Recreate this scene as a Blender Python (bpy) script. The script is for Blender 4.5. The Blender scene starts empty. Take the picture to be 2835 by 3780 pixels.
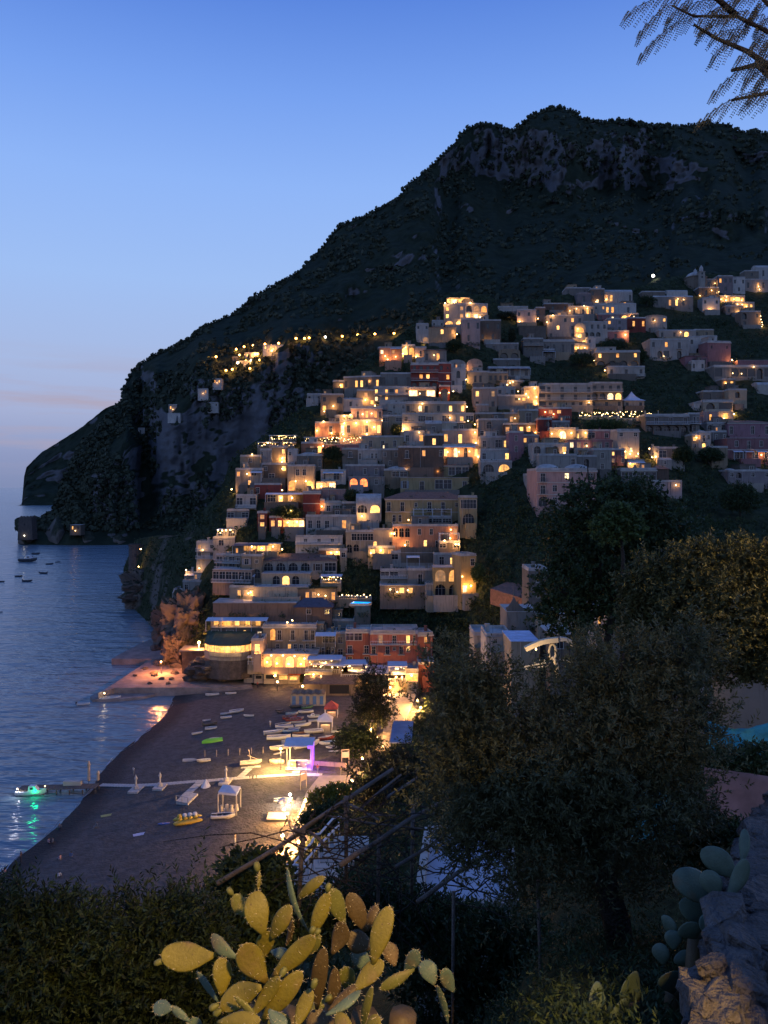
import bpy, bmesh, math, random
import numpy as np
from mathutils import Vector, Matrix, noise as mn
from mathutils.bvhtree import BVHTree

# ---------------------------------------------------------------- camera, sky, exposure
scene = bpy.context.scene
COL = scene.collection
H = 56.0                      # height of the viewpoint above the sea, metres
F, CX, HY = 2840.0, 1417.5, 1790.0
cam = bpy.data.cameras.new('camera')
cam_ob = bpy.data.objects.new('camera', cam)
COL.objects.link(cam_ob)
cam_ob.location = (0, 0, H)
cam_ob.rotation_euler = (math.pi / 2, 0, 0)
cam.sensor_fit = 'VERTICAL'
cam.sensor_height = 24.0
cam.sensor_width = 24.0
cam.lens = 24.0 * F / 3780.0
cam.shift_y = -(1890.0 - HY) / 3780.0
cam.clip_start = 0.05
cam.clip_end = 80000.0
scene.camera = cam_ob

world = bpy.data.worlds.new('World')
scene.world = world
world.use_nodes = True
wn, wl = world.node_tree.nodes, world.node_tree.links
bg = wn['Background']
tc = wn.new('ShaderNodeTexCoord')
sep = wn.new('ShaderNodeSeparateXYZ')
wl.new(tc.outputs['Generated'], sep.inputs[0])
ramp = wn.new('ShaderNodeValToRGB')
wl.new(sep.outputs['Z'], ramp.inputs[0])
SKY = [(0.0, (0.22, 0.27, 0.46)), (0.035, (0.27, 0.32, 0.53)), (0.09, (0.38, 0.44, 0.67)), (0.15, (0.39, 0.495, 0.77)), (0.25, (0.35, 0.525, 0.90)),
       (0.36, (0.275, 0.465, 0.93)), (0.45, (0.185, 0.36, 0.87)), (0.54, (0.10, 0.235, 0.73)), (1.0, (0.045, 0.115, 0.42))]
el = ramp.color_ramp.elements
el[0].position, el[1].position = 0.0, 1.0
for p_, c_ in SKY[1:-1]:
    el.new(p_)
for e_, (p_, c_) in zip(el, SKY):
    e_.position = p_
    e_.color = c_ + (1,)
mp = wn.new('ShaderNodeMapping')
mp.inputs['Scale'].default_value = (1.3, 1.3, 16.0)
wl.new(tc.outputs['Generated'], mp.inputs[0])
cn = wn.new('ShaderNodeTexNoise')
cn.inputs['Scale'].default_value = 3.0
cn.inputs['Detail'].default_value = 7.0
cn.inputs['Roughness'].default_value = 0.55
wl.new(mp.outputs[0], cn.inputs['Vector'])
cr = wn.new('ShaderNodeMapRange')
cr.inputs[1].default_value, cr.inputs[2].default_value = 0.42, 0.62
cr.inputs[3].default_value, cr.inputs[4].default_value = 0.0, 0.85
wl.new(cn.outputs['Fac'], cr.inputs[0])
band = wn.new('ShaderNodeValToRGB')          # thin cloud bank low above the sea
wl.new(sep.outputs['Z'], band.inputs[0])
be = band.color_ramp.elements
be[0].position, be[0].color = 0.01, (0, 0, 0, 1)
be[1].position, be[1].color = 0.17, (0, 0, 0, 1)
for p_, g_ in ((0.05, 0.9), (0.10, 1.0), (0.14, 0.35)):
    b_ = be.new(p_)
    b_.color = (g_, g_, g_, 1)
mul = wn.new('ShaderNodeMath')
mul.operation = 'MULTIPLY'
wl.new(cr.outputs[0], mul.inputs[0])
wl.new(band.outputs[0], mul.inputs[1])
mixc = wn.new('ShaderNodeMix')
mixc.data_type = 'RGBA'
wl.new(mul.outputs[0], mixc.inputs[0])
wl.new(ramp.outputs[0], mixc.inputs[6])
mixc.inputs[7].default_value = (0.43, 0.37, 0.47, 1)
wl.new(mixc.outputs[2], bg.inputs[0])
bg.inputs[1].default_value = 1.0

vs = scene.view_settings
vs.view_transform = 'Standard'
vs.look = 'None'
vs.exposure = 0.0
vs.gamma = 1.0
vs.use_curve_mapping = False
scene.render.engine = 'CYCLES'
cy = scene.cycles
cy.use_denoising = True
cy.denoiser = 'OPENIMAGEDENOISE'
cy.max_bounces = 5
cy.diffuse_bounces = 3
cy.glossy_bounces = 2
cy.transmission_bounces = 2
cy.transparent_max_bounces = 4
cy.volume_bounces = 0
cy.sample_clamp_indirect = 3.0
cy.caustics_reflective = False
cy.caustics_refractive = False
cy.use_light_tree = True

RNG = random.Random(11)
rad = math.radians

# ---------------------------------------------------------------- helpers
def P(u, v, D):
    """point seen at photograph pixel (u, v) that lies D metres in front of the viewpoint"""
    return Vector(((u - CX) / F * D, D, H - (v - HY) / F * D))


def pix(p):
    return CX + p.x / p.y * F, HY - (p.z - H) / p.y * F


MATS = {}


def mat(name, col, rough=0.85, var=0.15, scale=1.2, bump=0.0, spec=0.3, emit=None, es=0.0, metal=0.0, stain=0.0, bscale=None, coat=0.0, orand=0.0):
    if name in MATS:
        return MATS[name]
    m = bpy.data.materials.new(name)
    m.use_nodes = True
    n, l = m.node_tree.nodes, m.node_tree.links
    b = n['Principled BSDF']
    b.inputs['Roughness'].default_value = rough
    b.inputs['Specular IOR Level'].default_value = spec
    b.inputs['Metallic'].default_value = metal
    b.inputs['Coat Weight'].default_value = coat
    b.inputs['Base Color'].default_value = tuple(col) + (1,)
    if var or bump:
        t = n.new('ShaderNodeTexCoord')
        oi = n.new('ShaderNodeObjectInfo')
        ad = n.new('ShaderNodeVectorMath')
        ad.operation = 'ADD'
        l.new(t.outputs['Object'], ad.inputs[0])
        l.new(oi.outputs['Random'], ad.inputs[1])
        nz = n.new('ShaderNodeTexNoise')
        nz.inputs['Scale'].default_value = scale
        nz.inputs['Detail'].default_value = 6
        nz.inputs['Roughness'].default_value = 0.6
        l.new(ad.outputs[0], nz.inputs['Vector'])
    if var:
        r = n.new('ShaderNodeValToRGB')
        r.color_ramp.elements[0].position, r.color_ramp.elements[1].position = 0.3, 0.7
        r.color_ramp.elements[0].color = tuple(max(0, c * (1 - var)) for c in col) + (1,)
        r.color_ramp.elements[1].color = tuple(min(1, c * (1 + var)) for c in col) + (1,)
        l.new(nz.outputs['Fac'], r.inputs[0])
        out = r.outputs[0]
        if stain:
            mpn = n.new('ShaderNodeMapping')
            mpn.inputs['Scale'].default_value = (2.2, 2.2, 0.25)
            l.new(ad.outputs[0], mpn.inputs[0])
            n2 = n.new('ShaderNodeTexNoise')
            n2.inputs['Scale'].default_value = 1.0
            n2.inputs['Detail'].default_value = 5
            l.new(mpn.outputs[0], n2.inputs['Vector'])
            r2 = n.new('ShaderNodeMapRange')
            r2.inputs[1].default_value, r2.inputs[2].default_value = 0.52, 0.75
            r2.inputs[3].default_value, r2.inputs[4].default_value = 0.0, stain
            l.new(n2.outputs['Fac'], r2.inputs[0])
            mx = n.new('ShaderNodeMix')
            mx.data_type = 'RGBA'
            l.new(r2.outputs[0], mx.inputs[0])
            l.new(out, mx.inputs[6])
            mx.inputs[7].default_value = tuple(c * 0.42 for c in col) + (1,)
            out = mx.outputs[2]
        if orand:
            hv = n.new('ShaderNodeHueSaturation')
            mr_ = n.new('ShaderNodeMapRange')
            mr_.inputs[3].default_value, mr_.inputs[4].default_value = 1 - orand, 1 + orand * 0.45
            l.new(oi.outputs['Random'], mr_.inputs[0])
            l.new(mr_.outputs[0], hv.inputs['Value'])
            l.new(out, hv.inputs['Color'])
            out = hv.outputs[0]
        l.new(out, b.inputs['Base Color'])
    if bump:
        nb = n.new('ShaderNodeTexNoise')
        nb.inputs['Scale'].default_value = bscale or scale * 3
        nb.inputs['Detail'].default_value = 6
        l.new(t.outputs['Object'], nb.inputs['Vector'])
        bp = n.new('ShaderNodeBump')
        bp.inputs['Strength'].default_value = bump
        bp.inputs['Distance'].default_value = 0.3
        l.new(nb.outputs['Fac'], bp.inputs['Height'])
        l.new(bp.outputs[0], b.inputs['Normal'])
    if emit:
        b.inputs['Emission Color'].default_value = tuple(emit) + (1,)
        b.inputs['Emission Strength'].default_value = es
    MATS[name] = m
    return m


def lit_mat(name, col, strength):
    """a lit room behind its window: uneven warm light"""
    if name in MATS:
        return MATS[name]
    m = bpy.data.materials.new(name)
    m.use_nodes = True
    n, l = m.node_tree.nodes, m.node_tree.links
    b = n['Principled BSDF']
    b.inputs['Base Color'].default_value = (0.3, 0.2, 0.1, 1)
    b.inputs['Roughness'].default_value = 0.4
    t = n.new('ShaderNodeTexCoord')
    oi = n.new('ShaderNodeObjectInfo')
    ad = n.new('ShaderNodeVectorMath')
    ad.operation = 'ADD'
    l.new(t.outputs['Object'], ad.inputs[0])
    sc_ = n.new('ShaderNodeVectorMath')
    sc_.operation = 'SCALE'
    sc_.inputs[3].default_value = 40
    cb = n.new('ShaderNodeCombineXYZ')
    l.new(oi.outputs['Random'], cb.inputs[0])
    l.new(cb.outputs[0], sc_.inputs[0])
    l.new(sc_.outputs[0], ad.inputs[1])
    nz = n.new('ShaderNodeTexNoise')
    nz.inputs['Scale'].default_value = 1.1
    nz.inputs['Detail'].default_value = 3
    l.new(ad.outputs[0], nz.inputs['Vector'])
    mr = n.new('ShaderNodeMapRange')
    mr.inputs[1].default_value, mr.inputs[2].default_value = 0.3, 0.7
    mr.inputs[3].default_value, mr.inputs[4].default_value = strength * 0.4, strength * 1.5
    l.new(nz.outputs['Fac'], mr.inputs[0])
    b.inputs['Emission Color'].default_value = tuple(col) + (1,)
    l.new(mr.outputs[0], b.inputs['Emission Strength'])
    MATS[name] = m
    return m


class MB:
    """collects faces; build() links them as one mesh object"""
    def __init__(s):
        s.v, s.f, s.mi, s.cur = [], [], [], 0

    def add(s, vs_, fs_):
        o = len(s.v)
        s.v += [tuple(p) for p in vs_]
        s.f += [tuple(i + o for i in f) for f in fs_]
        s.mi += [s.cur] * len(fs_)

    def quad(s, a, b, c, d):
        s.add([a, b, c, d], [(0, 1, 2, 3)])

    def box(s, x0, x1, y0, y1, z0, z1, M=None):
        vs_ = [Vector(p) for p in ((x0, y0, z0), (x1, y0, z0), (x1, y1, z0), (x0, y1, z0), (x0, y0, z1), (x1, y0, z1), (x1, y1, z1), (x0, y1, z1))]
        if M is not None:
            vs_ = [M @ p for p in vs_]
        s.add(vs_, [(0, 3, 2, 1), (4, 5, 6, 7), (0, 1, 5, 4), (1, 2, 6, 5), (2, 3, 7, 6), (3, 0, 4, 7)])
        return s

    def tube(s, pts, r, n=6, cap=True):
        pts = [Vector(p) for p in pts]
        rs = r if isinstance(r, (list, tuple)) else [r] * len(pts)
        o = len(s.v)
        ref = Vector((0.31, 0.21, 0.93)).normalized()
        vs_ = []
        for i, p in enumerate(pts):
            t = (pts[min(i + 1, len(pts) - 1)] - pts[max(i - 1, 0)])
            t = t.normalized() if t.length > 1e-9 else Vector((0, 0, 1))
            a = t.cross(ref)
            if a.length < 0.05:
                a = t.cross(Vector((1, 0, 0)))
            a.normalize()
            b = t.cross(a)
            for k in range(n):
                an = 2 * math.pi * k / n
                vs_.append(p + (a * math.cos(an) + b * math.sin(an)) * rs[i])
        fs_ = []
        for i in range(len(pts) - 1):
            for k in range(n):
                k2 = (k + 1) % n
                fs_.append((i * n + k, i * n + k2, (i + 1) * n + k2, (i + 1) * n + k))
        if cap:
            fs_.append(tuple(range(n - 1, -1, -1)))
            fs_.append(tuple((len(pts) - 1) * n + k for k in range(n)))
        s.add(vs_, fs_)
        return s

    def lathe(s, prof, n=12, c=(0, 0, 0), sx=1, sy=1):
        vs_, fs_ = [], []
        for r, z in prof:
            for k in range(n):
                a = 2 * math.pi * k / n
                vs_.append((c[0] + r * math.cos(a) * sx, c[1] + r * math.sin(a) * sy, c[2] + z))
        for i in range(len(prof) - 1):
            for k in range(n):
                k2 = (k + 1) % n
                fs_.append((i * n + k, i * n + k2, (i + 1) * n + k2, (i + 1) * n + k))
        fs_.append(tuple(range(n - 1, -1, -1)))
        fs_.append(tuple((len(prof) - 1) * n + k for k in range(n)))
        s.add(vs_, fs_)
        return s

    def prism(s, pts, z0, z1):
        """extruded outline; z0 and z1 may be lists"""
        n = len(pts)
        a = z0 if isinstance(z0, (list, tuple)) else [z0] * n
        b = z1 if isinstance(z1, (list, tuple)) else [z1] * n
        vs_ = [(p[0], p[1], a[i]) for i, p in enumerate(pts)] + [(p[0], p[1], b[i]) for i, p in enumerate(pts)]
        fs_ = [tuple(range(n - 1, -1, -1)), tuple(range(n, 2 * n))] + [(i, (i + 1) % n, n + (i + 1) % n, n + i) for i in range(n)]
        s.add(vs_, fs_)
        return s

    def mesh(s, name, mats, smooth=False):
        me = bpy.data.meshes.new(name)
        me.from_pydata(s.v, [], s.f)
        for m in (mats if isinstance(mats, (list, tuple)) else [mats]):
            me.materials.append(m)
        if any(s.mi):
            me.polygons.foreach_set('material_index', s.mi)
        if smooth:
            me.polygons.foreach_set('use_smooth', [True] * len(s.f))
        me.update()
        return me

    def build(s, name, mats, parent=None, smooth=False, **kw):
        return link(name, s.mesh(name, mats, smooth), parent, **kw)


def link(name, data, parent=None, loc=None, rz=0.0, label=None, cat=None, group=None, kind=None):
    o = bpy.data.objects.new(name, data)
    COL.objects.link(o)
    if parent is not None:
        o.parent = parent
    if loc is not None:
        o.location = loc
    if rz:
        o.rotation_euler = (0, 0, rz)
    if label:
        o['label'] = label
    if cat:
        o['category'] = cat
    if group:
        o['group'] = group
    if kind:
        o['kind'] = kind
    return o


def thing(name, label, cat, loc=(0, 0, 0), rz=0.0, group=None):
    return link(name, None, None, loc, rz, label, cat, group)


def copy_tree(o, parent=None):
    c = o.copy()
    COL.objects.link(c)
    c.parent = parent
    for ch in list(o.children):
        copy_tree(ch, c)
    return c


def point_light(loc, watt, col=(1.0, 0.62, 0.28), r=0.25, parent=None):
    d = bpy.data.lights.new('lamp_light', 'POINT')
    d.energy = watt
    d.color = col
    d.shadow_soft_size = r
    o = bpy.data.objects.new('lamp_light', d)
    COL.objects.link(o)
    o.location = loc
    if parent is not None:
        o.parent = parent
    return o


def fbm(p, octv=4, lac=2.1, gain=0.5):
    a, s_, t = 1.0, 0.0, Vector(p)
    for _ in range(octv):
        s_ += a * mn.noise(t)
        t = t * lac
        a *= gain
    return s_


class TPS:
    """smooth depth over the picture through a few measured points"""
    def __init__(s, pts):
        p = np.array(pts, float)
        s.c = p[:, :2] / 1000.0
        n = len(p)
        A = np.zeros((n + 3, n + 3))
        A[:n, :n] = s.k(s.c, s.c) + np.eye(n) * 0.002
        A[:n, n] = 1
        A[:n, n + 1:] = s.c
        A[n:, :n] = A[:n, n:].T
        s.w = np.linalg.solve(A, np.concatenate([p[:, 2], np.zeros(3)]))

    @staticmethod
    def k(a, b):
        d = np.linalg.norm(a[:, None] - b[None], axis=2)
        return d * d * np.log(d + 1e-9)

    def __call__(s, u, v):
        q = np.array([[u, v]]) / 1000.0
        return float((s.k(q, s.c) @ s.w[:-3])[0] + s.w[-3] + q[0] @ s.w[-2:])

    def many(s, uv):
        q = np.asarray(uv, float) / 1000.0
        return s.k(q, s.c) @ s.w[:-3] + s.w[-3] + q @ s.w[-2:]


def interp(x, pts):
    xs, ys = zip(*pts)
    return float(np.interp(x, xs, ys))


# ---------------------------------------------------------------- materials
def scrub_material(name, green, dark, rock, rock_amt, sc1=0.012, sc2=0.09):
    m = bpy.data.materials.new(name)
    m.use_nodes = True
    n, l = m.node_tree.nodes, m.node_tree.links
    b = n['Principled BSDF']
    b.inputs['Roughness'].default_value = 1.0
    b.inputs['Specular IOR Level'].default_value = 0.05
    t = n.new('ShaderNodeTexCoord')
    ge = n.new('ShaderNodeNewGeometry')
    sp = n.new('ShaderNodeSeparateXYZ')
    l.new(ge.outputs['Normal'], sp.inputs[0])
    n1 = n.new('ShaderNodeTexNoise')
    n1.inputs['Scale'].default_value = sc1
    n1.inputs['Detail'].default_value = 8
    mq = n.new('ShaderNodeMapping')
    mq.inputs['Scale'].default_value = (1.0, 1.0, 0.55)
    l.new(t.outputs['Object'], mq.inputs[0])
    l.new(mq.outputs[0], n1.inputs['Vector'])
    n2 = n.new('ShaderNodeTexNoise')
    n2.inputs['Scale'].default_value = sc2
    n2.inputs['Detail'].default_value = 6
    l.new(t.outputs['Object'], n2.inputs['Vector'])
    r = n.new('ShaderNodeValToRGB')
    r.color_ramp.elements[0].position, r.color_ramp.elements[1].position = 0.35, 0.65
    r.color_ramp.elements[0].color = dark + (1,)
    r.color_ramp.elements[1].color = green + (1,)
    l.new(n2.outputs['Fac'], r.inputs[0])
    ma = n.new('ShaderNodeMath')
    ma.operation = 'MULTIPLY_ADD'
    l.new(sp.outputs['Z'], ma.inputs[0])
    ma.inputs[1].default_value = -0.55
    l.new(n1.outputs['Fac'], ma.inputs[2])
    mr = n.new('ShaderNodeMapRange')
    mr.inputs[1].default_value, mr.inputs[2].default_value = 0.36 - rock_amt, 0.48 - rock_amt
    l.new(ma.outputs[0], mr.inputs[0])
    mx = n.new('ShaderNodeMix')
    mx.data_type = 'RGBA'
    l.new(mr.outputs[0], mx.inputs[0])
    l.new(r.outputs[0], mx.inputs[6])
    mx.inputs[7].default_value = rock + (1,)
    l.new(mx.outputs[2], b.inputs['Base Color'])
    bp = n.new('ShaderNodeBump')
    bp.inputs['Strength'].default_value = 1.0
    bp.inputs['Distance'].default_value = 0.25 / sc2
    l.new(n2.outputs['Fac'], bp.inputs['Height'])
    l.new(bp.outputs[0], b.inputs['Normal'])
    MATS[name] = m
    return m


M_MOUNT = scrub_material('mountain_scrub', (0.032, 0.040, 0.024), (0.02, 0.026, 0.016), (0.125, 0.125, 0.13), 0.05, 0.009, 0.06)
M_HILL = scrub_material('hillside_scrub', (0.045, 0.055, 0.028), (0.02, 0.026, 0.014), (0.12, 0.105, 0.09), -0.02, 0.05, 0.4)
M_CLIFF = scrub_material('cliff_rock', (0.06, 0.06, 0.04), (0.03, 0.035, 0.022), (0.14, 0.12, 0.10), 0.18, 0.05, 0.35)
M_EARTH = scrub_material('slope_earth', (0.035, 0.045, 0.02), (0.015, 0.02, 0.01), (0.07, 0.06, 0.045), -0.1, 0.6, 3.0)


def leaf_mat(name, col, var=0.5, trans=0.25, rough=0.6):
    m = bpy.data.materials.new(name)
    m.use_nodes = True
    n, l = m.node_tree.nodes, m.node_tree.links
    b = n['Principled BSDF']
    b.inputs['Roughness'].default_value = rough
    b.inputs['Specular IOR Level'].default_value = 0.25
    ge = n.new('ShaderNodeNewGeometry')
    r = n.new('ShaderNodeValToRGB')
    r.color_ramp.elements[0].color = tuple(c * (1 - var) for c in col) + (1,)
    r.color_ramp.elements[1].color = tuple(c * (1 + var) for c in col) + (1,)
    l.new(ge.outputs['Random Per Island'], r.inputs[0])
    l.new(r.outputs[0], b.inputs['Base Color'])
    if trans:
        tr = n.new('ShaderNodeBsdfTranslucent')
        l.new(r.outputs[0], tr.inputs['Color'])
        mx = n.new('ShaderNodeMixShader')
        mx.inputs[0].default_value = trans
        l.new(b.outputs[0], mx.inputs[1])
        l.new(tr.outputs[0], mx.inputs[2])
        l.new(mx.outputs[0], n['Material Output'].inputs[0])
    MATS[name] = m
    return m


PAINT = {
    'white': (0.53, 0.48, 0.41), 'pale': (0.42, 0.37, 0.30), 'grey': (0.25, 0.22, 0.185), 'stone': (0.22, 0.175, 0.13),
    'beige': (0.40, 0.31, 0.20), 'cream': (0.49, 0.41, 0.29), 'yellow': (0.42, 0.32, 0.16), 'ochre': (0.46, 0.31, 0.13), 'pink': (0.48, 0.30, 0.25),
    'rose': (0.38, 0.19, 0.18), 'mauve': (0.31, 0.17, 0.18), 'red': (0.32, 0.075, 0.055), 'coral': (0.54, 0.18, 0.11), 'salmon': (0.54, 0.27, 0.16),
    'brown': (0.22, 0.145, 0.10), 'peach': (0.55, 0.38, 0.27), 'violet': (0.36, 0.30, 0.28),
}


def paint(c):
    return mat('plaster_' + c, tuple(0.72 * k for k in PAINT[c]), 0.9, 0.14, 0.35, bump=0.08, bscale=6, stain=0.8, orand=0.38)


M_TRIM = mat('white_trim', (0.44, 0.40, 0.34), 0.8, 0.1, 1.0)
M_ROOF = mat('pale_roof', (0.36, 0.34, 0.31), 0.9, 0.35, 0.4, stain=0.4)
M_TILE = mat('clay_roof', (0.22, 0.115, 0.08), 0.9, 0.35, 1.5, bump=0.5, bscale=5)
M_DTILE = mat('dark_roof', (0.12, 0.085, 0.07), 0.9, 0.35, 1.5, bump=0.5, bscale=5)
M_SLATE = mat('slate_roof', (0.07, 0.075, 0.10), 0.8, 0.2, 1.0)
M_AWN = mat('canvas', (0.55, 0.56, 0.60), 0.85, 0.1, 0.6)
M_GLASS = mat('dark_glass', (0.022, 0.024, 0.03), 0.12, 0, spec=0.5)
M_FRAME = mat('window_frame', (0.36, 0.33, 0.30), 0.6, 0.1)
M_BROWN = mat('brown_frame', (0.10, 0.06, 0.04), 0.6, 0.2)
M_IRON = mat('dark_iron', (0.05, 0.05, 0.055), 0.6, 0.2)
M_WIRON = mat('white_iron', (0.55, 0.55, 0.56), 0.5, 0.1)
M_WOOD = mat('old_wood', (0.13, 0.105, 0.085), 0.9, 0.35, 4.0, bump=0.4, bscale=30)
M_TAN = mat('light_wood', (0.42, 0.33, 0.25), 0.8, 0.2, 2.0)
LIT = [lit_mat('lit_window_bright', (1.0, 0.52, 0.13), 2.6), lit_mat('lit_window_warm', (1.0, 0.45, 0.10), 1.5), lit_mat('lit_window_dim', (1.0, 0.42, 0.12), 0.7)]
LIT_ALT = [lit_mat('lit_window_pale', (1.0, 0.74, 0.40), 1.9), lit_mat('lit_window_amber', (1.0, 0.38, 0.07), 1.3), lit_mat('lit_window_faint', (1.0, 0.5, 0.2), 0.35)]
M_ORANGE = lit_mat('lit_orange', (1.0, 0.22, 0.05), 2.2)
M_GLOBE = mat('lamp_globe', (0.9, 0.8, 0.6), 0.5, 0, emit=(1.0, 0.66, 0.28), es=7.0)
M_GLOBEW = mat('cool_lamp_globe', (0.9, 0.9, 0.9), 0.5, 0, emit=(1.0, 0.92, 0.75), es=9.0)

# ---------------------------------------------------------------- sea
def sea_material():
    m = bpy.data.materials.new('sea_water')
    m.use_nodes = True
    n, l = m.node_tree.nodes, m.node_tree.links
    b = n['Principled BSDF']
    b.inputs['Base Color'].default_value = (0.16, 0.215, 0.245, 1)
    b.inputs['Roughness'].default_value = 0.2
    b.inputs['IOR'].default_value = 1.33
    t = n.new('ShaderNodeTexCoord')
    mp_ = n.new('ShaderNodeMapping')
    mp_.inputs['Rotation'].default_value = (0, 0, rad(12))
    mp_.inputs['Scale'].default_value = (0.42, 1.0, 1.0)
    l.new(t.outputs['Object'], mp_.inputs[0])
    hs = []
    for s_, st in ((0.05, 1.0), (0.2, 0.55), (0.8, 0.2)):
        nz = n.new('ShaderNodeTexNoise')
        nz.inputs['Scale'].default_value = s_
        nz.inputs['Detail'].default_value = 3
        l.new(mp_.outputs[0], nz.inputs['Vector'])
        mu = n.new('ShaderNodeMath')
        mu.operation = 'MULTIPLY'
        mu.inputs[1].default_value = st
        l.new(nz.outputs['Fac'], mu.inputs[0])
        hs.append(mu.outputs[0])
    a1 = n.new('ShaderNodeMath')
    l.new(hs[0], a1.inputs[0])
    l.new(hs[1], a1.inputs[1])
    a2 = n.new('ShaderNodeMath')
    l.new(a1.outputs[0], a2.inputs[0])
    l.new(hs[2], a2.inputs[1])
    bp = n.new('ShaderNodeBump')
    bp.inputs['Strength'].default_value = 0.75
    bp.inputs['Distance'].default_value = 2.4
    l.new(a2.outputs[0], bp.inputs['Height'])
    l.new(bp.outputs[0], b.inputs['Normal'])
    return m


mb = MB()
S = 15000.0
mb.quad((-S, -2000, 0), (S, -2000, 0), (S, S, 0), (-S, S, 0))
mb.build('sea', sea_material(), kind='structure')

# ---------------------------------------------------------------- town hillside (depth measured over the picture)
DG = TPS([
    (1300, 2512, 207), (1300, 2393, 215), (1300, 2222, 228), (1300, 2051, 240), (1300, 1880, 255), (1300, 1709, 275), (1300, 1538, 300),
    (1400, 1367, 325), (1500, 1196, 355), (1650, 1094, 380), (1000, 2512, 208), (1000, 2222, 230), (1000, 1880, 258), (1000, 1709, 277),
    (1150, 1538, 302), (1600, 2450, 207), (1650, 2222, 222), (1700, 1880, 250), (1700, 1709, 272), (1700, 1538, 300), (1700, 1367, 328),
    (750, 2400, 222), (750, 2222, 240), (750, 2050, 256), (850, 1880, 262), (850, 1709, 282), (640, 2250, 262), (640, 2100, 285),
    (560, 2235, 320), (470, 2235, 358), (480, 2050, 385), (500, 1950, 400),
    (2050, 2400, 152), (2050, 2250, 170), (2050, 2100, 192), (2050, 1900, 222), (2000, 1700, 255), (2000, 1600, 276), (2000, 1500, 308),
    (2000, 1400, 340), (2000, 1300, 362), (2000, 1200, 383), (2000, 1080, 412), (2400, 1900, 235), (2400, 1700, 262), (2400, 1500, 318),
    (2400, 1300, 370), (2400, 1100, 425), (2400, 1000, 460), (2835, 1900, 240), (2835, 1750, 270), (2835, 1550, 310), (2835, 1400, 345),
    (2835, 1200, 405), (2835, 1000, 490), (1850, 2300, 195), (1800, 2450, 190)])
U_LEFT = [(980, 1640), (1080, 1640), (1100, 1635), (1190, 1540), (1310, 1370), (1450, 1200), (1530, 1080), (1640, 880), (1700, 850), (1800, 820),
          (1900, 740), (1965, 650), (1990, 500), (2100, 455), (2235, 462), (2260, 480), (2330, 590), (2420, 640), (2560, 640)]
V_TOP = [(0, 1980), (640, 1985), (860, 1690), (1640, 1085), (1800, 1090), (1830, 1130), (2100, 1085), (2350, 1065), (2500, 1020), (2900, 1000)]


def sheet(name, material, us, vs_, dfun, keep, disp, back=None, kind='structure'):
    """hillside sheet: grid over the view, each vertex at its own distance"""
    n, m = len(us[0]), len(vs_)
    uv = [(us[j][i], vs_[j]) for j in range(m) for i in range(n)]
    D = dfun(uv)
    pts = [P(u, v, d) for (u, v), d in zip(uv, D)]
    pts = [P(u, v, d * (1 + disp(p))) for (u, v), d, p in zip(uv, D, pts)]
    mb = MB()
    fs = []
    for j in range(m - 1):
        for i in range(n - 1):
            u, v = uv[j * n + i]
            if keep(u, v):
                fs.append((j * n + i, j * n + i + 1, (j + 1) * n + i + 1, (j + 1) * n + i))
    if back:
        extra = []
        for j in range(m):
            p = pts[j * n]
            extra.append(p + Vector((back[0], back[1], back[2])))
        o = len(pts)
        pts += extra
        for j in range(m - 1):
            if keep(*uv[j * n]):
                fs.append((o + j, j * n, (j + 1) * n, o + j + 1))
    mb.add(pts, fs)
    return mb.build(name, material, kind=kind, smooth=True)


vv = list(np.linspace(2600, 985, 190))
uu = [[interp(v, U_LEFT) + (2980 - interp(v, U_LEFT)) * s for s in np.linspace(0, 1, 150) ** 1.0] for v in vv]
sheet('hillside', M_HILL, uu, vv, lambda q: DG.many(q) + 1.2,
      lambda u, v: v > interp(u, V_TOP), lambda p: 0.006 * fbm(p * 0.06, 4) + 0.004 * mn.noise(p * 0.4), back=(-10, 140, -30))

# ---------------------------------------------------------------- mountain behind, with the coast cliffs
RIDGE = [(60, 1925), (150, 1915), (197, 1888), (240, 1760), (300, 1640), (393, 1538), (448, 1487), (461, 1418), (487, 1367), (564, 1316), (684, 1256), (752, 1205),
         (855, 1162), (957, 1085), (1094, 1008), (1196, 906), (1248, 837), (1367, 786), (1470, 735), (1504, 684), (1589, 615), (1675, 530),
         (1726, 470), (1794, 453), (1846, 465), (1880, 479), (1914, 470), (1965, 419), (2050, 397), (2119, 410), (2153, 441), (2222, 448),
         (2324, 444), (2393, 461), (2529, 465), (2597, 453), (2683, 458), (2734, 487), (2835, 492), (3000, 500)]
DM = TPS([(80, 2010, 725), (480, 2010, 720), (1200, 2010, 740), (2000, 2010, 720), (2835, 2010, 700), (230, 1800, 790), (480, 1700, 790),
          (900, 1700, 770), (1300, 1500, 780), (500, 1450, 960), (800, 1300, 880), (1100, 1260, 850), (1500, 1240, 810), (860, 1165, 1130),
          (1250, 840, 1350), (1700, 520, 1600), (2050, 400, 1750), (2835, 490, 1900), (1400, 1000, 1080), (1800, 1000, 950), (2300, 900, 950),
          (2835, 900, 950), (2000, 700, 1350), (2400, 1200, 650), (2835, 1200, 650)])
ts = np.linspace(0, 1, 170)
cols = list(np.linspace(70, 2980, 300))


def mountain_disp(p):
    q = p * 0.006
    return 0.055 * fbm(Vector((q.x, q.y * 0.5, q.z * 0.3)), 6, 2.1, 0.55) + 0.008 * fbm(Vector((p.x * 0.06, p.y * 0.04, p.z * 0.02)), 3)


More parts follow.
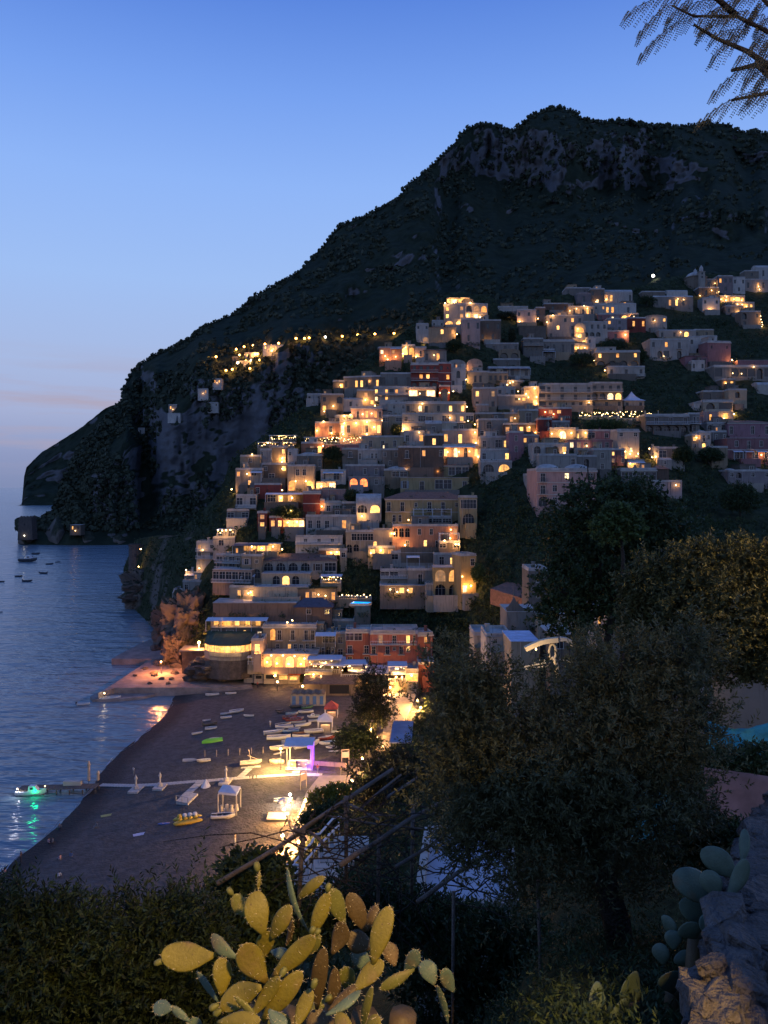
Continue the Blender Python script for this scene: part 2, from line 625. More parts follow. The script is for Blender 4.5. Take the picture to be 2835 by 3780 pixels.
CLIFFS = [(2050, 600, 330, 110, 0.9), (2350, 640, 300, 90, 0.6), (1800, 540, 110, 90, 0.8), (1640, 640, 90, 90, 0.6), (900, 1480, 230, 120, 0.8), (700, 1720, 200, 150, 0.9), (420, 1860, 130, 90, 0.8),
          (560, 1560, 90, 110, 0.6), (1300, 1080, 120, 50, 0.5), (1120, 1350, 120, 90, 0.7), (520, 1380, 60, 80, 0.6), (2750, 820, 200, 120, 0.6)]


def mountain():
    pts, fs = [], []
    m, n = len(ts), len(cols)
    uv = []
    for t in ts:
        for u in cols:
            vr = interp(u, RIDGE) + 5 * mn.noise(Vector((u * 0.02, 3, 0))) + 3 * mn.noise(Vector((u * 0.09, 9, 0)))
            uv.append((u, 2013 + (vr - 2013) * t))
    D = DM.many(uv).reshape(m, n)
    # steep rock faces: where the mask is high the slope stands upright, elsewhere it leans back
    C = np.zeros((m, n))
    for j in range(m):
        for i in range(n):
            u, v = uv[j * n + i]
            g = sum(a_ * math.exp(-((u - cu) / ru) ** 2 - ((v - cv) / rv) ** 2) for cu, cv, ru, rv, a_ in CLIFFS)
            C[j, i] = min(1, max(0, g + 0.55 * fbm(Vector((u * 0.006, v * 0.011, 7.0)), 4)))
    C = np.clip((C - 0.25) / 0.35, 0, 1)
    dD = np.diff(D, axis=0)
    w = 1.25 - 1.15 * C[:-1]
    dD2 = dD * w
    dD2 *= (dD.sum(0) / np.maximum(dD2.sum(0), 1.0))[None]
    D = np.vstack([D[:1], D[:1] + np.cumsum(dD2, axis=0)])
    for i in range(n):
        for j in range(m):
            u, v = uv[j * n + i]
            D[j, i] *= 1 + C[j, i] * (0.016 * fbm(Vector((u * 0.035, v * 0.007, 1.0)), 4, 2.2, 0.6))
    D = D.reshape(-1)
    for (u, v), d in zip(uv, D):
        p = P(u, v, d)
        pts.append(P(u, v, d * (1 + mountain_disp(p) * min(1, (2013 - v) / 120.0))))
    for j in range(m - 1):
        for i in range(n - 1):
            fs.append((j * n + i, j * n + i + 1, (j + 1) * n + i + 1, (j + 1) * n + i))
    o = len(pts)
    for i in range(n):                        # the slope behind the ridge
        pts.append(pts[(m - 1) * n + i] + Vector((0, 500, -260)))
    for i in range(n - 1):
        fs.append(((m - 1) * n + i, (m - 1) * n + i + 1, o + i + 1, o + i))
    mb = MB()
    mb.add(pts, fs)
    ob = mb.build('mountain', M_MOUNT, kind='structure', smooth=True)
    global MBVH
    MBVH = BVHTree.FromPolygons(pts, fs)
    return pts[:o], m, n


MP, MM, MN = mountain()

# far headland that closes the bay
mb = MB()
FAR = [(64, 1865), (84, 1855), (84, 1790), (94, 1728), (150, 1672), (290, 1585), (390, 1506), (460, 1480), (640, 1478)]
fu = list(np.linspace(64, 640, 70))
pts, fs = [], []
for t in np.linspace(0, 1, 40):
    for u in fu:
        vr = interp(u, FAR) + 3 * mn.noise(Vector((u * 0.06, 1, 0)))
        v = 1866 + (vr - 1866) * t
        d = 2080 + 260 * t + 0.25 * (u - 64)
        p = P(u, v, d)
        pts.append(P(u, v, d * (1 + 0.03 * fbm(Vector((p.x * 0.01, p.y * 0.01, p.z * 0.004)), 4) * min(1, 4 * t))))
n_ = len(fu)
for j in range(39):
    for i in range(n_ - 1):
        fs.append((j * n_ + i, j * n_ + i + 1, (j + 1) * n_ + i + 1, (j + 1) * n_ + i))
o_ = len(pts)
for i in range(n_):
    pts.append(pts[39 * n_ + i] + Vector((60, 600, -150)))
for j in range(40):
    pts.append(pts[j * n_] + Vector((100, 700, -20)))
for i in range(n_ - 1):
    fs.append((39 * n_ + i, 39 * n_ + i + 1, o_ + i + 1, o_ + i))
for j in range(39):
    fs.append((o_ + n_ + j, j * n_, (j + 1) * n_, o_ + n_ + j + 1))
mb.add(pts, fs)
mb.build('headland', M_MOUNT, kind='structure', smooth=True)

# low wood and scrub on the mountain: one mass, seen far off
def clump_mesh(rng, r, n=9, squash=0.8):
    """a few crossed leaf faces that read as one bush"""
    vs_, fs_ = [], []
    for k in range(n):
        d = Vector((rng.gauss(0, 1), rng.gauss(0, 1), rng.gauss(0, 1) * squash)).normalized()
        c = d * r * rng.uniform(0.35, 0.85)
        a = d.orthogonal().normalized()
        b = d.cross(a)
        s_ = r * rng.uniform(0.35, 0.7)
        an = rng.uniform(0, 6.3)
        a, b = a * math.cos(an) + b * math.sin(an), b * math.cos(an) - a * math.sin(an)
        o = len(vs_)
        vs_ += [c + a * s_, c + b * s_ * 0.8, c - a * s_ * 0.9, c - b * s_ * 0.7]
        fs_.append((o, o + 1, o + 2, o + 3))
    return vs_, fs_


M_WOODS = leaf_mat('wood_leaves', (0.046, 0.055, 0.033), 0.25, 0.0, 0.9)
rng = random.Random(5)
protos = [clump_mesh(rng, 1.0) for _ in range(12)]
mb = MB()
for k in range(16000):
    j = rng.randrange(6, MM) if k > 1500 else MM - 1 - rng.randrange(2)
    i = rng.randrange(MN)
    p = MP[j * MN + i]
    if p.z < 12:
        continue
    if mn.noise(p * 0.012) < -0.12 and k > 1500:
        continue
    vs_, fs_ = protos[k % 12]
    s_ = rng.uniform(2.5, 6.5) * p.y / 1200.0 + 0.6
    if k <= 1500:
        s_ *= 0.55
    mb.add([p + q * s_ + Vector((0, -s_ * 0.3, s_ * 0.2)) for q in vs_], fs_)
mb.build('mountain_woodland', M_WOODS, kind='stuff', label='dark scrub and low wood covering the mountain slopes', cat='woodland')

# ---------------------------------------------------------------- beach
BX = -55.0


def sand_z(x, y):
    w = BX + 1.2 * math.sin(y * 0.11) + 0.8 * math.sin(y * 0.043 + 1)
    d = x - w
    return -0.6 + 0.6 * min(1, max(0, d + 3) / 3) + (min(2.6, 0.085 * d) if d > 0 else 0)


def G(u, v, dz=0.0):
    """the point on the beach seen at pixel (u, v)"""
    D = 150.0
    for _ in range(14):
        x = (u - CX) / F * D
        D = (H - sand_z(x, D) - dz) / ((v - HY) / F)
    return P(u, v, D)


xs = list(np.linspace(-60, 26, 87))
ys = list(np.linspace(88, 222, 120))
mb = MB()
mb.add([(x, y, sand_z(x, y) + 0.05 * fbm(Vector((x * 0.35, y * 0.35, 0)), 3)) for y in ys for x in xs],
       [(j * 87 + i, j * 87 + i + 1, (j + 1) * 87 + i + 1, (j + 1) * 87 + i) for j in range(119) for i in range(86)])


def sand_material():
    m = mat('beach_sand', (0.088, 0.076, 0.070), 0.95, 0.35, 0.8, bump=0.9, bscale=2.2)
    n, l = m.node_tree.nodes, m.node_tree.links
    b = n['Principled BSDF']
    src = b.inputs['Base Color'].links[0].from_socket
    ge = n.new('ShaderNodeNewGeometry')
    sp = n.new('ShaderNodeSeparateXYZ')
    l.new(ge.outputs['Position'], sp.inputs[0])
    wet = n.new('ShaderNodeMapRange')
    wet.inputs[1].default_value, wet.inputs[2].default_value = 0.55, 0.25
    l.new(sp.outputs['Z'], wet.inputs[0])
    mx = n.new('ShaderNodeMix')
    mx.data_type = 'RGBA'
    l.new(wet.outputs[0], mx.inputs[0])
    l.new(src, mx.inputs[6])
    mx.inputs[7].default_value = (0.03, 0.028, 0.028, 1)
    l.new(mx.outputs[2], b.inputs['Base Color'])
    return m


mb.build('beach', sand_material(), kind='structure', smooth=True)

# thin line of foam where the waves run out
mb = MB()
pr = []
for k in range(200):
    y = 90 + k * 0.6
    w = BX + 1.2 * math.sin(y * 0.11) + 0.8 * math.sin(y * 0.043 + 1)
    x = w + 0.1 + 0.9 * fbm(Vector((y * 0.13, 0, 4)), 3)
    th = max(0.01, 0.06 + 0.4 * mn.noise(Vector((y * 0.21, 3, 1))))
    pr += [(x - th, y, 0.09), (x + th, y, 0.10 + max(0, 0.085 * (x - w)))]
mb.add(pr, [(2 * k, 2 * k + 1, 2 * k + 3, 2 * k + 2) for k in range(199)])
mb.build('foam', mat('sea_foam', (0.26, 0.28, 0.31), 0.9, 0.4, 1.5), kind='stuff', label='thin line of pale foam along the waterline', cat='foam')

# ---------------------------------------------------------------- houses
ZONE = {1: (1400, 950, .434), 2: (2000, 950, .5033), 3: (1050, 1350, .4521), 4: (1700, 1350, .4521), 5: (800, 1650, .4219), 6: (1200, 1700, .4219),
        7: (550, 1950, .4219), 8: (1150, 1950, .4521), 9: (300, 2250, .4219), 10: (900, 2250, .4521), 11: (0, 2700, .4822), 12: (650, 2650, .4521),
        13: (1900, 1700, .5636), 14: (800, 2480, .3014), 15: (2335, 1400, .3014), 16: (1750, 1900, .3014), 17: (0, 1700, .4219), 18: (400, 1150, .6631),
        19: (1000, 2850, .4822), 20: (500, 3050, .7233), 21: (2435, 2900, .398), 22: (2200, 0, .3828), 0: (0, 0, 1.0)}


def Z(z, x, y):
    a, b, s = ZONE[z]
    return a + x * s, b + y * s


FOOT = []            # picture rectangles taken by houses, so that scrub keeps off them
HOUSES = []
LITCH = {'L': 0, 'l': 1, 'm': 2, 'D': 0, 'A': 0, 'G': 0, 'B': 1}
hr = random.Random(3)
SHUT = [mat('green_shutter', (0.05, 0.08, 0.06), 0.7, 0.2), mat('brown_shutter', (0.11, 0.07, 0.045), 0.7, 0.2), mat('grey_shutter', (0.22, 0.22, 0.23), 0.7, 0.2)]


def facade(root, wall, O, X, W, zb, zt, rows, near, trim=None, rail=True):
    O, X = Vector(O), Vector(X)
    inn = Vector((-X.y, X.x, 0))
    M = Matrix(((X.x, inn.x, 0, O.x), (X.y, inn.y, 0, O.y), (0, 0, 1, 0), (0, 0, 0, 1)))

    def q(*ps):
        wall.add([M @ Vector(p) for p in ps], [tuple(range(len(ps)))])
    rows = rows.split('/')
    hh = (zt - zb) / len(rows)
    for r, row in enumerate(rows):
        z0 = zt - (r + 1) * hh
        z1 = z0 + hh
        cw = W / len(row)
        for c, ch in enumerate(row):
            a0, a1 = c * cw, (c + 1) * cw
            if ch == '.':
                q((a0, 0, z0), (a1, 0, z0), (a1, 0, z1), (a0, 0, z1))
                continue
            arch = ch in 'aAo'
            if arch:
                ow, s0, s1 = min(0.74 * cw, 3.6), 0.04, 0.84
            elif ch in 'dDB':
                ow, s0, s1 = min(0.5 * cw, 1.35), 0.05, 0.74
            elif ch in 'gG':
                ow, s0, s1 = 0.9 * cw, 0.22, 0.84
            elif ch == 'q':
                ow, s0, s1 = min(0.35 * cw, 0.8), 0.4, 0.68
            else:
                ow, s0, s1 = min(0.48 * cw, 1.25), 0.26, 0.76
            b0, b1 = (a0 + a1 - ow) / 2, (a0 + a1 + ow) / 2
            za, zc = z0 + hh * s0, z0 + hh * s1
            if arch:
                ry = min(ow / 2, (zc - za) * 0.55)
                out = [(b0, za)] + [((b0 + b1) / 2 - ow / 2 * math.cos(math.pi * k / 8), zc - ry + ry * math.sin(math.pi * k / 8)) for k in range(9)] + [(b1, za)]
            else:
                out = [(b0, za), (b0, zc), (b1, zc), (b1, za)]
            q((a0, 0, z0), (a1, 0, z0), (a1, 0, za), (a0, 0, za))
            q((a0, 0, za), (b0, 0, za), (b0, 0, z1), (a0, 0, z1))
            q((b1, 0, za), (a1, 0, za), (a1, 0, z1), (b1, 0, z1))
            top = out[1:-1]
            for k in range(len(top) - 1):
                q((top[k][0], 0, top[k][1]), (top[k + 1][0], 0, top[k + 1][1]), (top[k + 1][0], 0, z1), (top[k][0], 0, z1))
            dp = 0.9 if arch and ch == 'a' else 0.28
            for k in range(len(out)):
                p, p2 = out[k], out[(k + 1) % len(out)]
                q((p[0], 0, p[1]), (p[0], dp, p[1]), (p2[0], dp, p2[1]), (p2[0], 0, p2[1]))
            if ch == 'o':
                pm = M_ORANGE
            elif ch in LITCH:
                rv_ = hr.random()
                pm = LIT[LITCH[ch]] if rv_ < 0.5 else (LIT[min(2, LITCH[ch] + 1)] if rv_ < 0.68 else LIT_ALT[hr.randrange(3)])
            else:
                pm = M_GLASS
            pane = MB()
            pane.add([M @ Vector((p[0], dp - 0.02, p[1])) for p in out], [tuple(range(len(out) - 1, -1, -1))])
            if near:
                fr = MB()
                t = 0.12
                if not arch:
                    fr.box(b0 - t, b1 + t, -0.05, 0.02, za - t, za, M)
                    fr.box(b0 - t, b1 + t, -0.05, 0.02, zc, zc + t, M)
                    fr.box(b0 - t, b0, -0.05, 0.02, za, zc, M)
                    fr.box(b1, b1 + t, -0.05, 0.02, za, zc, M)
                nm = 2 if ow < 2.0 else max(2, int(ow / 0.9))
                for k in range(1, nm):
                    x = b0 + ow * k / nm
                    fr.box(x - 0.035, x + 0.035, dp - 0.09, dp - 0.03, za, zc - (0.05 if arch else 0), M)
                zm = za + (zc - za) * 0.62
                fr.box(b0, b1, dp - 0.09, dp - 0.03, zm - 0.03, zm + 0.03, M)
                if ch in 'wd' and ow < 1.3 and hr.random() < 0.6:
                    sm_ = hr.choice(SHUT)
                    for sx in (b0 - ow * 0.52 - t, b1 + t):
                        if sx > a0 and sx + ow * 0.52 < a1:
                            MB().box(sx, sx + ow * 0.5, -0.075, -0.012, za, zc, M).build('shutter', sm_, root)
                w = fr.build('window', trim or M_TRIM, root)
                pane.build('pane', pm, w)
            else:
                pane.build('window', pm, root)
            if ch in 'dDB' and rail:
                bl = MB().box(b0 - 0.5, b1 + 0.5, -0.95, -0.003, za - 0.16, za - 0.02, M)
                bo = bl.build('balcony', M_TRIM, root)
                if near:
                    rl = MB()
                    rl.box(b0 - 0.5, b1 + 0.5, -0.95, -0.91, za + 0.92, za + 0.97, M)
                    rl.box(b0 - 0.5, b0 - 0.46, -0.91, 0, za + 0.92, za + 0.97, M)
                    rl.box(b1 + 0.46, b1 + 0.5, -0.91, 0, za + 0.92, za + 0.97, M)
                    nb = int((b1 - b0 + 1) / 0.3)
                    for k in range(nb + 1):
                        x = b0 - 0.48 + (b1 - b0 + 0.96) * k / nb
                        rl.box(x - 0.015, x + 0.015, -0.945, -0.915, za - 0.02, za + 0.92, M)
                    rl.build('railing', M_IRON, bo)


def lamp_on(root, M_inv, u, v, D, watt, warm=True, r=0.22):
    p = M_inv @ P(u, v, D)
    m = MB()
    m.lathe([(0.02, -r), (r * 0.8, -r * 0.6), (r, 0), (r * 0.8, r * 0.6), (0.02, r)], 8, p)
    lo = m.build('lamp', M_GLOBE if warm else M_GLOBEW, root)
    if watt:
        point_light(p + Vector((0, -0.55, 0)), watt * 1.15, (1.0, 0.49, 0.15) if warm else (1.0, 0.86, 0.62), 0.25, lo)
    return lo


def house(z, x0, x1, yt, yb, col, rows, roof, label, yaw=0.0, lamps=(), dep=None, cat='house', dd=0.0, rs=None, ls=None, D=None,
          trim=None, base=4.0, name='house', cornice=False, bands=False, rooft=None, balc=None, chim=True, ext=()):
    u0, v0 = Z(z, x0, yt)
    u1, v1 = Z(z, x1, yb)
    um = (u0 + u1) / 2
    if D is None:
        D = DG(um, v1) + dd
    s = D / F
    ya = rad(yaw)
    W = (u1 - u0) * s / max(0.3, math.cos(ya))
    Ht = (v1 - v0) * s
    FOOT.append((u0, u1, v0, v1))
    loc = P(um, v1, D)
    root = thing(name, label, cat, loc, ya, 'houses of the hillside town' if cat == 'house' else None)
    Mi = (Matrix.Translation(loc) @ Matrix.Rotation(ya, 4, 'Z')).inverted()
    near = D < 300
    d = dep or min(13.0, max(6.5, W * 0.7))
    pm = paint(col)
    tm = trim or M_TRIM
    w = MB()
    a, b = -W / 2, W / 2
    facade(root, w, (a, 0, 0), (1, 0, 0), W, 0.0, Ht, rows, near, tm)
    w.quad((a, 0, -base), (b, 0, -base), (b, 0, 0), (a, 0, 0))
    if rs:
        facade(root, w, (b, 0, 0), (0, 1, 0), d, 0.0, Ht, rs, near, tm)
    else:
        w.quad((b, 0, 0), (b, d, 0), (b, d, Ht), (b, 0, Ht))
    w.quad((b, 0, -base), (b, d, -base), (b, d, 0), (b, 0, 0))
    if ls:
        facade(root, w, (a, d, 0), (0, -1, 0), d, 0.0, Ht, ls, near, tm)
    else:
        w.quad((a, d, 0), (a, 0, 0), (a, 0, Ht), (a, d, Ht))
    w.quad((a, d, -base), (a, 0, -base), (a, 0, 0), (a, d, 0))
    w.quad((b, d, -base), (a, d, -base), (a, d, Ht), (b, d, Ht))
    w.build('wall', pm, root)
    rm = rooft or M_ROOF
    rk = roof[0]
    if rk in 'fdpn':
        r = MB()
        r.box(a - 0.12, b + 0.12, -0.12, d + 0.12, Ht + 0.002, Ht + 0.14)
        if rk != 'n':
            pw, ph = 0.22, 0.55
            for bx in ((a, b, 0, pw), (a, b, d - pw, d), (a, a + pw, pw, d - pw), (b - pw, b, pw, d - pw)):
                r.box(bx[0], bx[1], bx[2], bx[3], Ht + 0.14, Ht + 0.14 + ph)
        ro = r.build('roof', rm if rk != 'f' else [rm], root)
        if rk == 'd':
            nd = int(roof[1:] or 1)
            for k in range(nd):
                rr = min(W / nd, d) * 0.42
                cx = a + W * (k + 0.5) / nd
                dm = MB().lathe([(rr, 0), (rr * 0.97, 0.12 * rr), (rr * 0.8, 0.30 * rr), (rr * 0.5, 0.44 * rr), (rr * 0.2, 0.50 * rr), (0.02, 0.51 * rr)], 16, (cx, d * 0.45, Ht + 0.13), W / nd * 0.44 / rr)
                dm.build('dome', M_ROOF, ro, smooth=True)
        if rk == 'p':
            pg = MB()
            for x in np.linspace(a + 0.2, b - 0.2, max(2, int(W / 3) + 1)):
                for y in (0.3, min(d - 0.3, 4.0)):
                    pg.box(x - 0.09, x + 0.09, y - 0.09, y + 0.09, Ht + 0.14, Ht + 2.6)
            for y in (0.3, min(d - 0.3, 4.0)):
                pg.box(a, b, y - 0.07, y + 0.07, Ht + 2.6, Ht + 2.75)
            for x in np.linspace(a + 0.1, b - 0.1, max(3, int(W / 0.9))):
                pg.box(x - 0.05, x + 0.05, 0.1, min(d - 0.1, 4.4), Ht + 2.75, Ht + 2.87)
            pg.build('pergola', M_WIRON, root)
        if chim and near and hr.random() < 0.7 and rk in 'fd':
            x = hr.uniform(a * 0.7, b * 0.7)
            y = d * hr.uniform(0.4, 0.75)
            ch = MB().box(x - 0.35, x + 0.35, y - 0.3, y + 0.3, Ht + 0.1, Ht + 1.5)
            ch.box(x - 0.45, x + 0.45, y - 0.4, y + 0.4, Ht + 1.5, Ht + 1.62)
            ch.build('chimney', pm, ro)
    elif rk == 't':
        rh = float(roof[1:] or 1.5)
        r = MB()
        o = 0.45
        ins = min(d * 0.45, W * 0.25)
        r.add([(a - o, -o, Ht), (b + o, -o, Ht), (b + o, d + o, Ht), (a - o, d + o, Ht), (a + ins, d * 0.45, Ht + rh), (b - ins, d * 0.45, Ht + rh)],
              [(0, 1, 5, 4), (1, 2, 5), (2, 3, 4, 5), (3, 0, 4), (3, 2, 1, 0)])
        r.build('roof', rooft or M_TILE, root)
    elif rk in 'vx':
        rh = float(roof[1:] or 1.6)
        n = 10
        r = MB()
        if rk == 'v':
            A = [(a + W * (1 - math.cos(math.pi * k / n)) / 2, 0, Ht + rh * math.sin(math.pi * k / n)) for k in range(n + 1)]
            B = [(p[0], d, p[2]) for p in A]
        else:
            A = [(a, d * (1 - math.cos(math.pi * k / n)) / 2, Ht + rh * math.sin(math.pi * k / n)) for k in range(n + 1)]
            B = [(b, p[1], p[2]) for p in A]
        r.add(A + B, [(k, k + 1, n + 2 + k, n + 1 + k) if rk == 'x' else (k, n + 1 + k, n + 2 + k, k + 1) for k in range(n)] + [tuple(range(n + 1)), tuple(range(2 * n + 1, n, -1))])
        r.build('roof', pm if rk == 'v' else M_ROOF, root)
    elif rk == 'y':
        rh = float(roof[1:] or 2.0)
        r = MB()
        o = 0.5
        ring = [(a - o, -o), (b + o, -o), (b + o, d + o), (a - o, d + o)]
        lv = []
        for f, hz in ((1, 0), (0.62, 0.2), (0.32, 0.48), (0.1, 0.85), (0.02, 1.0)):
            lv += [(p[0] * f, d / 2 + (p[1] - d / 2) * f, Ht + rh * hz) for p in ring]
        r.add(lv, [(4 * j + k, 4 * j + (k + 1) % 4, 4 * j + 4 + (k + 1) % 4, 4 * j + 4 + k) for j in range(4) for k in range(4)] + [(3, 2, 1, 0), (16, 17, 18, 19)])
        r.build('roof', M_AWN, root)
    if cornice:
        c = MB().box(a - 0.25, b + 0.25, -0.25, -0.003, Ht - 0.42, Ht - 0.06)
        if rs:
            c.box(b + 0.003, b + 0.25, -0.003, d, Ht - 0.42, Ht - 0.06)
        c.build('cornice', tm, root)
    if bands:
        nr = len(rows.split('/'))
        for k in range(1, nr):
            zz = Ht * k / nr
            MB().box(a - 0.08, b + 0.08, -0.09, -0.003, zz - 0.16, zz + 0.06).build('string_course', tm, root)
    if balc:                              # one long balcony with a balustrade, storeys counted from the top
        nr = len(rows.split('/'))
        for k in balc:
            zz = Ht * (nr - 1 - k) / nr
            sl = MB().box(a, b, -1.3, -0.004, zz - 0.18, zz).build('balcony', tm, root)
            rl = MB().box(a, b, -1.3, -1.22, zz + 0.9, zz + 0.98)
            nb = int(W / 0.45)
            for i in range(nb + 1):
                x = a + 0.04 + (W - 0.08) * i / nb
                rl.box(x - 0.03, x + 0.03, -1.285, -1.235, zz, zz + 0.9)
            rl.build('railing', M_WIRON if near else tm, sl)
    if name == 'house' and chim and D < 420:
        er = random.Random(int(u0 * 7 + v0))
        if W > 5 and er.random() < 0.55:              # small room on the roof
            rw = W * er.uniform(0.25, 0.45)
            rx = a + (W - rw) * er.random()
            rh_ = er.uniform(2.0, 2.7)
            ry = er.uniform(1.5, 3.0)
            if rk in 'fdp' and ry + 2.5 < d:
                rb = MB()
                facade(root, rb, (rx, ry, 0), (1, 0, 0), rw, Ht + 0.14, Ht + 0.14 + rh_, er.choice(['.w', 'w.', '.d', 'm.', '.w.']), near, tm, False)
                for q_ in (((rx + rw, ry), (rx + rw, d - 0.3)), ((rx + rw, d - 0.3), (rx, d - 0.3)), ((rx, d - 0.3), (rx, ry))):
                    rb.quad((*q_[0], Ht + 0.14), (*q_[1], Ht + 0.14), (*q_[1], Ht + 0.14 + rh_), (*q_[0], Ht + 0.14 + rh_))
                rb.box(rx - 0.2, rx + rw + 0.2, ry - 0.25, d - 0.2, Ht + 0.143 + rh_, Ht + 0.3 + rh_)
                rb.build('roof_room', paint(er.choice([col, 'pale', 'white', 'beige', 'grey'])), root)
        if er.random() < 0.75:                        # walled terrace in front
            t0 = a + W * er.uniform(-0.05, 0.3)
            t1 = b - W * er.uniform(-0.05, 0.3)
            td = er.uniform(1.6, 3.2)
            tb_ = MB().box(t0, t1, -td, -0.004, -base, -0.1)
            tb_.box(t0, t1, -td, -td + 0.18, -0.1, 0.75)
            tb_.box(t0, t0 + 0.18, -td + 0.18, -0.004, -0.1, 0.75)
            tb_.box(t1 - 0.18, t1, -td + 0.18, -0.004, -0.1, 0.75)
            tb_.build('terrace', paint(er.choice([col, col, 'pale', 'grey', 'stone', 'beige'])), root)
        if near:
            for k_ in range(er.randrange(0, 3)):
                x_ = a + W * er.uniform(0.05, 0.95)
                MB().tube([(x_, -0.07, 0.1), (x_, -0.07, Ht)], 0.055, 5).build('drainpipe', M_IRON if er.random() < 0.5 else M_FRAME, root)
        if rk == 'f' and er.random() < 0.5:
            x_, y_ = a + W * er.uniform(0.1, 0.9), d * er.uniform(0.2, 0.5)
            an = MB().tube([(x_, y_, Ht + 0.1), (x_, y_, Ht + er.uniform(2, 3.5))], 0.035, 4)
            an.build('antenna', M_IRON, root)
    for lp in lamps:
        lu, lv_ = Z(z, lp[0], lp[1])
        lamp_on(root, Mi, lu, lv_, D - 0.55 + (lp[3] if len(lp) > 3 else 0), lp[2])
    for e in ext:
        e(root, W, d, Ht, tm)
    HOUSES.append((root, W, d, Ht, D))
    return root


def awning(zf, x0, x1, out=2.2, drop=0.5, material=None):
    def f(root, W, d, Ht, tm):
        a, b = -W / 2 + W * x0, -W / 2 + W * x1
        m = MB()
        zz = Ht * zf
        m.add([(a, -0.01, zz), (b, -0.01, zz), (b, -out, zz - drop), (a, -out, zz - drop), (a, -0.01, zz - 0.06), (b, -0.01, zz - 0.06), (b, -out, zz - drop - 0.06), (a, -out, zz - drop - 0.06)],
              [(0, 3, 2, 1), (4, 5, 6, 7), (3, 7, 6, 2), (0, 4, 7, 3), (1, 2, 6, 5)])
        aw = m.build('awning', material or M_AWN, root)
        for x in np.linspace(a + 0.1, b - 0.1, max(2, int((b - a) / 4) + 1)):
            MB().box(x - 0.05, x + 0.05, -out + 0.03, -out + 0.13, zz - drop - 3.0, zz - drop - 0.06).build('awning_post', M_WIRON, aw)
    return f


# uppermost row
house(1, 550, 730, 405, 592, 'white', 'l.l/L.l/AA', 'f', 'tall floodlit white palace crowning the hill, left wing with lit arches', yaw=-8, lamps=[(560, 390, 900), (690, 560, 500), (640, 375, 1400, 2)], rs=None, dd=0)
house(1, 575, 765, 345, 402, 'cream', 'GGGG', 'n', 'glowing glass roof pavilion on top of the white palace', lamps=[(620, 370, 900), (720, 370, 900)], dd=0, dep=5, base=1, chim=False)
house(1, 730, 925, 400, 535, 'white', 'aAA/lll', 'f', 'right wing of the floodlit white palace with tall lit arches', yaw=10, lamps=[(750, 495, 500), (815, 500, 500), (857, 508, 500), (775, 385, 500)], dd=0)
house(1, 450, 548, 545, 600, 'white', 'w.w', 'f', 'low white house tucked left of the floodlit palace', dd=0)
house(1, 315, 420, 572, 720, 'white', 'w.w/../.A', 'f', 'narrow white tower house at the left end of the top row', lamps=[(380, 745, 250)], dd=0)
house(1, 420, 650, 596, 745, 'beige', '..L.m/.....', 'n', 'plain beige house below the floodlit palace with one lit window', rooft=M_TILE, lamps=[(515, 745, 350), (660, 655, 600)], dd=0)
house(1, 700, 858, 530, 740, 'violet', '.w.w/.w..', 'f', 'grey violet house right under the floodlit palace')
house(1, 856, 1035, 540, 720, 'stone', '.w.w/w.w.', 'f', 'grey stone house beside the umbrella pine', lamps=[(895, 705, 120), (945, 710, 120)])
house(1, 0, 190, 772, 900, 'salmon', 'l.m./....', 'f', 'salmon villa with lit garden at the left end of the upper town', lamps=[(50, 840, 250), (72, 868, 250), (140, 845, 200)], ext=[awning(1.0, 0.5, 1.0, 1.5)])
house(1, 190, 305, 752, 850, 'cream', 'AA', 'f', 'small cream house with two lit arches beside the salmon villa', lamps=[(225, 765, 250), (200, 820, 300)])
house(1, 305, 400, 770, 870, 'peach', '.w.', 'f', 'small peach house lit by one lamp at its corner', lamps=[(312, 845, 500)])
house(1, 380, 572, 790, 905, 'pale', 'w.l.', 't1.0', 'pale house under a grey hipped roof above the dark red hotel', lamps=[(465, 832, 100)], rooft=M_DTILE)
house(1, 270, 500, 908, 1120, 'red', 'wwwq/.LL./aaaa', 'f', 'dark red hotel with white bands and a row of dark arches', bands=True, cornice=True, balc=[0, 1])
house(1, 500, 612, 905, 1130, 'red', 'wq/.m/w.', 'f', 'plain dark red end wall of the banded hotel', yaw=6, bands=True, dd=0, ext=[])
house(1, 250, 478, 1118, 1200, 'peach', 'GgG', 'f', 'lit peach loggia with three lamps below the dark red hotel', lamps=[(265, 1140, 300), (345, 1158, 300), (420, 1155, 300), (470, 1195, 300)], dd=-3, trim=M_TRIM)
house(1, 510, 600, 1100, 1185, 'red', 'a', 'f', 'small red gatehouse with white corner pillars and lit arch', lamps=[(515, 1152, 250), (592, 1150, 250), (630, 1140, 300)], dd=-3)
house(1, 10, 272, 992, 1105, 'pale', 'd.d.d', 'f', 'pale house with three dark doors left of the dark red hotel')
house(1, 580, 735, 905, 1000, 'white', '.a.', 'v1.8', 'white house with a domed front right of the dark red hotel')
house(1, 745, 878, 905, 985, 'peach', '..a', 'v2.2', 'peach vaulted house with one dark arched door', lamps=[(735, 945, 300)])
house(1, 608, 738, 950, 1110, 'white', '.a./w.w', 'f', 'tall white house between the red hotel and the lit stairs')
house(1, 750, 928, 978, 1090, 'cream', '.ww.', 'f', 'cream house with a bright lamp washing its left corner', lamps=[(738, 1040, 700)])
house(1, 926, 1095, 985, 1065, 'beige', 'wwww', 'f', 'low beige house with a row of dark windows in the upper town')
house(1, 905, 1185, 738, 800, 'grey', '.w.w.w', 'f', 'flat grey house above the pair of blind vaults')
house(1, 1015, 1198, 800, 880, 'beige', 'aa', 'v1.2', 'beige house with two big blind vaults')
house(1, 970, 1200, 872, 935, 'grey', 'w.w.w', 'f', 'grey house with three small windows under the blind vaults')
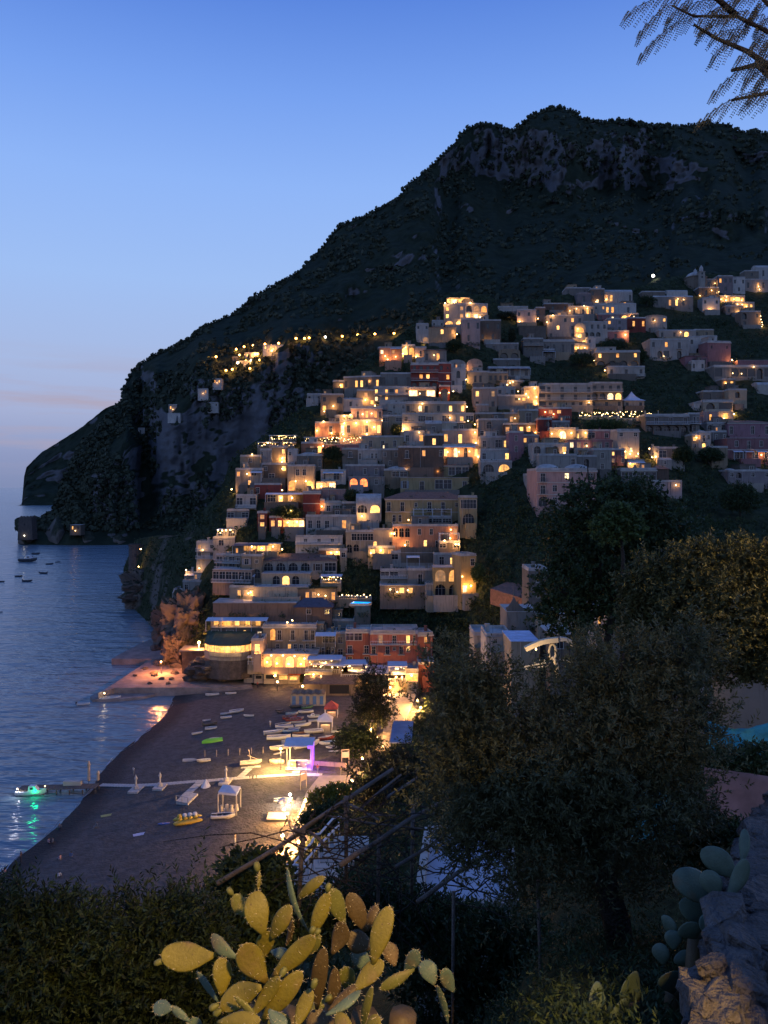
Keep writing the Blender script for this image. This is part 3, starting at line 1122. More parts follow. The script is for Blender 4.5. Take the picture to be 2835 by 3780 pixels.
house(1, 925, 1280, 940, 1030, 'white', 'w.ww.w', 'f', 'white terrace house with a long pale awning across its front', ext=[awning(1.0, 0.0, 1.0, 2.5)], balc=[0])
house(1, 1010, 1265, 425, 480, 'white', '....', 'f', 'long white house with an overhanging flat roof on the skyline', dd=0)
house(1, 1170, 1335, 452, 575, 'violet', 'w.w./....', 'f', 'blue grey house on the skyline with a lamp at each foot', lamps=[(1195, 545, 500), (1350, 520, 400)])
house(1, 1330, 1412, 432, 515, 'brown', 'w.', 'f', 'narrow brown house on the skyline', dd=0)
house(1, 1400, 1605, 398, 465, 'brown', '.w.w', 'f', 'long brown house on the skyline beside the lit stair', dd=0, lamps=[(1480, 490, 300), (1620, 455, 300)])
house(1, 1190, 1420, 585, 690, 'stone', '....', 'n', 'bare grey retaining wall of the upper garden', cat='wall', name='garden_wall', dd=0, rooft=M_HILL, chim=False)
house(1, 1225, 1395, 695, 860, 'grey', '.w.w/www./....', 'f', 'grey house with dark recessed balconies below the garden wall', balc=[0])
house(2, 5, 240, 612, 715, 'pale', 'd.d.d.d', 'f', 'long pale house with four narrow arched doors', cornice=True)
house(2, 0, 95, 680, 750, 'grey', 'ww', 'f', 'small grey porch house under the long pale house', ext=[awning(0.9, 0, 1, 2.0)])
house(2, 40, 305, 432, 600, 'white', 'w.wlw/.L.w./w..w.', 'f', 'big white apartment house with a lit bay beside it', lamps=[(38, 475, 300), (80, 425, 350), (205, 392, 350)])
house(2, 240, 320, 505, 600, 'cream', 'A/L', 'v1.5', 'brightly lit cream bay with an arched window', lamps=[(265, 525, 300), (268, 578, 400)], dd=-3)
house(2, 300, 482, 478, 600, 'white', '.www/aaa.', 'f', 'white house with three dark ground floor arches')
house(2, 228, 338, 600, 640, 'cream', 'LL', 'f', 'lit cream terrace with two lamps, upper of three steps', lamps=[(242, 615, 250), (300, 622, 250)])
house(2, 230, 350, 642, 690, 'cream', 'LLl', 'f', 'lit cream terrace below, lowest of three steps', lamps=[(265, 663, 250), (315, 663, 250), (325, 703, 250)])
house(2, 338, 395, 590, 690, 'white', 'w./..', 'f', 'slim white house closing the lit terraces')
house(2, 178, 360, 228, 290, 'grey', 'w...w.', 'f', 'ruined looking grey house on the skyline with spiked roof', dd=0)
house(2, 255, 362, 270, 345, 'violet', '.w.', 'v1.2', 'violet house with a low vault on the skyline', dd=0)
house(2, 358, 460, 235, 350, 'stone', 'w.w/.l.', 'f', 'square stone house with one lit window on the skyline', lamps=[(397, 325, 200)], dd=0)
house(2, 458, 665, 255, 345, 'white', 'll...w', 'x2.2', 'large white house with curved roof at the crest', lamps=[(473, 308, 300)], dd=0)
house(2, 190, 385, 365, 432, 'cream', 'lwlwlw', 'f', 'cream house with a string of lamps along its terrace', lamps=[(255, 378, 200), (310, 355, 200), (335, 375, 200)])
house(2, 385, 465, 350, 430, 'pale', 'w.l/...', 'f', 'small pale house beside the pair of lit square windows')
house(2, 462, 692, 345, 425, 'white', 'LL..d.', 'f', 'white house with two lit square windows side by side')
house(2, 575, 710, 418, 470, 'peach', 'AA', 'f', 'peach terrace with two glowing arches above the small red house', lamps=[(665, 438, 700)])
house(2, 622, 762, 448, 525, 'red', '.l.l', 'f', 'small dark red house with two tiny lit windows in the upper town', dd=-1)
house(2, 410, 580, 420, 470, 'rose', 'w.w.', 'f', 'low rose house left of the glowing arches')
house(2, 478, 625, 455, 545, 'violet', 'l.w./..w.', 'f', 'violet house left of the small dark red house')
house(2, 482, 640, 545, 610, 'rose', '.w..', 'f', 'rose house with a bright lamp at its right end', lamps=[(612, 568, 800)])
house(2, 760, 918, 435, 530, 'pale', '.w.l/....', 'v1.0', 'pale vaulted house right of the small dark red house', lamps=[(828, 463, 150)])
house(2, 735, 905, 255, 305, 'stone', '......', 'f', 'long low stone building left of the domed church', dd=0)
house(2, 820, 1110, 290, 375, 'pale', 'w.lLw.', 'x1.6', 'pale house with two lit windows below the domed church', lamps=[(998, 305, 150), (1040, 310, 150)])
house(2, 920, 1070, 248, 292, 'white', '....', 'x1.2', 'white vaulted nave roof beside the domed church', dd=0)
house(2, 1150, 1300, 225, 300, 'stone', '.w.w', 'f', 'stone house right of the domed church', lamps=[(1245, 243, 250), (1297, 253, 250), (1160, 282, 200), (1160, 310, 200)])
house(2, 1178, 1305, 302, 402, 'white', 'w.w/...', 'f', 'white house below the stone house by the church', lamps=[(1240, 385, 500)])
house(2, 1212, 1292, 165, 235, 'grey', 'w.w', 'f', 'grey house behind the church, leftmost of the far right row', lamps=[(1270, 190, 100)], dd=0)
house(2, 1292, 1402, 140, 262, 'violet', 'lww/.w.', 'f', 'violet house with one lit window in the far right row', dd=0)
house(2, 1402, 1492, 150, 262, 'white', 'w.w/.w.', 'f', 'blue white house in the far right row', dd=0)
house(2, 1488, 1592, 102, 205, 'stone', '.w./...', 'f', 'bare stone house near the right edge of the skyline', dd=0)
house(2, 1570, 1680, 75, 160, 'white', '.w.', 'x2.0', 'white barrel roofed house at the right edge of the skyline', dd=0)
house(2, 1495, 1680, 165, 245, 'white', 'w.lw.', 'f', 'white house with a lit terrace at the right edge, upper row', lamps=[(1590, 213, 200), (1597, 235, 200)], dd=0)
house(2, 1310, 1490, 285, 330, 'cream', 'LlGGl', 'f', 'brightly lit terrace restaurant on the right, upper level', lamps=[(1315, 308, 250), (1355, 290, 250), (1350, 315, 300), (1410, 308, 250), (1465, 316, 250)])
house(2, 1420, 1560, 335, 375, 'cream', 'lGl', 'f', 'lit terrace restaurant on the right, lower level', lamps=[(1435, 345, 250), (1470, 347, 250), (1500, 360, 150)])
house(2, 1350, 1480, 360, 420, 'grey', 'w.w', 'f', 'grey house between the two lit terraces on the right', lamps=[(1445, 405, 700)])
house(2, 1462, 1605, 400, 510, 'stone', 'a.w/w..', 'f', 'stone house with a column of lamps down its right corner', lamps=[(1605, 430, 150), (1607, 456, 150), (1615, 476, 150), (1618, 493, 150), (1612, 508, 150)])
house(2, 860, 1130, 535, 600, 'pale', 'w.w.A.', 'x1.0', 'pale house with one faint round arch, right of centre', lamps=[(1018, 550, 120)])
house(2, 795, 1080, 605, 745, 'white', 'w.m.d./.ag.a.', 'f', 'white house on the dark slope with two wide dark arches', lamps=[(895, 725, 60)])
house(2, 1078, 1282, 585, 720, 'white', 'w.w./.a.a', 'f', 'white house with curved parapet and two tall arches', yaw=-6)
house(2, 1120, 1262, 535, 590, 'beige', 'w.w.', 'f', 'beige house behind the curved white parapet', dd=0)
house(2, 1212, 1392, 622, 782, 'rose', 'q.q/...', 'f', 'windowless rose cube house with pale corner strips', yaw=8, cornice=True, lamps=[(1397, 755, 450)])
house(2, 1050, 1215, 725, 800, 'mauve', '.w.w', 't1.0', 'low mauve house under the curved white parapet')
house(2, 1100, 1195, 765, 830, 'white', 'w.w', 'f', 'little blue white house below the rose cube')
house(2, 398, 715, 692, 805, 'beige', 'L.l.l/aaaa', 'f', 'beige house with three lit windows over four arches', yaw=-5, lamps=[(385, 758, 350), (655, 800, 120)], cornice=True)
house(2, 485, 755, 806, 872, 'pale', 'w.w.w', 'f', 'pale lower storey below the four arched house', lamps=[(462, 830, 350)], balc=[0])
house(2, 1265, 1690, 800, 895, 'pale', 'g.gggag', 'f', 'long pale house with dark wide arches at the right edge', lamps=[(1395, 750, 300), (1555, 803, 80), (1400, 850, 80), (1465, 853, 80)], cornice=True)
house(2, 1440, 1690, 755, 802, 'rose', '.....w', 'n', 'rose roof storey above the long pale house', dd=0)
house(2, 1320, 1420, 898, 940, 'stone', 'LL', 'f', 'stone cellar with two lit arched windows under the long pale house', lamps=[(1350, 925, 100)], dd=-2)
# middle band, from the right
house(15, 860, 1180, 155, 268, 'stone', 'g..', 'f', 'grey roof storey above the lit white house with arches')
house(15, 865, 1228, 270, 395, 'cream', 'ag', 'f', 'lit white house with two wide arches under a grey top', lamps=[(1115, 440, 500), (1240, 425, 900)], cornice=True, dd=-1)
house(15, 865, 1050, 396, 540, 'pink', '.L.', 'n', 'pink ground floor with one lit arched window', dd=-2)
house(15, 1050, 1235, 396, 510, 'cream', '.G.', 'n', 'cream ground floor washed by a bright lamp', lamps=[(1120, 480, 500)], dd=-2)
house(15, 1175, 1400, 135, 330, 'beige', '.a./...', 'f', 'tall beige house on the slope behind the lit white house')
house(15, 750, 865, 300, 380, 'white', '.w', 'f', 'tiny white house left of the lit white house')
house(15, 1530, 1700, 70, 155, 'pale', '..', 'x1.5', 'pale blue barrel vault near the right edge')
house(15, 160, 690, 445, 660, 'grey', '.d.d.d/aaaaa', 'f', 'dark grey hotel with a row of arches below balconies', lamps=[(345, 712, 100), (518, 710, 100)], balc=[0], cornice=True, trim=M_ROOF)
house(15, 685, 825, 430, 660, 'grey', '.dd/ag.', 'f', 'right wing of the dark grey hotel', yaw=8, balc=[0])
house(15, 910, 1165, 545, 645, 'white', 'a.g', 'f', 'white terrace house with a dark round arch below the lit house')
house(15, 790, 960, 660, 870, 'white', 'mdw/.A.', 'd1', 'white domed house with a lit arched door at its foot', lamps=[(783, 715, 150)])
house(15, 955, 1150, 650, 770, 'grey', '.w.w', 'f', 'grey house joined to the white domed house')
house(15, 725, 800, 690, 860, 'beige', 'L/w', 'f', 'narrow beige house with a lit upper window')
house(15, 1165, 1690, 530, 720, 'mauve', 'w..w.w', 't1.2', 'big mauve palace at the right edge, roof and top floor', cornice=True)
house(15, 1160, 1690, 722, 1000, 'rose', '.w.d.w./.gg.g.g', 'n', 'big rose lower floors with white awnings at the right edge', lamps=[(1578, 925, 300)], ext=[awning(0.45, 0.12, 0.34, 1.6), awning(0.45, 0.38, 0.58, 1.6), awning(0.45, 0.66, 0.9, 1.6)], dd=-1, bands=True, trim=M_TRIM)
house(15, 970, 1165, 840, 1085, 'beige', 'w..', 'f', 'plain beige wall house under the dark round tree')
house(15, 265, 325, 845, 985, 'white', 'w/.', 'f', 'slim white hut with one window under a floodlight', lamps=[(205, 850, 300), (238, 955, 400), (284, 948, 300)])
house(15, 320, 620, 850, 1010, 'grey', 'g.w', 'f', 'low grey house with a tiled edge beside the slim white hut')
house(15, 320, 480, 985, 1060, 'white', '.w.', 'x0.8', 'low white vaulted shed in the middle right')
house(15, 1175, 1690, 1130, 1300, 'violet', 'wa.w.w/......', 'd3', 'grey blue house with shallow domes at the right edge')
house(15, 280, 445, 1100, 1250, 'brown', '...', 't1.2', 'small brown gabled shed below the lit kiosk')
house(15, 230, 605, 1260, 1420, 'violet', '.w.l/....', 'f', 'blue grey flat house above the big green tree', lamps=[(530, 1297, 60)])
house(4, 1310, 1600, 850, 965, 'pale', 'ggg', 'f', 'pale house with three wide mullioned windows', cornice=True)
house(4, 1365, 1500, 782, 830, 'cream', 'GG', 'f', 'glowing cream kiosk terrace', lamps=[(1430, 800, 900), (1385, 800, 400)], dd=-1, ext=[awning(1.0, 0, 1, 1.5)])
house(4, 1280, 1462, 532, 780, 'pale', 'w.w/..../L.l./.L.L', 'f', 'tall pale tower house with uplit lower windows', lamps=[(1345, 700, 300), (1385, 720, 300), (1450, 718, 300)], cornice=True, yaw=5)
house(4, 1040, 1282, 535, 605, 'rose', 'g.w.', 'f', 'rose house with a dark loggia joined to the tall pale tower')
house(4, 880, 1282, 606, 690, 'rose', 'lmw.lwL', 'n', 'long rose storey with a row of small lit windows', lamps=[(1030, 655, 100)], dd=-2)
house(4, 1228, 1342, 690, 805, 'rose', 'L.w/l.w', 'f', 'rose house with two lit windows at its left side')
house(4, 1085, 1232, 690, 865, 'pale', '.w./.w.', 'f', 'tall pale house with closed windows left of the rose house')
house(4, 640, 950, 735, 850, 'white', '....w', 'f', 'blue white roof house behind the pink palace', dd=0)
house(4, 945, 1112, 745, 852, 'grey', '.a.', 'f', 'grey house with a dark barred arch behind the pink palace', dd=0)
house(4, 622, 1115, 855, 1150, 'pink', 'd.L.w/dw.d./aw...', 'd2', 'pink palace with two shallow white domes and one tall lit window', cornice=True, bands=True, yaw=3)
house(4, 542, 626, 897, 985, 'pale', 'gg', 'f', 'small glazed porch on the left flank of the pink palace', dd=0)
house(4, 590, 885, 645, 795, 'white', 'a.al/.w..', 'f', 'white house with two dark arches and one lit window above the gardens', lamps=[(848, 712, 200)])
house(4, 1062, 1322, 145, 345, 'pale', 'wwww/aaAA/w.w.w', 'f', 'pale hotel wing with two lit arches', balc=[0, 1])
house(4, 640, 1075, 155, 345, 'pale', 'gd.d.d.d/gd.d.d.d/gdwdwdw', 'f', 'long pale hotel with three rows of balconies', balc=[0, 1, 2], lamps=[(1050, 300, 200)])
house(4, 1332, 1500, 285, 345, 'pale', 'w.w', 'y4', 'pavilion with a pointed white tent roof')
house(4, 480, 635, 368, 485, 'beige', '.g.', 'f', 'plain beige house left of the dark red villa')
house(4, 632, 908, 352, 450, 'red', '.ll./ww.w', 'f', 'dark red villa with two lit arched windows', lamps=[(692, 378, 120), (760, 395, 120)])
house(4, 635, 745, 440, 555, 'red', '.a/..', 'f', 'red house with a white framed arch under the villa', dd=-2)
house(4, 745, 892, 462, 530, 'grey', 'w.w', 'f', 'grey house with two dark windows over the lit restaurant arch')
house(4, 728, 942, 520, 598, 'cream', '.A.', 'f', 'cream restaurant front with one huge glowing arch', lamps=[(820, 555, 700), (905, 550, 400), (745, 555, 300)], dd=-2)
house(4, 942, 1040, 535, 610, 'cream', 'L.L', 'f', 'small cream house with two lit doors beside the restaurant arch', lamps=[(1020, 548, 300)])
house(4, 355, 640, 482, 560, 'brown', 'BlLl.', 'f', 'brown house with four lit openings and a bright terrace', lamps=[(440, 510, 250), (562, 502, 150), (630, 515, 900), (610, 545, 500)])
house(4, 505, 640, 575, 645, 'pink', 'lwl', 'f', 'small pink house with two lit windows under the bright terrace')
house(4, 395, 515, 548, 725, 'mauve', '.w./.w.', 'f', 'tall mauve house with one window over another')
house(4, 145, 388, 445, 585, 'grey', '.a../w.w.', 'f', 'grey house with a tiled edge above three stacked white floors')
house(4, 165, 398, 588, 690, 'pale', 'w.gL', 'f', 'uppermost of the stacked pale floors beside the mauve house', lamps=[(125, 630, 200), (145, 742, 200)])
house(4, 162, 412, 692, 788, 'white', 'w..L', 'f', 'middle one of the stacked pale floors with a lit window', balc=[0])
house(4, 165, 420, 790, 885, 'white', 'aA', 'f', 'lowest of the stacked pale floors with one lit arch')
house(4, 105, 298, 188, 355, 'peach', 'L.m/w.w', 'f', 'peach house with one bright window under a white roof')
house(4, 296, 448, 182, 245, 'white', 'w.w', 'f', 'white house with two dark windows beside the peach house')
house(4, 300, 550, 250, 345, 'grey', '..wl/....', 'f', 'grey rounded house with one lamp above its terrace', lamps=[(480, 272, 250)])
house(4, 128, 230, 325, 395, 'peach', '...', 'f', 'blank peach gable wall lit from below')
house(4, 120, 360, 395, 445, 'beige', 'a...w', 'f', 'low beige wall house with a little dark arch')
house(4, 350, 480, 395, 480, 'beige', '.l.', 'f', 'beige house with one small cool lit window', lamps=[(445, 430, 60)])
house(4, 520, 640, 180, 345, 'beige', 'lL/.L', 'f', 'beige stair house with lamps climbing to the long hotel', lamps=[(605, 185, 500), (535, 230, 250), (620, 255, 350), (620, 308, 300), (470, 210, 250), (555, 258, 200)])
house(4, 380, 520, 130, 180, 'grey', 'w.w', 'f', 'grey house behind the row of orange lamps', lamps=[(380, 155, 150), (405, 140, 150), (428, 132, 150)])
# centre
house(3, 730, 1020, 180, 300, 'white', 'L.LgL.w/l.l....', 'f', 'white house with five yellow lit windows left of the red hotel', balc=[0])
house(3, 840, 990, 310, 420, 'pale', '.w.w/....', 'f', 'pale blue house left of the long lit white terrace house')
house(3, 985, 1480, 305, 395, 'cream', 'w.Ld.w.L.L', 'f', 'long lit cream house with arched windows, upper floor', lamps=[(1100, 345, 150), (1490, 335, 300), (1125, 310, 200)], cornice=True)
house(3, 960, 1545, 398, 470, 'cream', 'w.gw.g.Lg', 'f', 'long lit cream house, middle floor with a flat terrace', dd=-3, lamps=[(1000, 468, 300), (1350, 425, 200)])
house(3, 800, 962, 415, 520, 'beige', 'g.g/...', 'f', 'beige house with two dark windows above the round bush', dd=-1)
house(3, 960, 1480, 470, 560, 'cream', '.q..L..w.', 'f', 'long lit cream house, lowest floor washed by a bright lamp', dd=-5, lamps=[(975, 520, 1300), (1100, 505, 300), (1500, 450, 350), (1555, 480, 500)])
house(3, 1150, 1285, 475, 570, 'pale', '.w.', 'x1.5', 'pale blue house with a curved top below the lit cream house', dd=-6)
house(3, 975, 1145, 545, 640, 'white', 'w.L', 'f', 'small white house at the foot of the lit cream house', lamps=[(1100, 545, 120)], dd=-4)
house(3, 1145, 1300, 570, 770, 'brown', '.L./...', 'f', 'brown tower house with one lit window', dd=-3)
house(3, 1290, 1580, 530, 650, 'peach', 'L.D.D', 'f', 'peach house with two glowing doors', lamps=[(1560, 632, 400), (1555, 545, 400)], dd=-2)
house(3, 1295, 1585, 655, 765, 'peach', 'L.A.a.L', 'f', 'peach house with three wall lamps under the glowing doors', lamps=[(1332, 705, 350), (1425, 703, 350), (1510, 700, 400), (1580, 742, 350)], dd=-4, ext=[awning(1.0, 0.0, 0.9, 2.0)])
house(3, 930, 1300, 670, 850, 'brown', '.d..L..w/.......', 'f', 'wide brown stone house with a cool lit window', lamps=[(1000, 845, 120)], dd=-6, trim=M_TRIM)
house(3, 630, 975, 585, 690, 'beige', '.w.d.w.', 'f', 'beige house with closed shutters below the restaurant terrace')
house(3, 600, 800, 692, 790, 'white', 'w..ww.', 'f', 'white house with two small dark windows below the shutters', dd=-3)
house(3, 470, 605, 685, 820, 'stone', '.d./...', 'f', 'grey stone house with one tall window left of the white house')
house(3, 795, 935, 690, 830, 'stone', 'w.w/.w.', 'f', 'stone house between the white house and the wide brown house', dd=-3)
house(3, 330, 640, 645, 690, 'rose', '......', 'n', 'low rose wall under the restaurant lights', dd=0, cat='wall', name='terrace_wall', chim=False)
house(3, 545, 800, 345, 450, 'pink', '.d.l.ld', 'f', 'pink hotel with two lit round windows, upper floor', lamps=[(638, 395, 250), (712, 390, 250), (798, 447, 400)], cornice=True)
house(3, 410, 560, 415, 470, 'cream', 'w.w', 'f', 'cream terrace with a bright strip of light', lamps=[(490, 412, 500), (540, 400, 600)])
house(3, 450, 795, 455, 580, 'peach', 'Lw.Lw.L', 'f', 'peach hotel front with three glowing pillars', lamps=[(490, 470, 600), (585, 470, 600), (672, 460, 800), (732, 500, 600), (480, 560, 400), (672, 560, 500)], dd=-3)
house(3, 250, 455, 470, 570, 'salmon', '..w.', 'f', 'salmon garden house left of the glowing pillars', lamps=[(265, 530, 500), (385, 550, 500), (320, 455, 250)])
house(3, 480, 640, 275, 350, 'white', '.w..', 'x1.0', 'white house with a curved roof above the pink hotel')
house(3, 295, 480, 240, 380, 'stone', 'w.a/l..', 'f', 'stone house on the left slope with one dark arch', lamps=[(400, 330, 400), (325, 373, 200)])
house(3, 185, 300, 238, 285, 'white', 'w.w', 'f', 'white house reaching out over the cliff with a strip of light', lamps=[(195, 298, 200), (245, 296, 200)], dd=0)
house(3, 480, 780, 95, 200, 'stone', 'w.lLw.L', 'f', 'long stone house with lit arched windows on the left skyline', lamps=[(695, 128, 150), (655, 285, 500)], yaw=-15)
house(3, 590, 740, 205, 330, 'beige', '.l./m.l', 'f', 'beige house with a bright lamp on its side in the left upper town', lamps=[(660, 280, 700), (740, 325, 250)])
house(3, 395, 490, 130, 200, 'stone', '.l', 'f', 'small stone lookout with a lamp on the left skyline', lamps=[(458, 160, 400)], dd=0)
# left flank
house(5, 380, 480, 30, 155, 'white', 'w../...', 'f', 'blue white house under the lit cliff restaurant')
house(5, 478, 605, 5, 140, 'beige', '..L/..L', 'f', 'beige house with a glowing lamp on its corner', lamps=[(572, 100, 700), (570, 130, 300)])
house(5, 205, 380, 85, 215, 'beige', '.w./...', 'f', 'beige house with a rounded terrace on the left flank', lamps=[(310, 65, 120)])
house(5, 165, 312, 200, 350, 'grey', 'l.L/..l', 'f', 'grey house with three small lit windows at the left edge', lamps=[(130, 370, 600), (265, 235, 120)])
house(5, 300, 400, 200, 330, 'white', 'g./..', 'f', 'white stepped house beside the small lit windows', ext=[awning(0.9, 0, 1, 2.0)])
house(5, 400, 615, 155, 290, 'stone', 'w..L/.g..', 'f', 'stone house with a lit doorway on the left flank', lamps=[(575, 190, 300)])
house(5, 620, 705, 30, 150, 'white', 'w./..', 'f', 'narrow blue white house in front of the lit restaurant')
house(5, 740, 930, -30, 75, 'salmon', '.LL', 'f', 'salmon house with two lit windows below the restaurant umbrellas', lamps=[(930, -10, 500)])
house(5, 700, 922, 78, 200, 'stone', '.w..w', 'd1', 'stone tower house with a shallow white dome', dd=0)
house(5, 618, 855, 170, 385, 'beige', '.ww./A.A', 'f', 'beige house with two lit arched windows at its foot', lamps=[(690, 300, 200), (780, 300, 250), (830, 350, 300)])
house(5, 330, 560, 332, 430, 'red', 'w...', 'f', 'dark red house with a white roof on the left flank')
house(5, 170, 345, 430, 530, 'white', 'g.g', 'f', 'stepped white terraces at the left edge, upper one', balc=[0])
house(5, 90, 280, 560, 640, 'grey', 'g.g', 'f', 'dark pergola terrace house at the left edge', balc=[0], lamps=[(232, 655, 250)])
house(5, 440, 760, 405, 500, 'stone', 'gLL.', 'n', 'stone porch with two lamps under a pale awning', lamps=[(560, 445, 350), (660, 445, 350)], ext=[awning(1.05, -0.02, 1.02, 2.5)], dd=0)
house(5, 755, 908, 402, 585, 'red', '.../...', 'f', 'windowless red house with cream bands and corner strips', bands=True, cornice=True, lamps=[(572, 378, 150)])
house(5, 905, 945, 470, 580, 'salmon', '.', 'f', 'slim salmon wall lit by a hidden lamp', lamps=[(920, 520, 300)], dep=3)
house(5, 940, 1092, 490, 585, 'white', 'ww', 'f', 'white house with two grey windows right of the red house')
house(5, 790, 1125, 372, 485, 'pink', '.....', 'n', 'pink garden wall house under the glass veranda')
house(5, 870, 1040, 305, 372, 'cream', 'GGG', 'n', 'bright glass veranda with white lamps', lamps=[(915, 345, 500), (1000, 335, 400)], dd=0)
house(5, 910, 1130, 212, 308, 'white', 'w.g.', 'f', 'white villa with an open porch above the glass veranda', dd=0, ext=[awning(0.95, 0.1, 0.9, 2)])
house(5, 1155, 1330, 262, 350, 'violet', 'oo', 'n', 'house front with two glowing orange arches', lamps=[(1190, 405, 300)], dd=-1)
house(5, 1125, 1470, 168, 262, 'violet', '...w.w.', 'f', 'violet house above the glowing orange arches')
house(5, 1325, 1470, 262, 350, 'grey', '.w.', 'n', 'grey wing right of the glowing orange arches', dd=-0.5)
house(5, 1218, 1440, 495, 665, 'white', 'aA/...', 'x3.2', 'white house with a rounded blue white roof and two arches', lamps=[(1270, 605, 500)])
house(5, 1095, 1225, 495, 600, 'stone', 'w.w', 'f', 'small stone house left of the rounded white roof')
house(5, 780, 1225, 610, 745, 'white', 'wwd.L.', 'f', 'long blue white house with a dark door and a lit one', lamps=[(1175, 685, 200)])
house(5, 690, 1100, 790, 905, 'white', '.w.w.w./.......', 'f', 'blue white house with shell shaped arches on its terrace', balc=[0])
house(5, 930, 1090, 735, 790, 'white', 'a.a', 'v1.2', 'row of white shell arches', dd=0)
house(5, 355, 440, 580, 710, 'red', 'l/l', 'f', 'narrow dark red house with two tiny lit windows on the left', dd=0)
house(5, 460, 582, 620, 720, 'red', 'LL', 'f', 'dark red house with two lit upright windows')
house(5, 578, 765, 630, 715, 'brown', 'GGGG', 'n', 'glass fronted restaurant glowing on the left flank', lamps=[(650, 555, 500), (620, 660, 300), (700, 655, 300), (745, 680, 250)])
house(5, 1130, 1370, 745, 930, 'beige', '.gggg/aa.w', 'f', 'beige house with glazed veranda over two blind arches')
house(5, 1345, 1640, 728, 890, 'cream', '..l./L.d.', 'f', 'cream house with one small square lit window', lamps=[(1530, 757, 120)])
house(5, 1325, 1560, 882, 950, 'cream', 'LlL', 'f', 'low lit annex with greenish white walls', lamps=[(1435, 905, 600), (1350, 930, 200)], dd=-3)
house(5, 890, 1090, 905, 960, 'brown', '.GG', 'f', 'brown pergola room with amber light', lamps=[(1000, 925, 200), (1050, 920, 200)])
house(5, 1075, 1140, 905, 985, 'white', 'w', 'f', 'small blue white hut beside the amber pergola room')
house(6, 790, 1255, 42, 150, 'yellow', 'wgLw.ggg', 't1.2', 'yellow house top floor with a glazed white veranda', lamps=[(985, 95, 60), (715, 75, 150)], cornice=True)
house(6, 660, 1260, 150, 275, 'yellow', 'w.d.gg.d', 'n', 'big yellow house, middle floor with two wide dark openings', dd=-1, rs='...')
house(6, 515, 790, 88, 225, 'beige', '.gg./....', 'd1', 'dark beige house with deep loggia left of the yellow house')
house(6, 528, 1240, 335, 565, 'yellow', 'd.d.q.d.d.qd/.ww...........', 't2.2', 'long yellow palace with clay roof and tall shuttered doors', cornice=True, bands=True, dd=-2)
house(6, 1180, 1330, 325, 565, 'yellow', 'g/a', 'f', 'yellow porch tower with one big dark arch at the palace end', dd=-3)
house(6, 590, 1165, 575, 775, 'salmon', 'aaa.w.w...m/..d..L.d.L.', 'f', 'salmon house below the white pergola terrace', lamps=[(605, 640, 700), (1100, 605, 120), (1045, 695, 400), (1095, 680, 250), (700, 740, 400)], dd=-3)
house(6, 770, 1110, 500, 560, 'pale', 'gggg', 'p', 'white pergola terrace in front of the yellow palace', lamps=[(730, 520, 200)], dd=-4)
house(6, 1000, 1180, 720, 775, 'stone', 'g.g', 'p', 'small planted terrace with two globe lamps', lamps=[(1045, 700, 250), (1142, 733, 350), (1168, 733, 350)], dd=-5)
house(6, 578, 960, 808, 955, 'white', 'g.wm.L/.......', 'd2', 'blue white villa with shallow domes left of the lit arches', ext=[awning(0.85, 0.35, 0.65, 1.8)])
house(6, 955, 1215, 825, 935, 'white', '.g.L.g', 'f', 'white upper storey over the four arched windows', dd=-1)
house(6, 948, 1190, 937, 1190, 'ochre', 'AA/aa', 'n', 'ochre house with two lit arches above two dark arches', dd=-3)
house(6, 1188, 1325, 835, 1180, 'ochre', '.w/.q/l.', 'f', 'ochre end wall of the arched house with a lit doorway', yaw=18, lamps=[(1230, 1105, 400), (1275, 1095, 400), (1405, 1108, 200), (1200, 1015, 60)], dd=-1)
house(6, 722, 945, 962, 1090, 'pale', '.d.', 'f', 'pale middle house with one dark awning door', dd=-4)
house(6, 485, 720, 965, 1085, 'white', 'gg./...', 'f', 'white glazed veranda house on the left of the villa', dd=-3, balc=[0])
house(6, 480, 940, 1095, 1180, 'stone', '.wLl.w', 'n', 'dark arbour floor with two amber lights under the villa', lamps=[(570, 1128, 80), (632, 1150, 200), (725, 1135, 80)], dd=-5)
house(6, 880, 950, 1090, 1195, 'pale', '.', 'f', 'pale buttress beside the dark arbour', dep=5, dd=-5)
# lower left and seafront
house(7, 985, 1410, 398, 515, 'cream', '.aAa.', 'n', 'arcaded villa, lower floor with one lit arch', dd=-4, rs='..', balc=[0])
house(7, 990, 1640, 285, 400, 'white', 'aaaawg', 't1.8', 'arcaded villa, upper floor with four arches under a brown roof', rooft=M_DTILE, dd=-1)
house(7, 920, 1400, 515, 610, 'cream', '........', 'n', 'pale blind wall under the arcaded villa', dd=-6, lamps=[(890, 560, 250)])
house(7, 810, 985, 245, 440, 'beige', 'wq/ga', 'f', 'beige end of the terraced hotel with one arch', dd=-2, ext=[awning(0.2, 0.0, 0.7, 2.0)])
house(7, 580, 815, 240, 360, 'beige', 'gwgw/gwgw', 'f', 'beige terraced hotel with stacked balconies, upper floors', yaw=-16, balc=[0, 1], dd=0)
house(7, 550, 900, 365, 470, 'grey', 'gggggg', 'n', 'grey arcade of the terraced hotel, lowest floor', yaw=-10, dd=-4, balc=[0])
house(7, 745, 1150, 140, 215, 'stone', '.wLGL.', 'n', 'open lit terrace room under a dark flat roof', lamps=[(900, 160, 450), (985, 175, 450), (1085, 160, 450), (1165, 185, 250)], ext=[awning(1.1, 0.0, 0.75, 3.0, 0.5, M_SLATE)])
house(7, 560, 750, 90, 170, 'pale', '.g..', 'f', 'pale house with a terrace left of the open lit room', lamps=[(605, 18, 350), (640, 20, 350), (675, 18, 350), (712, 15, 350)])
house(7, 415, 575, 130, 330, 'white', 'l.w/w.w/...', 'f', 'white stepped house hanging over the cliff with one lit window', lamps=[(470, 188, 80), (440, 350, 120)], balc=[0, 1])
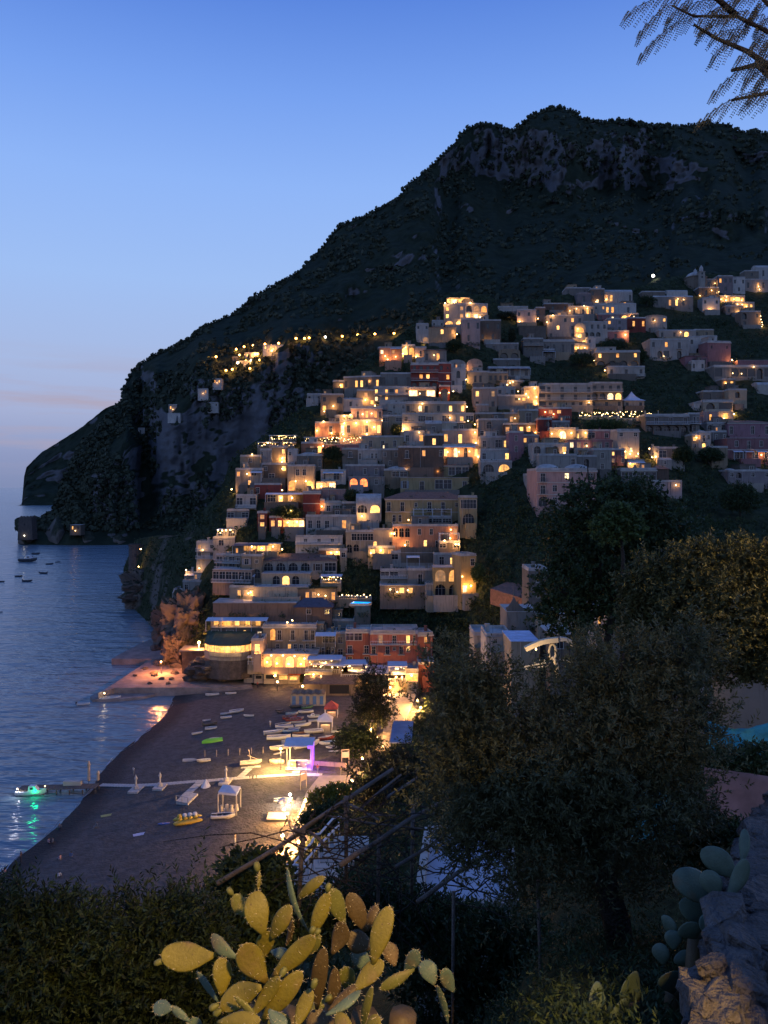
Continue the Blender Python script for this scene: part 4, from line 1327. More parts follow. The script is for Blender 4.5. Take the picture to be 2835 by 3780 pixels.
house(7, 320, 440, 395, 470, 'white', '.L', 'f', 'little white cliff house with one lit window', lamps=[(325, 365, 250)], ext=[awning(1.0, 0, 1, 1.5)])
house(7, 295, 480, 470, 565, 'white', 'w..', 'f', 'white cliff terrace with a sloping stair', dd=-2)
house(7, 215, 300, 545, 640, 'pale', '.w', 'f', 'lowest white cliff house with a bright cool lamp', lamps=[(245, 568, 350)], ext=[awning(1.0, 0, 1, 1.5)], dd=0)
house(7, 130, 240, 690, 760, 'stone', '..', 'f', 'tiny stone hut at the cliff edge with a strip of light', lamps=[(165, 735, 200)], dd=0)
house(7, 700, 930, 520, 615, 'cream', '.llL', 'f', 'stepped poolside house with four lit windows', lamps=[(870, 570, 150)], yaw=-12, dd=-3)
house(7, 560, 1290, 655, 760, 'brown', '........', 'n', 'curved brown wall that carries the green pool', dd=-5, chim=False, dep=9)
house(7, 1300, 1640, 530, 660, 'stone', '.lm..l', 'n', 'dark arbour terrace beside the green pool', lamps=[(1483, 580, 250), (1545, 590, 120)], dd=-4, rooft=M_HILL)
house(7, 1275, 1600, 690, 850, 'brown', '.w.w/.....', 't2.2', 'house under a wide slate roof behind the beige hotel', rooft=M_SLATE, dd=-4)
house(8, 350, 480, 630, 700, 'stone', '...', 'n', 'stone block that carries the glowing blue pool', dd=-4, chim=False)
house(7, 540, 1000, 790, 870, 'cream', 'lGLLB', 'n', 'restaurant terrace under a striped white awning', ext=[awning(1.15, -0.05, 1.1, 3.2)], lamps=[(850, 800, 200), (700, 800, 150), (640, 790, 150)], dd=-2)
house(7, 545, 1000, 872, 1000, 'stone', 'g.g.A.B', 'n', 'stone restaurant floor with one glowing arch', lamps=[(805, 940, 120)], dd=-0.5)
house(7, 895, 1000, 985, 1110, 'peach', 'L', 'f', 'narrow peach entrance house beside the round restaurant', dd=-7, lamps=[(950, 1110, 400)])
house(10, 155, 590, 140, 370, 'beige', '.Ad.d.dd/w.w.lwdww', 'f', 'long beige seafront hotel with dark iron balconies', cornice=True, trim=M_TRIM, bands=False, dd=-2, lamps=[(395, 88, 150), (355, 105, 120)])
house(10, 588, 748, 205, 375, 'beige', '.gg/wdaw', 'f', 'right end of the beige seafront hotel with a canopy', ext=[awning(1.12, 0.0, 1.05, 3.0)], dd=-2)
house(10, 745, 832, 200, 400, 'beige', 'w/w', 'f', 'set back link between the beige and the coral hotel', dd=0)
house(10, 700, 900, 95, 160, 'pale', 'w...', 'f', 'low pale house behind the two seafront hotels', dd=0)
house(10, 832, 1035, 180, 455, 'coral', 'gg./d.d/d.d', 'f', 'coral seafront hotel, left part with an open loggia', cornice=True, dd=-1, lamps=[], trim=M_TRIM)
house(10, 1033, 1425, 190, 458, 'coral', '.D.d.Dw/d.dqdw./.......', 'f', 'coral seafront hotel, middle part with two glowing doors', cornice=True, balc=[0], dd=-1.5, trim=M_TRIM, rooft=M_ROOF)
house(10, 1425, 1545, 205, 460, 'coral', '.l./.w./...', 'f', 'coral seafront hotel, rounded right end', yaw=14, dd=-1, cornice=True)
house(10, 1320, 1425, 505, 610, 'cream', 'G', 'f', 'small lit cream gatehouse on the seafront', lamps=[(1370, 540, 400), (1245, 550, 250), (1292, 550, 250)], dd=-4)
house(10, 1425, 1560, 450, 545, 'coral', '...', 'f', 'low coral wall house lit orange at the seafront corner', lamps=[(1500, 440, 250)], dd=-3)
house(10, 150, 600, 365, 480, 'peach', 'AAAAA', 'n', 'glowing restaurant arcade with five arches under the beige hotel', base=1.0, lamps=[(190, 430, 170), (270, 440, 170), (365, 445, 170), (465, 445, 170), (495, 400, 200), (320, 375, 120), (415, 380, 120), (225, 375, 120)], dd=-5)
house(10, 500, 720, 510, 600, 'cream', 'GG..', 'n', 'brightly lit shop front below the restaurants', lamps=[(570, 530, 350), (630, 545, 300)], dd=-6)
# right foot of the valley, behind the trees
house(16, 405, 785, 1190, 1400, 'grey', '.../..q', 'n', 'grey church front with a pointed finial on its gable', D=150, dep=9, chim=False, cat='church', name='church')
house(16, 670, 900, 690, 1250, 'grey', '.w./.w./...', 'f', 'tall grey tower house partly hidden by the big green tree', D=165, dep=8)
house(16, 785, 1290, 1230, 1450, 'cream', '.d.../....', 'n', 'cream church flank with one narrow dark door', D=147, dep=9, chim=False, cat='church', name='church')
house(16, 455, 795, 1555, 1800, 'beige', '......', 'n', 'beige house with a flat blue roof below the church', D=128, dep=9, base=10, rooft=mat('blue_roof', (0.40, 0.47, 0.60), 0.8, 0.25, 0.8))
house(16, 150, 455, 1500, 1700, 'white', '.w.w/....', 'f', 'white house left of the flat blue roof', D=138, dep=8)
house(16, 0, 200, 1480, 1650, 'pale', '.w.', 'f', 'pale house at the left of the lower church houses', D=150, dep=8)
house(16, 930, 1260, 1470, 1900, 'stone', '.g../....', 'n', 'stone house with slatted shutters behind the curved awnings', D=125, dep=8)
house(16, 1500, 1700, 1180, 1400, 'white', 'l..', 'f', 'white house glimpsed between the trees with an orange light', D=120, dep=6, lamps=[(1640, 1120, 150)])

# ---------------------------------------------------------------- near slope below the viewpoint
def sstep(a, b, x):
    t = min(1, max(0, (x - a) / (b - a)))
    return t * t * (3 - 2 * t)


def bank_x(y):
    return interp(y, [(60, -24), (100, -17), (120, -10), (140, -5), (160, 2), (190, 10), (215, 14)])


def slope_z(x, y):
    r = x / max(y, 1.0)
    k = 0.62 + (0.27 - 0.62) * sstep(-0.12, 0.42, r)
    kn = 0.62 + (0.40 - 0.62) * sstep(0.05, 0.25, r)
    z = 54.2 - kn * min(y, 9.5) - 0.66 * min(8.5, max(0, y - 9.5)) - k * max(0, y - 18)
    if y > 60:
        d = x - bank_x(y)
        z = max(z, -4 if d < 0 else min(24, 3.0 + d * 0.42))
        if d < 0:
            z = min(z, -1.5 + 30 * sstep(78, 60, y)) if y > 66 else z
    return z


rr_ = np.linspace(-0.62, 0.66, 100)
yy_ = [1.2 * (205 / 1.2) ** t for t in np.linspace(0, 1, 120)]
mb = MB()
pts = []
for y in yy_:
    for r in rr_:
        x = r * y
        pts.append((x, y, slope_z(x, y) + 0.02 * min(y, 25) * fbm(Vector((x, y, 0)) * (3.0 / (1 + y * 0.08)), 3)))
mb.add(pts, [(j * 100 + i, j * 100 + i + 1, (j + 1) * 100 + i + 1, (j + 1) * 100 + i) for j in range(119) for i in range(99)])
mb.build('slope', M_EARTH, kind='structure', smooth=True)

# paved seafront walk
def ZP(u, v, z):
    D = (H - z) / ((v - HY) / F)
    return P(u, v, D)


walk = [(1395, 2545), (1420, 2640), (1405, 2790), (1330, 2862), (1180, 2862), (1130, 2925), (1100, 3010), (1060, 3090), (1000, 3200), (950, 3330),
        (1130, 3330), (1150, 3160), (1190, 3060), (1240, 2985), (1330, 2950), (1345, 2890), (1450, 2800), (1500, 2650), (1545, 2540)]
wp = [ZP(u, v, 2.95) for u, v in walk]
mb = MB()
mb.prism([(p.x, p.y) for p in reversed(wp)][::-1], 1.5, 2.95)
mb.build('promenade', mat('paving', (0.30, 0.25, 0.21), 0.85, 0.2, 0.6, bump=0.15, bscale=8), kind='structure')


# ---------------------------------------------------------------- foliage
def quads_mesh(name, V, material):
    """V: (n, 4, 3) array of leaf faces"""
    n = len(V)
    me = bpy.data.meshes.new(name)
    me.vertices.add(4 * n)
    me.vertices.foreach_set('co', V.reshape(-1).astype(np.float32))
    me.loops.add(4 * n)
    me.loops.foreach_set('vertex_index', np.arange(4 * n, dtype=np.int32))
    me.polygons.add(n)
    me.polygons.foreach_set('loop_start', np.arange(0, 4 * n, 4, dtype=np.int32))
    me.materials.append(material)
    me.update(calc_edges=True)
    me.validate()
    return me


def unit(a):
    return a / np.maximum(np.linalg.norm(a, axis=-1, keepdims=True), 1e-9)


def sprigs(rs, O, Dr, L, m, leaf, width, spread=0.8, jitter=0.25):
    """leaves set along short twigs: O origins, Dr directions"""
    n = len(O)
    Dr = unit(Dr)
    t = (np.arange(m) + 0.5) / m
    pos = O[:, None] + Dr[:, None] * (L[:, None] * t[None])[..., None]
    rnd = rs.normal(size=(n, m, 3))
    side = unit(rnd - (rnd * Dr[:, None]).sum(-1, keepdims=True) * Dr[:, None])
    ld = unit(Dr[:, None] * (1 - spread * 0.5) + side * spread + rs.normal(size=(n, m, 3)) * jitter)
    nr = rs.normal(size=(n, m, 3))
    wd = unit(np.cross(ld, nr))
    ln = leaf * rs.uniform(0.6, 1.3, size=(n, m, 1))
    wdt = width * rs.uniform(0.7, 1.3, size=(n, m, 1))
    a = pos
    b = pos + ld * ln * 0.45 + wd * wdt * 0.5
    c = pos + ld * ln
    d = pos + ld * ln * 0.45 - wd * wdt * 0.5
    return np.stack([a, b, c, d], axis=2).reshape(-1, 4, 3)


def crown_points(rs, blobs, n, shell=0.55, rough=0.25):
    """points and outward directions through the outer part of several lobes"""
    vol = np.array([b[3] * b[4] * b[5] for b in blobs])
    which = rs.choice(len(blobs), size=n, p=(vol ** 0.7) / (vol ** 0.7).sum())
    B = np.array(blobs)[which]
    d = unit(rs.normal(size=(n, 3)))
    r = (shell ** 3 + (1 - shell ** 3) * rs.uniform(size=(n, 1))) ** (1 / 3) * (1 + rs.normal(size=(n, 1)) * rough * 0.35)
    lump = 1 + rough * np.sin(d[:, :1] * 5 + which[:, None] * 1.7) * np.sin(d[:, 2:] * 6 + which[:, None])
    p = B[:, :3] + d * B[:, 3:] * r * lump
    return p, d


def blob_px(D, items, depth=0.8):
    """lobes given in picture pixels (u, v, ru, rv[, dd]) at distance D"""
    out = []
    s = D / F
    for it in items:
        u, v, ru, rv = it[:4]
        dd = it[4] if len(it) > 4 else 0.0
        p = P(u, v, D + dd)
        out.append((p.x, p.y, p.z, ru * s, max(ru, rv) * s * depth, rv * s))
    return out


def tree(name, label, blobs, n, m, L, leaf, width, material, trunk=None, seed=1, shell=0.55, up=0.3, cat='tree', limb=0.05, bark=None, rough=0.25, group=None, spread=0.8):
    rs = np.random.RandomState(seed)
    bl = np.array(blobs)
    base = Vector(trunk[0]) if trunk else Vector((bl[:, 0].mean(), bl[:, 1].mean(), (bl[:, 2] - bl[:, 5]).min()))
    root = thing(name, label, cat, base, 0, group)
    O, d = crown_points(rs, blobs, n, shell, rough)
    Dr = d * 0.8 + rs.normal(size=d.shape) * 0.5 + np.array([0, 0, up])
    V = sprigs(rs, O, Dr, L * rs.uniform(0.6, 1.4, size=n), m, leaf, width, spread)
    V -= np.array(base)
    cr = link('crown' if cat == 'tree' else 'foliage', quads_mesh('foliage', V, material), root)
    cr['kind'] = 'stuff'
    if trunk:
        b = MB()
        pts = [Vector(p) - base for p in trunk]
        r0 = limb
        b.tube(pts, [r0 * (1.25 - 0.55 * k / max(1, len(pts) - 1)) for k in range(len(pts))], 8)
        b.build('trunk', bark or M_BARK, root, smooth=True)
        for k, q in enumerate(blobs[:9]):
            c = Vector(q[:3]) - base
            s_ = pts[-1]
            mid = (s_ + c) / 2 + Vector((rs.normal() * 0.1, rs.normal() * 0.1, -0.08)) * (c - s_).length
            l = MB().tube([s_ - Vector((0, 0, r0 * 0.4)), mid, c, c + (c - mid) * 0.6], [r0 * 0.62, r0 * 0.45, r0 * 0.22, r0 * 0.08], 6)
            l.build('limb', bark or M_BARK, root, smooth=True)
    return root


M_BARK = mat('bark', (0.055, 0.045, 0.036), 0.95, 0.4, 5.0, bump=0.8, bscale=25)
L_OLIVE = leaf_mat('olive_leaves', (0.085, 0.085, 0.036), 0.45, 0.15)
L_DARK = leaf_mat('dark_leaves', (0.035, 0.055, 0.02), 0.45, 0.15)
L_MID = leaf_mat('green_leaves', (0.055, 0.085, 0.025), 0.45, 0.15)
L_BROWN = leaf_mat('russet_leaves', (0.075, 0.075, 0.026), 0.45, 0.15)
L_HEDGE = leaf_mat('hedge_leaves', (0.027, 0.040, 0.011), 0.8, 0.15)
L_PINE = leaf_mat('pine_needles', (0.028, 0.035, 0.015), 0.4, 0.0)
L_YEL = leaf_mat('yellow_leaves', (0.16, 0.15, 0.02), 0.4, 0.2)

D_OL = 9.0
tree('olive_tree', 'big grey green olive tree in front of the town, filling the right middle',
     blob_px(D_OL, [(1750, 2650, 170, 190), (1980, 2730, 220, 180), (2270, 2590, 200, 180), (2480, 2530, 150, 160), (1720, 2860, 150, 190), (1950, 2900, 280, 230, -0.3),
                    (2250, 2830, 280, 250, -0.2), (2470, 2790, 150, 200), (2080, 3090, 260, 170, 0.1), (1830, 3040, 160, 130), (2380, 3040, 150, 150),
                    (1650, 2560, 60, 150), (1700, 3120, 110, 100), (1800, 2510, 70, 90), (2250, 3220, 200, 110, 0.6), (1960, 3250, 130, 80, 0.5), (2520, 2950, 120, 120, 0.5),
                    (2400, 2420, 110, 70), (2560, 2430, 60, 90), (2200, 2470, 70, 70), (2600, 2700, 50, 110)], 0.9),
     8800, 16, 0.20, 0.066, 0.018, L_OLIVE, [P(2300, 3620, D_OL + 0.1), P(2275, 3400, D_OL), P(2235, 3250, D_OL), P(2190, 3120, D_OL)], seed=2, shell=0.2, up=0.6, limb=0.15, rough=0.7)
# sprays that stand out of the olive's top
tree('tall_tree', 'tall dark green tree with dense crown behind the olive, below the pink palace',
     blob_px(72, [(2250, 1900, 190, 110), (2120, 1990, 120, 100), (2400, 1950, 150, 120), (2240, 2060, 190, 140), (2070, 2180, 100, 100), (2090, 2270, 110, 90), (2280, 2210, 170, 130, 1), (2480, 2060, 100, 110), (2180, 1840, 90, 50), (2330, 1820, 110, 50), (2420, 2130, 120, 130, 2)]),
     4200, 10, 0.8, 0.42, 0.2, L_DARK, [P(2230, 2560, 73), P(2240, 2400, 73), P(2260, 2250, 72.5)], seed=3, shell=0.5, limb=0.5, rough=0.3)
tree('bright_tree', 'lighter green tree top standing out in front of the tall dark crown',
     blob_px(64, [(2290, 1925, 65, 40), (2250, 1955, 60, 35), (2330, 1940, 45, 40), (2280, 1890, 45, 25)]),
     520, 10, 0.5, 0.34, 0.18, L_MID, [P(2300, 2150, 64.3), P(2300, 2050, 64.3), P(2290, 1985, 64.2)], seed=4, limb=0.16)
tree('russet_tree', 'broad russet green tree at the right edge lit by a street lamp',
     blob_px(30, [(2440, 2160, 130, 90), (2600, 2110, 160, 100), (2790, 2100, 150, 100), (2400, 2290, 110, 120), (2580, 2270, 200, 160, -1.0), (2780, 2270, 170, 170, -0.6), (2700, 2420, 140, 90), (2480, 2400, 130, 90), (2850, 2420, 120, 90), (2350, 2180, 60, 60), (2480, 2470, 90, 50)]),
     7600, 12, 0.36, 0.19, 0.07, L_BROWN, [P(2960, 2900, 31), P(2930, 2650, 31), P(2800, 2400, 30.5)], seed=5, shell=0.45, up=0.35, limb=0.26, rough=0.3)
tree('grey_shrub', 'small blue grey shrub left of the russet tree, behind the olive', blob_px(60, [(2170, 2380, 55, 65), (2140, 2450, 50, 50), (2220, 2430, 40, 60)]),
     500, 8, 0.5, 0.25, 0.06, L_OLIVE, seed=6, cat='shrub')

# hedge in the lower left corner
tree('feathery_shrub', 'feathery dark shrub filling the bottom left corner',
     blob_px(9.0, [(60, 3480, 140, 120), (230, 3475, 110, 120), (60, 3640, 200, 200, -0.4), (270, 3660, 180, 190, -0.3), (-60, 3560, 120, 180), (320, 3530, 60, 80)], 0.8),
     3000, 18, 0.30, 0.085, 0.022, L_HEDGE, seed=7, cat='shrub', up=0.9, shell=0.1, rough=0.7, spread=0.75)
tree('feathery_shrub', 'feathery dark shrub in the lower left, right of the corner one',
     blob_px(9.6, [(440, 3530, 80, 110), (545, 3460, 100, 115), (430, 3660, 160, 180, -0.3), (580, 3600, 140, 210, -0.2), (520, 3760, 180, 150)], 0.8),
     2500, 18, 0.30, 0.085, 0.022, L_HEDGE, seed=8, cat='shrub', up=0.9, shell=0.1, rough=0.7, spread=0.75)
tree('feathery_shrub', 'feathery dark shrub just left of the lit cactus',
     blob_px(10.2, [(640, 3440, 60, 95), (735, 3485, 70, 90), (700, 3600, 100, 170, -0.2), (660, 3740, 140, 150, -0.3)], 0.8),
     1700, 18, 0.30, 0.085, 0.022, L_HEDGE, seed=9, cat='shrub', up=0.9, shell=0.1, rough=0.7, spread=0.75)
tree('dark_shrub', 'dark leafy shrub behind the cactus below the wooden rail',
     blob_px(13, [(880, 3270, 70, 70), (960, 3250, 90, 70), (900, 3400, 90, 110), (1020, 3420, 120, 120)], 0.8),
     1100, 12, 0.25, 0.13, 0.05, L_DARK, seed=10, cat='shrub', up=0.5)
tree('dark_shrub', 'low dark shrub under the pergola poles beside the pale roof',
     blob_px(14, [(1330, 3360, 150, 90), (1500, 3400, 140, 80), (1200, 3400, 120, 70), (1640, 3420, 120, 70)], 0.8),
     1200, 12, 0.25, 0.12, 0.04, L_DARK, seed=11, cat='shrub', up=0.5)
tree('dark_shrub', 'tall dark shrub hiding the pale wall right of the cactus',
     blob_px(15.5, [(1720, 3430, 130, 70), (1880, 3450, 130, 80), (1600, 3520, 140, 110), (1780, 3560, 170, 110), (1950, 3560, 130, 110), (1650, 3680, 170, 110), (1850, 3700, 180, 110)], 0.5),
     1500, 12, 0.28, 0.14, 0.05, L_DARK, seed=61, cat='shrub', up=0.5)
tree('dark_shrub', 'dark bush under the teal tarpaulin at the right edge', blob_px(20, [(2700, 2830, 90, 45), (2820, 2815, 90, 40), (2600, 2850, 70, 50)], 0.6), 700, 12, 0.3, 0.14, 0.05, L_DARK, seed=71, cat='shrub', up=0.5)
tree('dark_shrub', 'dark bush between the olive and the pink cloth screen', blob_px(11, [(2590, 3080, 80, 70), (2540, 3180, 90, 80), (2680, 3120, 110, 50), (2800, 3110, 90, 40)], 0.6), 900, 12, 0.2, 0.09, 0.03, L_DARK, seed=72, cat='shrub', up=0.5)
# bank above the seafront walk
tree('lit_shrub', 'yellow green shrub lit by the promenade lamps', blob_px(108, [(1200, 2960, 55, 35), (1255, 2935, 50, 28), (1165, 3000, 30, 25)]),
     520, 10, 0.7, 0.45, 0.2, L_YEL, seed=12, cat='shrub', up=0.5)
tree('dark_shrub', 'round dark shrub in front of the yellow green lit shrub', blob_px(100, [(1170, 3030, 50, 40), (1230, 3010, 50, 45), (1130, 3050, 30, 30)]),
     420, 10, 0.6, 0.4, 0.18, L_DARK, seed=13, cat='shrub', up=0.4)
tree('dark_shrub', 'wide dark thicket right of the seafront walk below the round tree', blob_px(118, [(1350, 2860, 70, 50), (1440, 2830, 80, 60), (1520, 2850, 80, 60), (1380, 2930, 70, 50), (1480, 2920, 100, 60), (1320, 2920, 40, 40)]),
     1100, 10, 0.8, 0.5, 0.2, L_PINE, seed=14, cat='shrub', up=0.4)
px_ = G(1383, 2716)
dpx = px_.y
tree('pine_tree', 'dark pine tree standing on the seafront walk', blob_px(dpx, [(1372, 2490, 22, 38), (1375, 2540, 50, 45), (1350, 2590, 52, 42), (1410, 2590, 48, 45), (1378, 2640, 70, 45), (1330, 2640, 38, 28), (1430, 2640, 25, 30), (1340, 2520, 25, 30), (1420, 2500, 18, 30)]),
     1500, 12, 0.8, 0.5, 0.13, L_PINE, [px_, P(1384, 2690, dpx), P(1388, 2655, dpx)], seed=15, limb=0.28, shell=0.3, rough=0.4)
px_ = G(1310, 2795)
dpx = px_.y
tree('round_tree', 'round dark leafy tree on the beach edge below the pine', blob_px(dpx, [(1310, 2715, 60, 38), (1275, 2735, 45, 35), (1355, 2735, 42, 38), (1315, 2755, 60, 32)]),
     1200, 12, 0.6, 0.38, 0.2, L_DARK, [px_, P(1312, 2775, dpx), P(1315, 2745, dpx)], seed=16, limb=0.2, shell=0.35)


def town_tree(label, z, x, y, rx, ry, n=320, seed=1, col=None, dd=-3, leaf=0.55):
    u, v = Z(z, x, y)
    s = ZONE[z][2]
    D = DG(u, v + ry * s) + dd
    k = D / F * s
    b = [(0, 0, 1, 1), (-0.45, 0.15, 0.6, 0.7), (0.45, 0.2, 0.6, 0.65), (0.1, -0.35, 0.55, 0.5)]
    items = [(u + bx * rx * s, v + by * ry * s, rx * s * bw * 0.75, ry * s * bh * 0.75) for bx, by, bw, bh in b]
    FOOT.append((u - rx * s, u + rx * s, v - ry * s, v + ry * s))
    base = P(u, v + ry * s + 5, D)
    return tree('garden_tree', label, blob_px(D, items), n, 9, 0.9, leaf, 0.3, col or L_DARK, [base, P(u, v + ry * s * 0.4, D)], seed=seed, limb=0.22, group='garden trees of the town')


town_tree('dark umbrella pine on the skyline right of the floodlit palace', 1, 1080, 500, 85, 35, 420, 21, L_PINE, 2)
town_tree('round garden tree below the beige house under the palace', 1, 640, 745, 75, 50, 380, 22)
town_tree('round dark tree right of the brown restaurant arches in the centre', 3, 918, 525, 42, 45, 260, 23)
town_tree('dark ivy tree hanging left of the grey stone house', 3, 395, 715, 75, 65, 420, 24)
town_tree('lit green tree at the right end of the long cream house', 3, 1500, 490, 48, 42, 280, 25, L_MID)
town_tree('dark round tree left of the white domed house on the right', 15, 625, 920, 125, 120, 520, 26)
town_tree('flat dark tree below the white domed house on the right', 15, 960, 925, 155, 90, 560, 27)
town_tree('dark bush beside the orange arches', 5, 1190, 425, 75, 45, 260, 28)
town_tree('small dark tree right of the three stepped lit terraces', 2, 530, 640, 120, 40, 420, 29)
town_tree('leafy tree over the lit terrace on the left flank', 5, 610, 570, 150, 55, 480, 30)
town_tree('long row of dark garden trees below the lit arch restaurant', 4, 1190, 480, 200, 45, 620, 31, L_MID)
town_tree('olive dark tree left of the pavilion with tent roof', 4, 545, 160, 45, 35, 240, 32)
town_tree('dark tree below the long low stone building on the skyline', 2, 770, 315, 75, 35, 320, 33)
town_tree('dark garden tree between the grey hotel and the restaurant lights', 2, 290, 745, 110, 45, 380, 34)
town_tree('dark tree beside the white house with wide arches', 2, 730, 720, 45, 60, 260, 35)
town_tree('dark trees at the far right under the grey blue domed house', 15, 1320, 1450, 280, 220, 900, 36)
town_tree('bushy tree on the terraces right of the ochre house', 6, 1340, 980, 45, 80, 320, 37, L_MID)
town_tree('tall dark cypress below the umbrella pine', 1, 1130, 660, 25, 75, 260, 38, L_PINE)

# dark scrub over the hillside wherever no house stands
rs = np.random.RandomState(40)
Os, Ds = [], []
tries = rs.uniform(size=(15000, 2))
for a, b in tries:
    v = 985 + b * 1500
    uL = interp(v, U_LEFT)
    u = uL + a * (2850 - uL)
    if v < interp(u, V_TOP) + 4 or any(f[0] - 8 < u < f[1] + 8 and f[2] - 6 < v < f[3] + 22 for f in FOOT):
        continue
    p = P(u, v, 1.0)
    Os.append((u, v))
dd_ = DG.many(Os) + 0.6
Os = np.array([P(u, v, d) for (u, v), d in zip(Os, dd_)])
n_ = len(Os)
Os = np.repeat(Os, 4, axis=0) + rs.normal(size=(n_ * 4, 3)) * 0.7
V = sprigs(rs, Os, rs.normal(size=Os.shape) + np.array([0, -0.4, 1.0]), rs.uniform(0.5, 1.3, size=len(Os)), 5, 0.75, 0.4)
link('hillside_scrub', quads_mesh('hillside_scrub', V, L_DARK), label='dark scrub covering the gaps between the houses', cat='scrub', kind='stuff')

# weeds and undergrowth on the near slope
y = 3.6 * (30 / 3.6) ** rs.uniform(size=9000)
x = y * rs.uniform(-0.3, 0.52, size=9000)
O = np.array([(a, b, slope_z(a, b)) for a, b in zip(x, y)])
V = sprigs(rs, O, rs.normal(size=O.shape) * 0.45 + np.array([0, 0, 1.0]), rs.uniform(0.15, 0.75, size=len(O)) * (0.35 + y / 40), 9, 0.07, 0.018)
link('undergrowth', quads_mesh('undergrowth', V, L_DARK), label='tangle of dark weeds and grass on the near slope', cat='undergrowth', kind='stuff')
y = rs.uniform(40, 190, size=5000)
x = np.array([bank_x(b) + 1.5 + rs.uniform() ** 1.3 * 70 for b in y])
O = np.array([(a, b, slope_z(a, b)) for a, b in zip(x, y)])
V = sprigs(rs, O, rs.normal(size=O.shape) * 0.5 + np.array([0, 0, 1.0]), rs.uniform(0.6, 2.2, size=len(O)), 9, 0.6, 0.25)
link('bank_scrub', quads_mesh('bank_scrub', V, L_DARK), label='dark bushes covering the bank above the seafront walk', cat='scrub', kind='stuff')


# ---------------------------------------------------------------- prickly pear cactuses
def pad_material(name, c1, c2):
    m = mat(name, c1, 0.55, 0.18, 9.0, bump=0.12, bscale=60, spec=0.4)
    n, l = m.node_tree.nodes, m.node_tree.links
    b = n['Principled BSDF']
    src = b.inputs['Base Color'].links[0].from_socket
    t = [k for k in n if k.type == 'TEX_COORD'][0]
    vo = n.new('ShaderNodeTexVoronoi')
    vo.inputs['Scale'].default_value = 26
    l.new(t.outputs['Object'], vo.inputs['Vector'])
    mr = n.new('ShaderNodeMapRange')
    mr.inputs[1].default_value, mr.inputs[2].default_value = 0.10, 0.16
    mr.inputs[3].default_value, mr.inputs[4].default_value = 0.7, 0.0
    l.new(vo.outputs['Distance'], mr.inputs[0])
    nz = n.new('ShaderNodeTexNoise')
    nz.inputs['Scale'].default_value = 5.0
    nz.inputs['Detail'].default_value = 5
    l.new(t.outputs['Object'], nz.inputs['Vector'])
    mr2 = n.new('ShaderNodeMapRange')
    mr2.inputs[1].default_value, mr2.inputs[2].default_value = 0.58, 0.72
    mr2.inputs[3].default_value, mr2.inputs[4].default_value = 0.0, 0.65
    l.new(nz.outputs['Fac'], mr2.inputs[0])
    mx2 = n.new('ShaderNodeMix')
    mx2.data_type = 'RGBA'
    l.new(mr2.outputs[0], mx2.inputs[0])
    l.new(src, mx2.inputs[6])
    mx2.inputs[7].default_value = (0.17, 0.11, 0.05, 1)
    mx = n.new('ShaderNodeMix')
    mx.data_type = 'RGBA'
    l.new(mr.outputs[0], mx.inputs[0])
    l.new(mx2.outputs[2], mx.inputs[6])
    mx.inputs[7].default_value = c2 + (1,)
    l.new(mx.outputs[2], b.inputs['Base Color'])
    return m


PADM = {'y': pad_material('cactus_green', (0.15, 0.125, 0.014), (0.09, 0.06, 0.014)), 'o': pad_material('cactus_olive', (0.12, 0.12, 0.025), (0.09, 0.07, 0.02)),
        'g': pad_material('cactus_grey', (0.09, 0.13, 0.09), (0.14, 0.14, 0.10)), 'b': pad_material('cactus_woody', (0.075, 0.05, 0.018), (0.05, 0.035, 0.015))}


def pad(root, base, B, T, w, thick, key, roll=0.0, seed=0):
    """one flat oval joint from B to T, w wide"""
    B = B - (T - B) * 0.12
    ax = T - B
    L = ax.length
    ax = ax.normalized()
    view = (B - Vector((0, 0, H))).normalized()
    side = ax.cross(view).normalized()
    nrm = side.cross(ax).normalized()
    side, nrm = side * math.cos(roll) + nrm * math.sin(roll), nrm * math.cos(roll) - side * math.sin(roll)
    r = random.Random(seed)
    vs_, fs_ = [], []
    ns, nk = 11, 12
    bend = r.uniform(-0.10, 0.10)
    as_ = r.uniform(-0.12, 0.12)
    for i in range(ns):
        t = i / (ns - 1)
        t = 1 - (1 - t) ** 1.5 if t > 0.5 else t * (1 - 0.5 ** 1.5) / 0.5
        wy = (math.sqrt(max(0, 1 - ((t - 0.58) / 0.42) ** 2)) if t > 0.58 else 0.20 + 0.80 * math.sin(math.pi / 2 * t / 0.58) ** 1.25)
        wy = max(wy, 0.02)
        c = B + ax * (L * t) + nrm * (bend * L * math.sin(math.pi * t)) + side * (as_ * w * math.sin(math.pi * t))
        th = thick * (0.55 + 0.45 * math.sin(math.pi * min(1, t * 0.9 + 0.1))) * (1.0 if t < 0.9 else 0.6)
        for k in range(nk):
            a = 2 * math.pi * k / nk
            wob = 1 + 0.03 * math.sin(5 * a + seed)
            vs_.append(c + side * (math.cos(a) * w / 2 * wy * wob) + nrm * (math.sin(a) * th * (0.6 + 0.4 * wy)) - base)
    for i in range(ns - 1):
        for k in range(nk):
            k2 = (k + 1) % nk
            fs_.append((i * nk + k, i * nk + k2, (i + 1) * nk + k2, (i + 1) * nk + k))
    fs_ += [tuple(range(nk - 1, -1, -1)), tuple((ns - 1) * nk + k for k in range(nk))]
    m = MB()
    m.add(vs_, fs_)
    return m.build('pad', PADM[key], root, smooth=True)


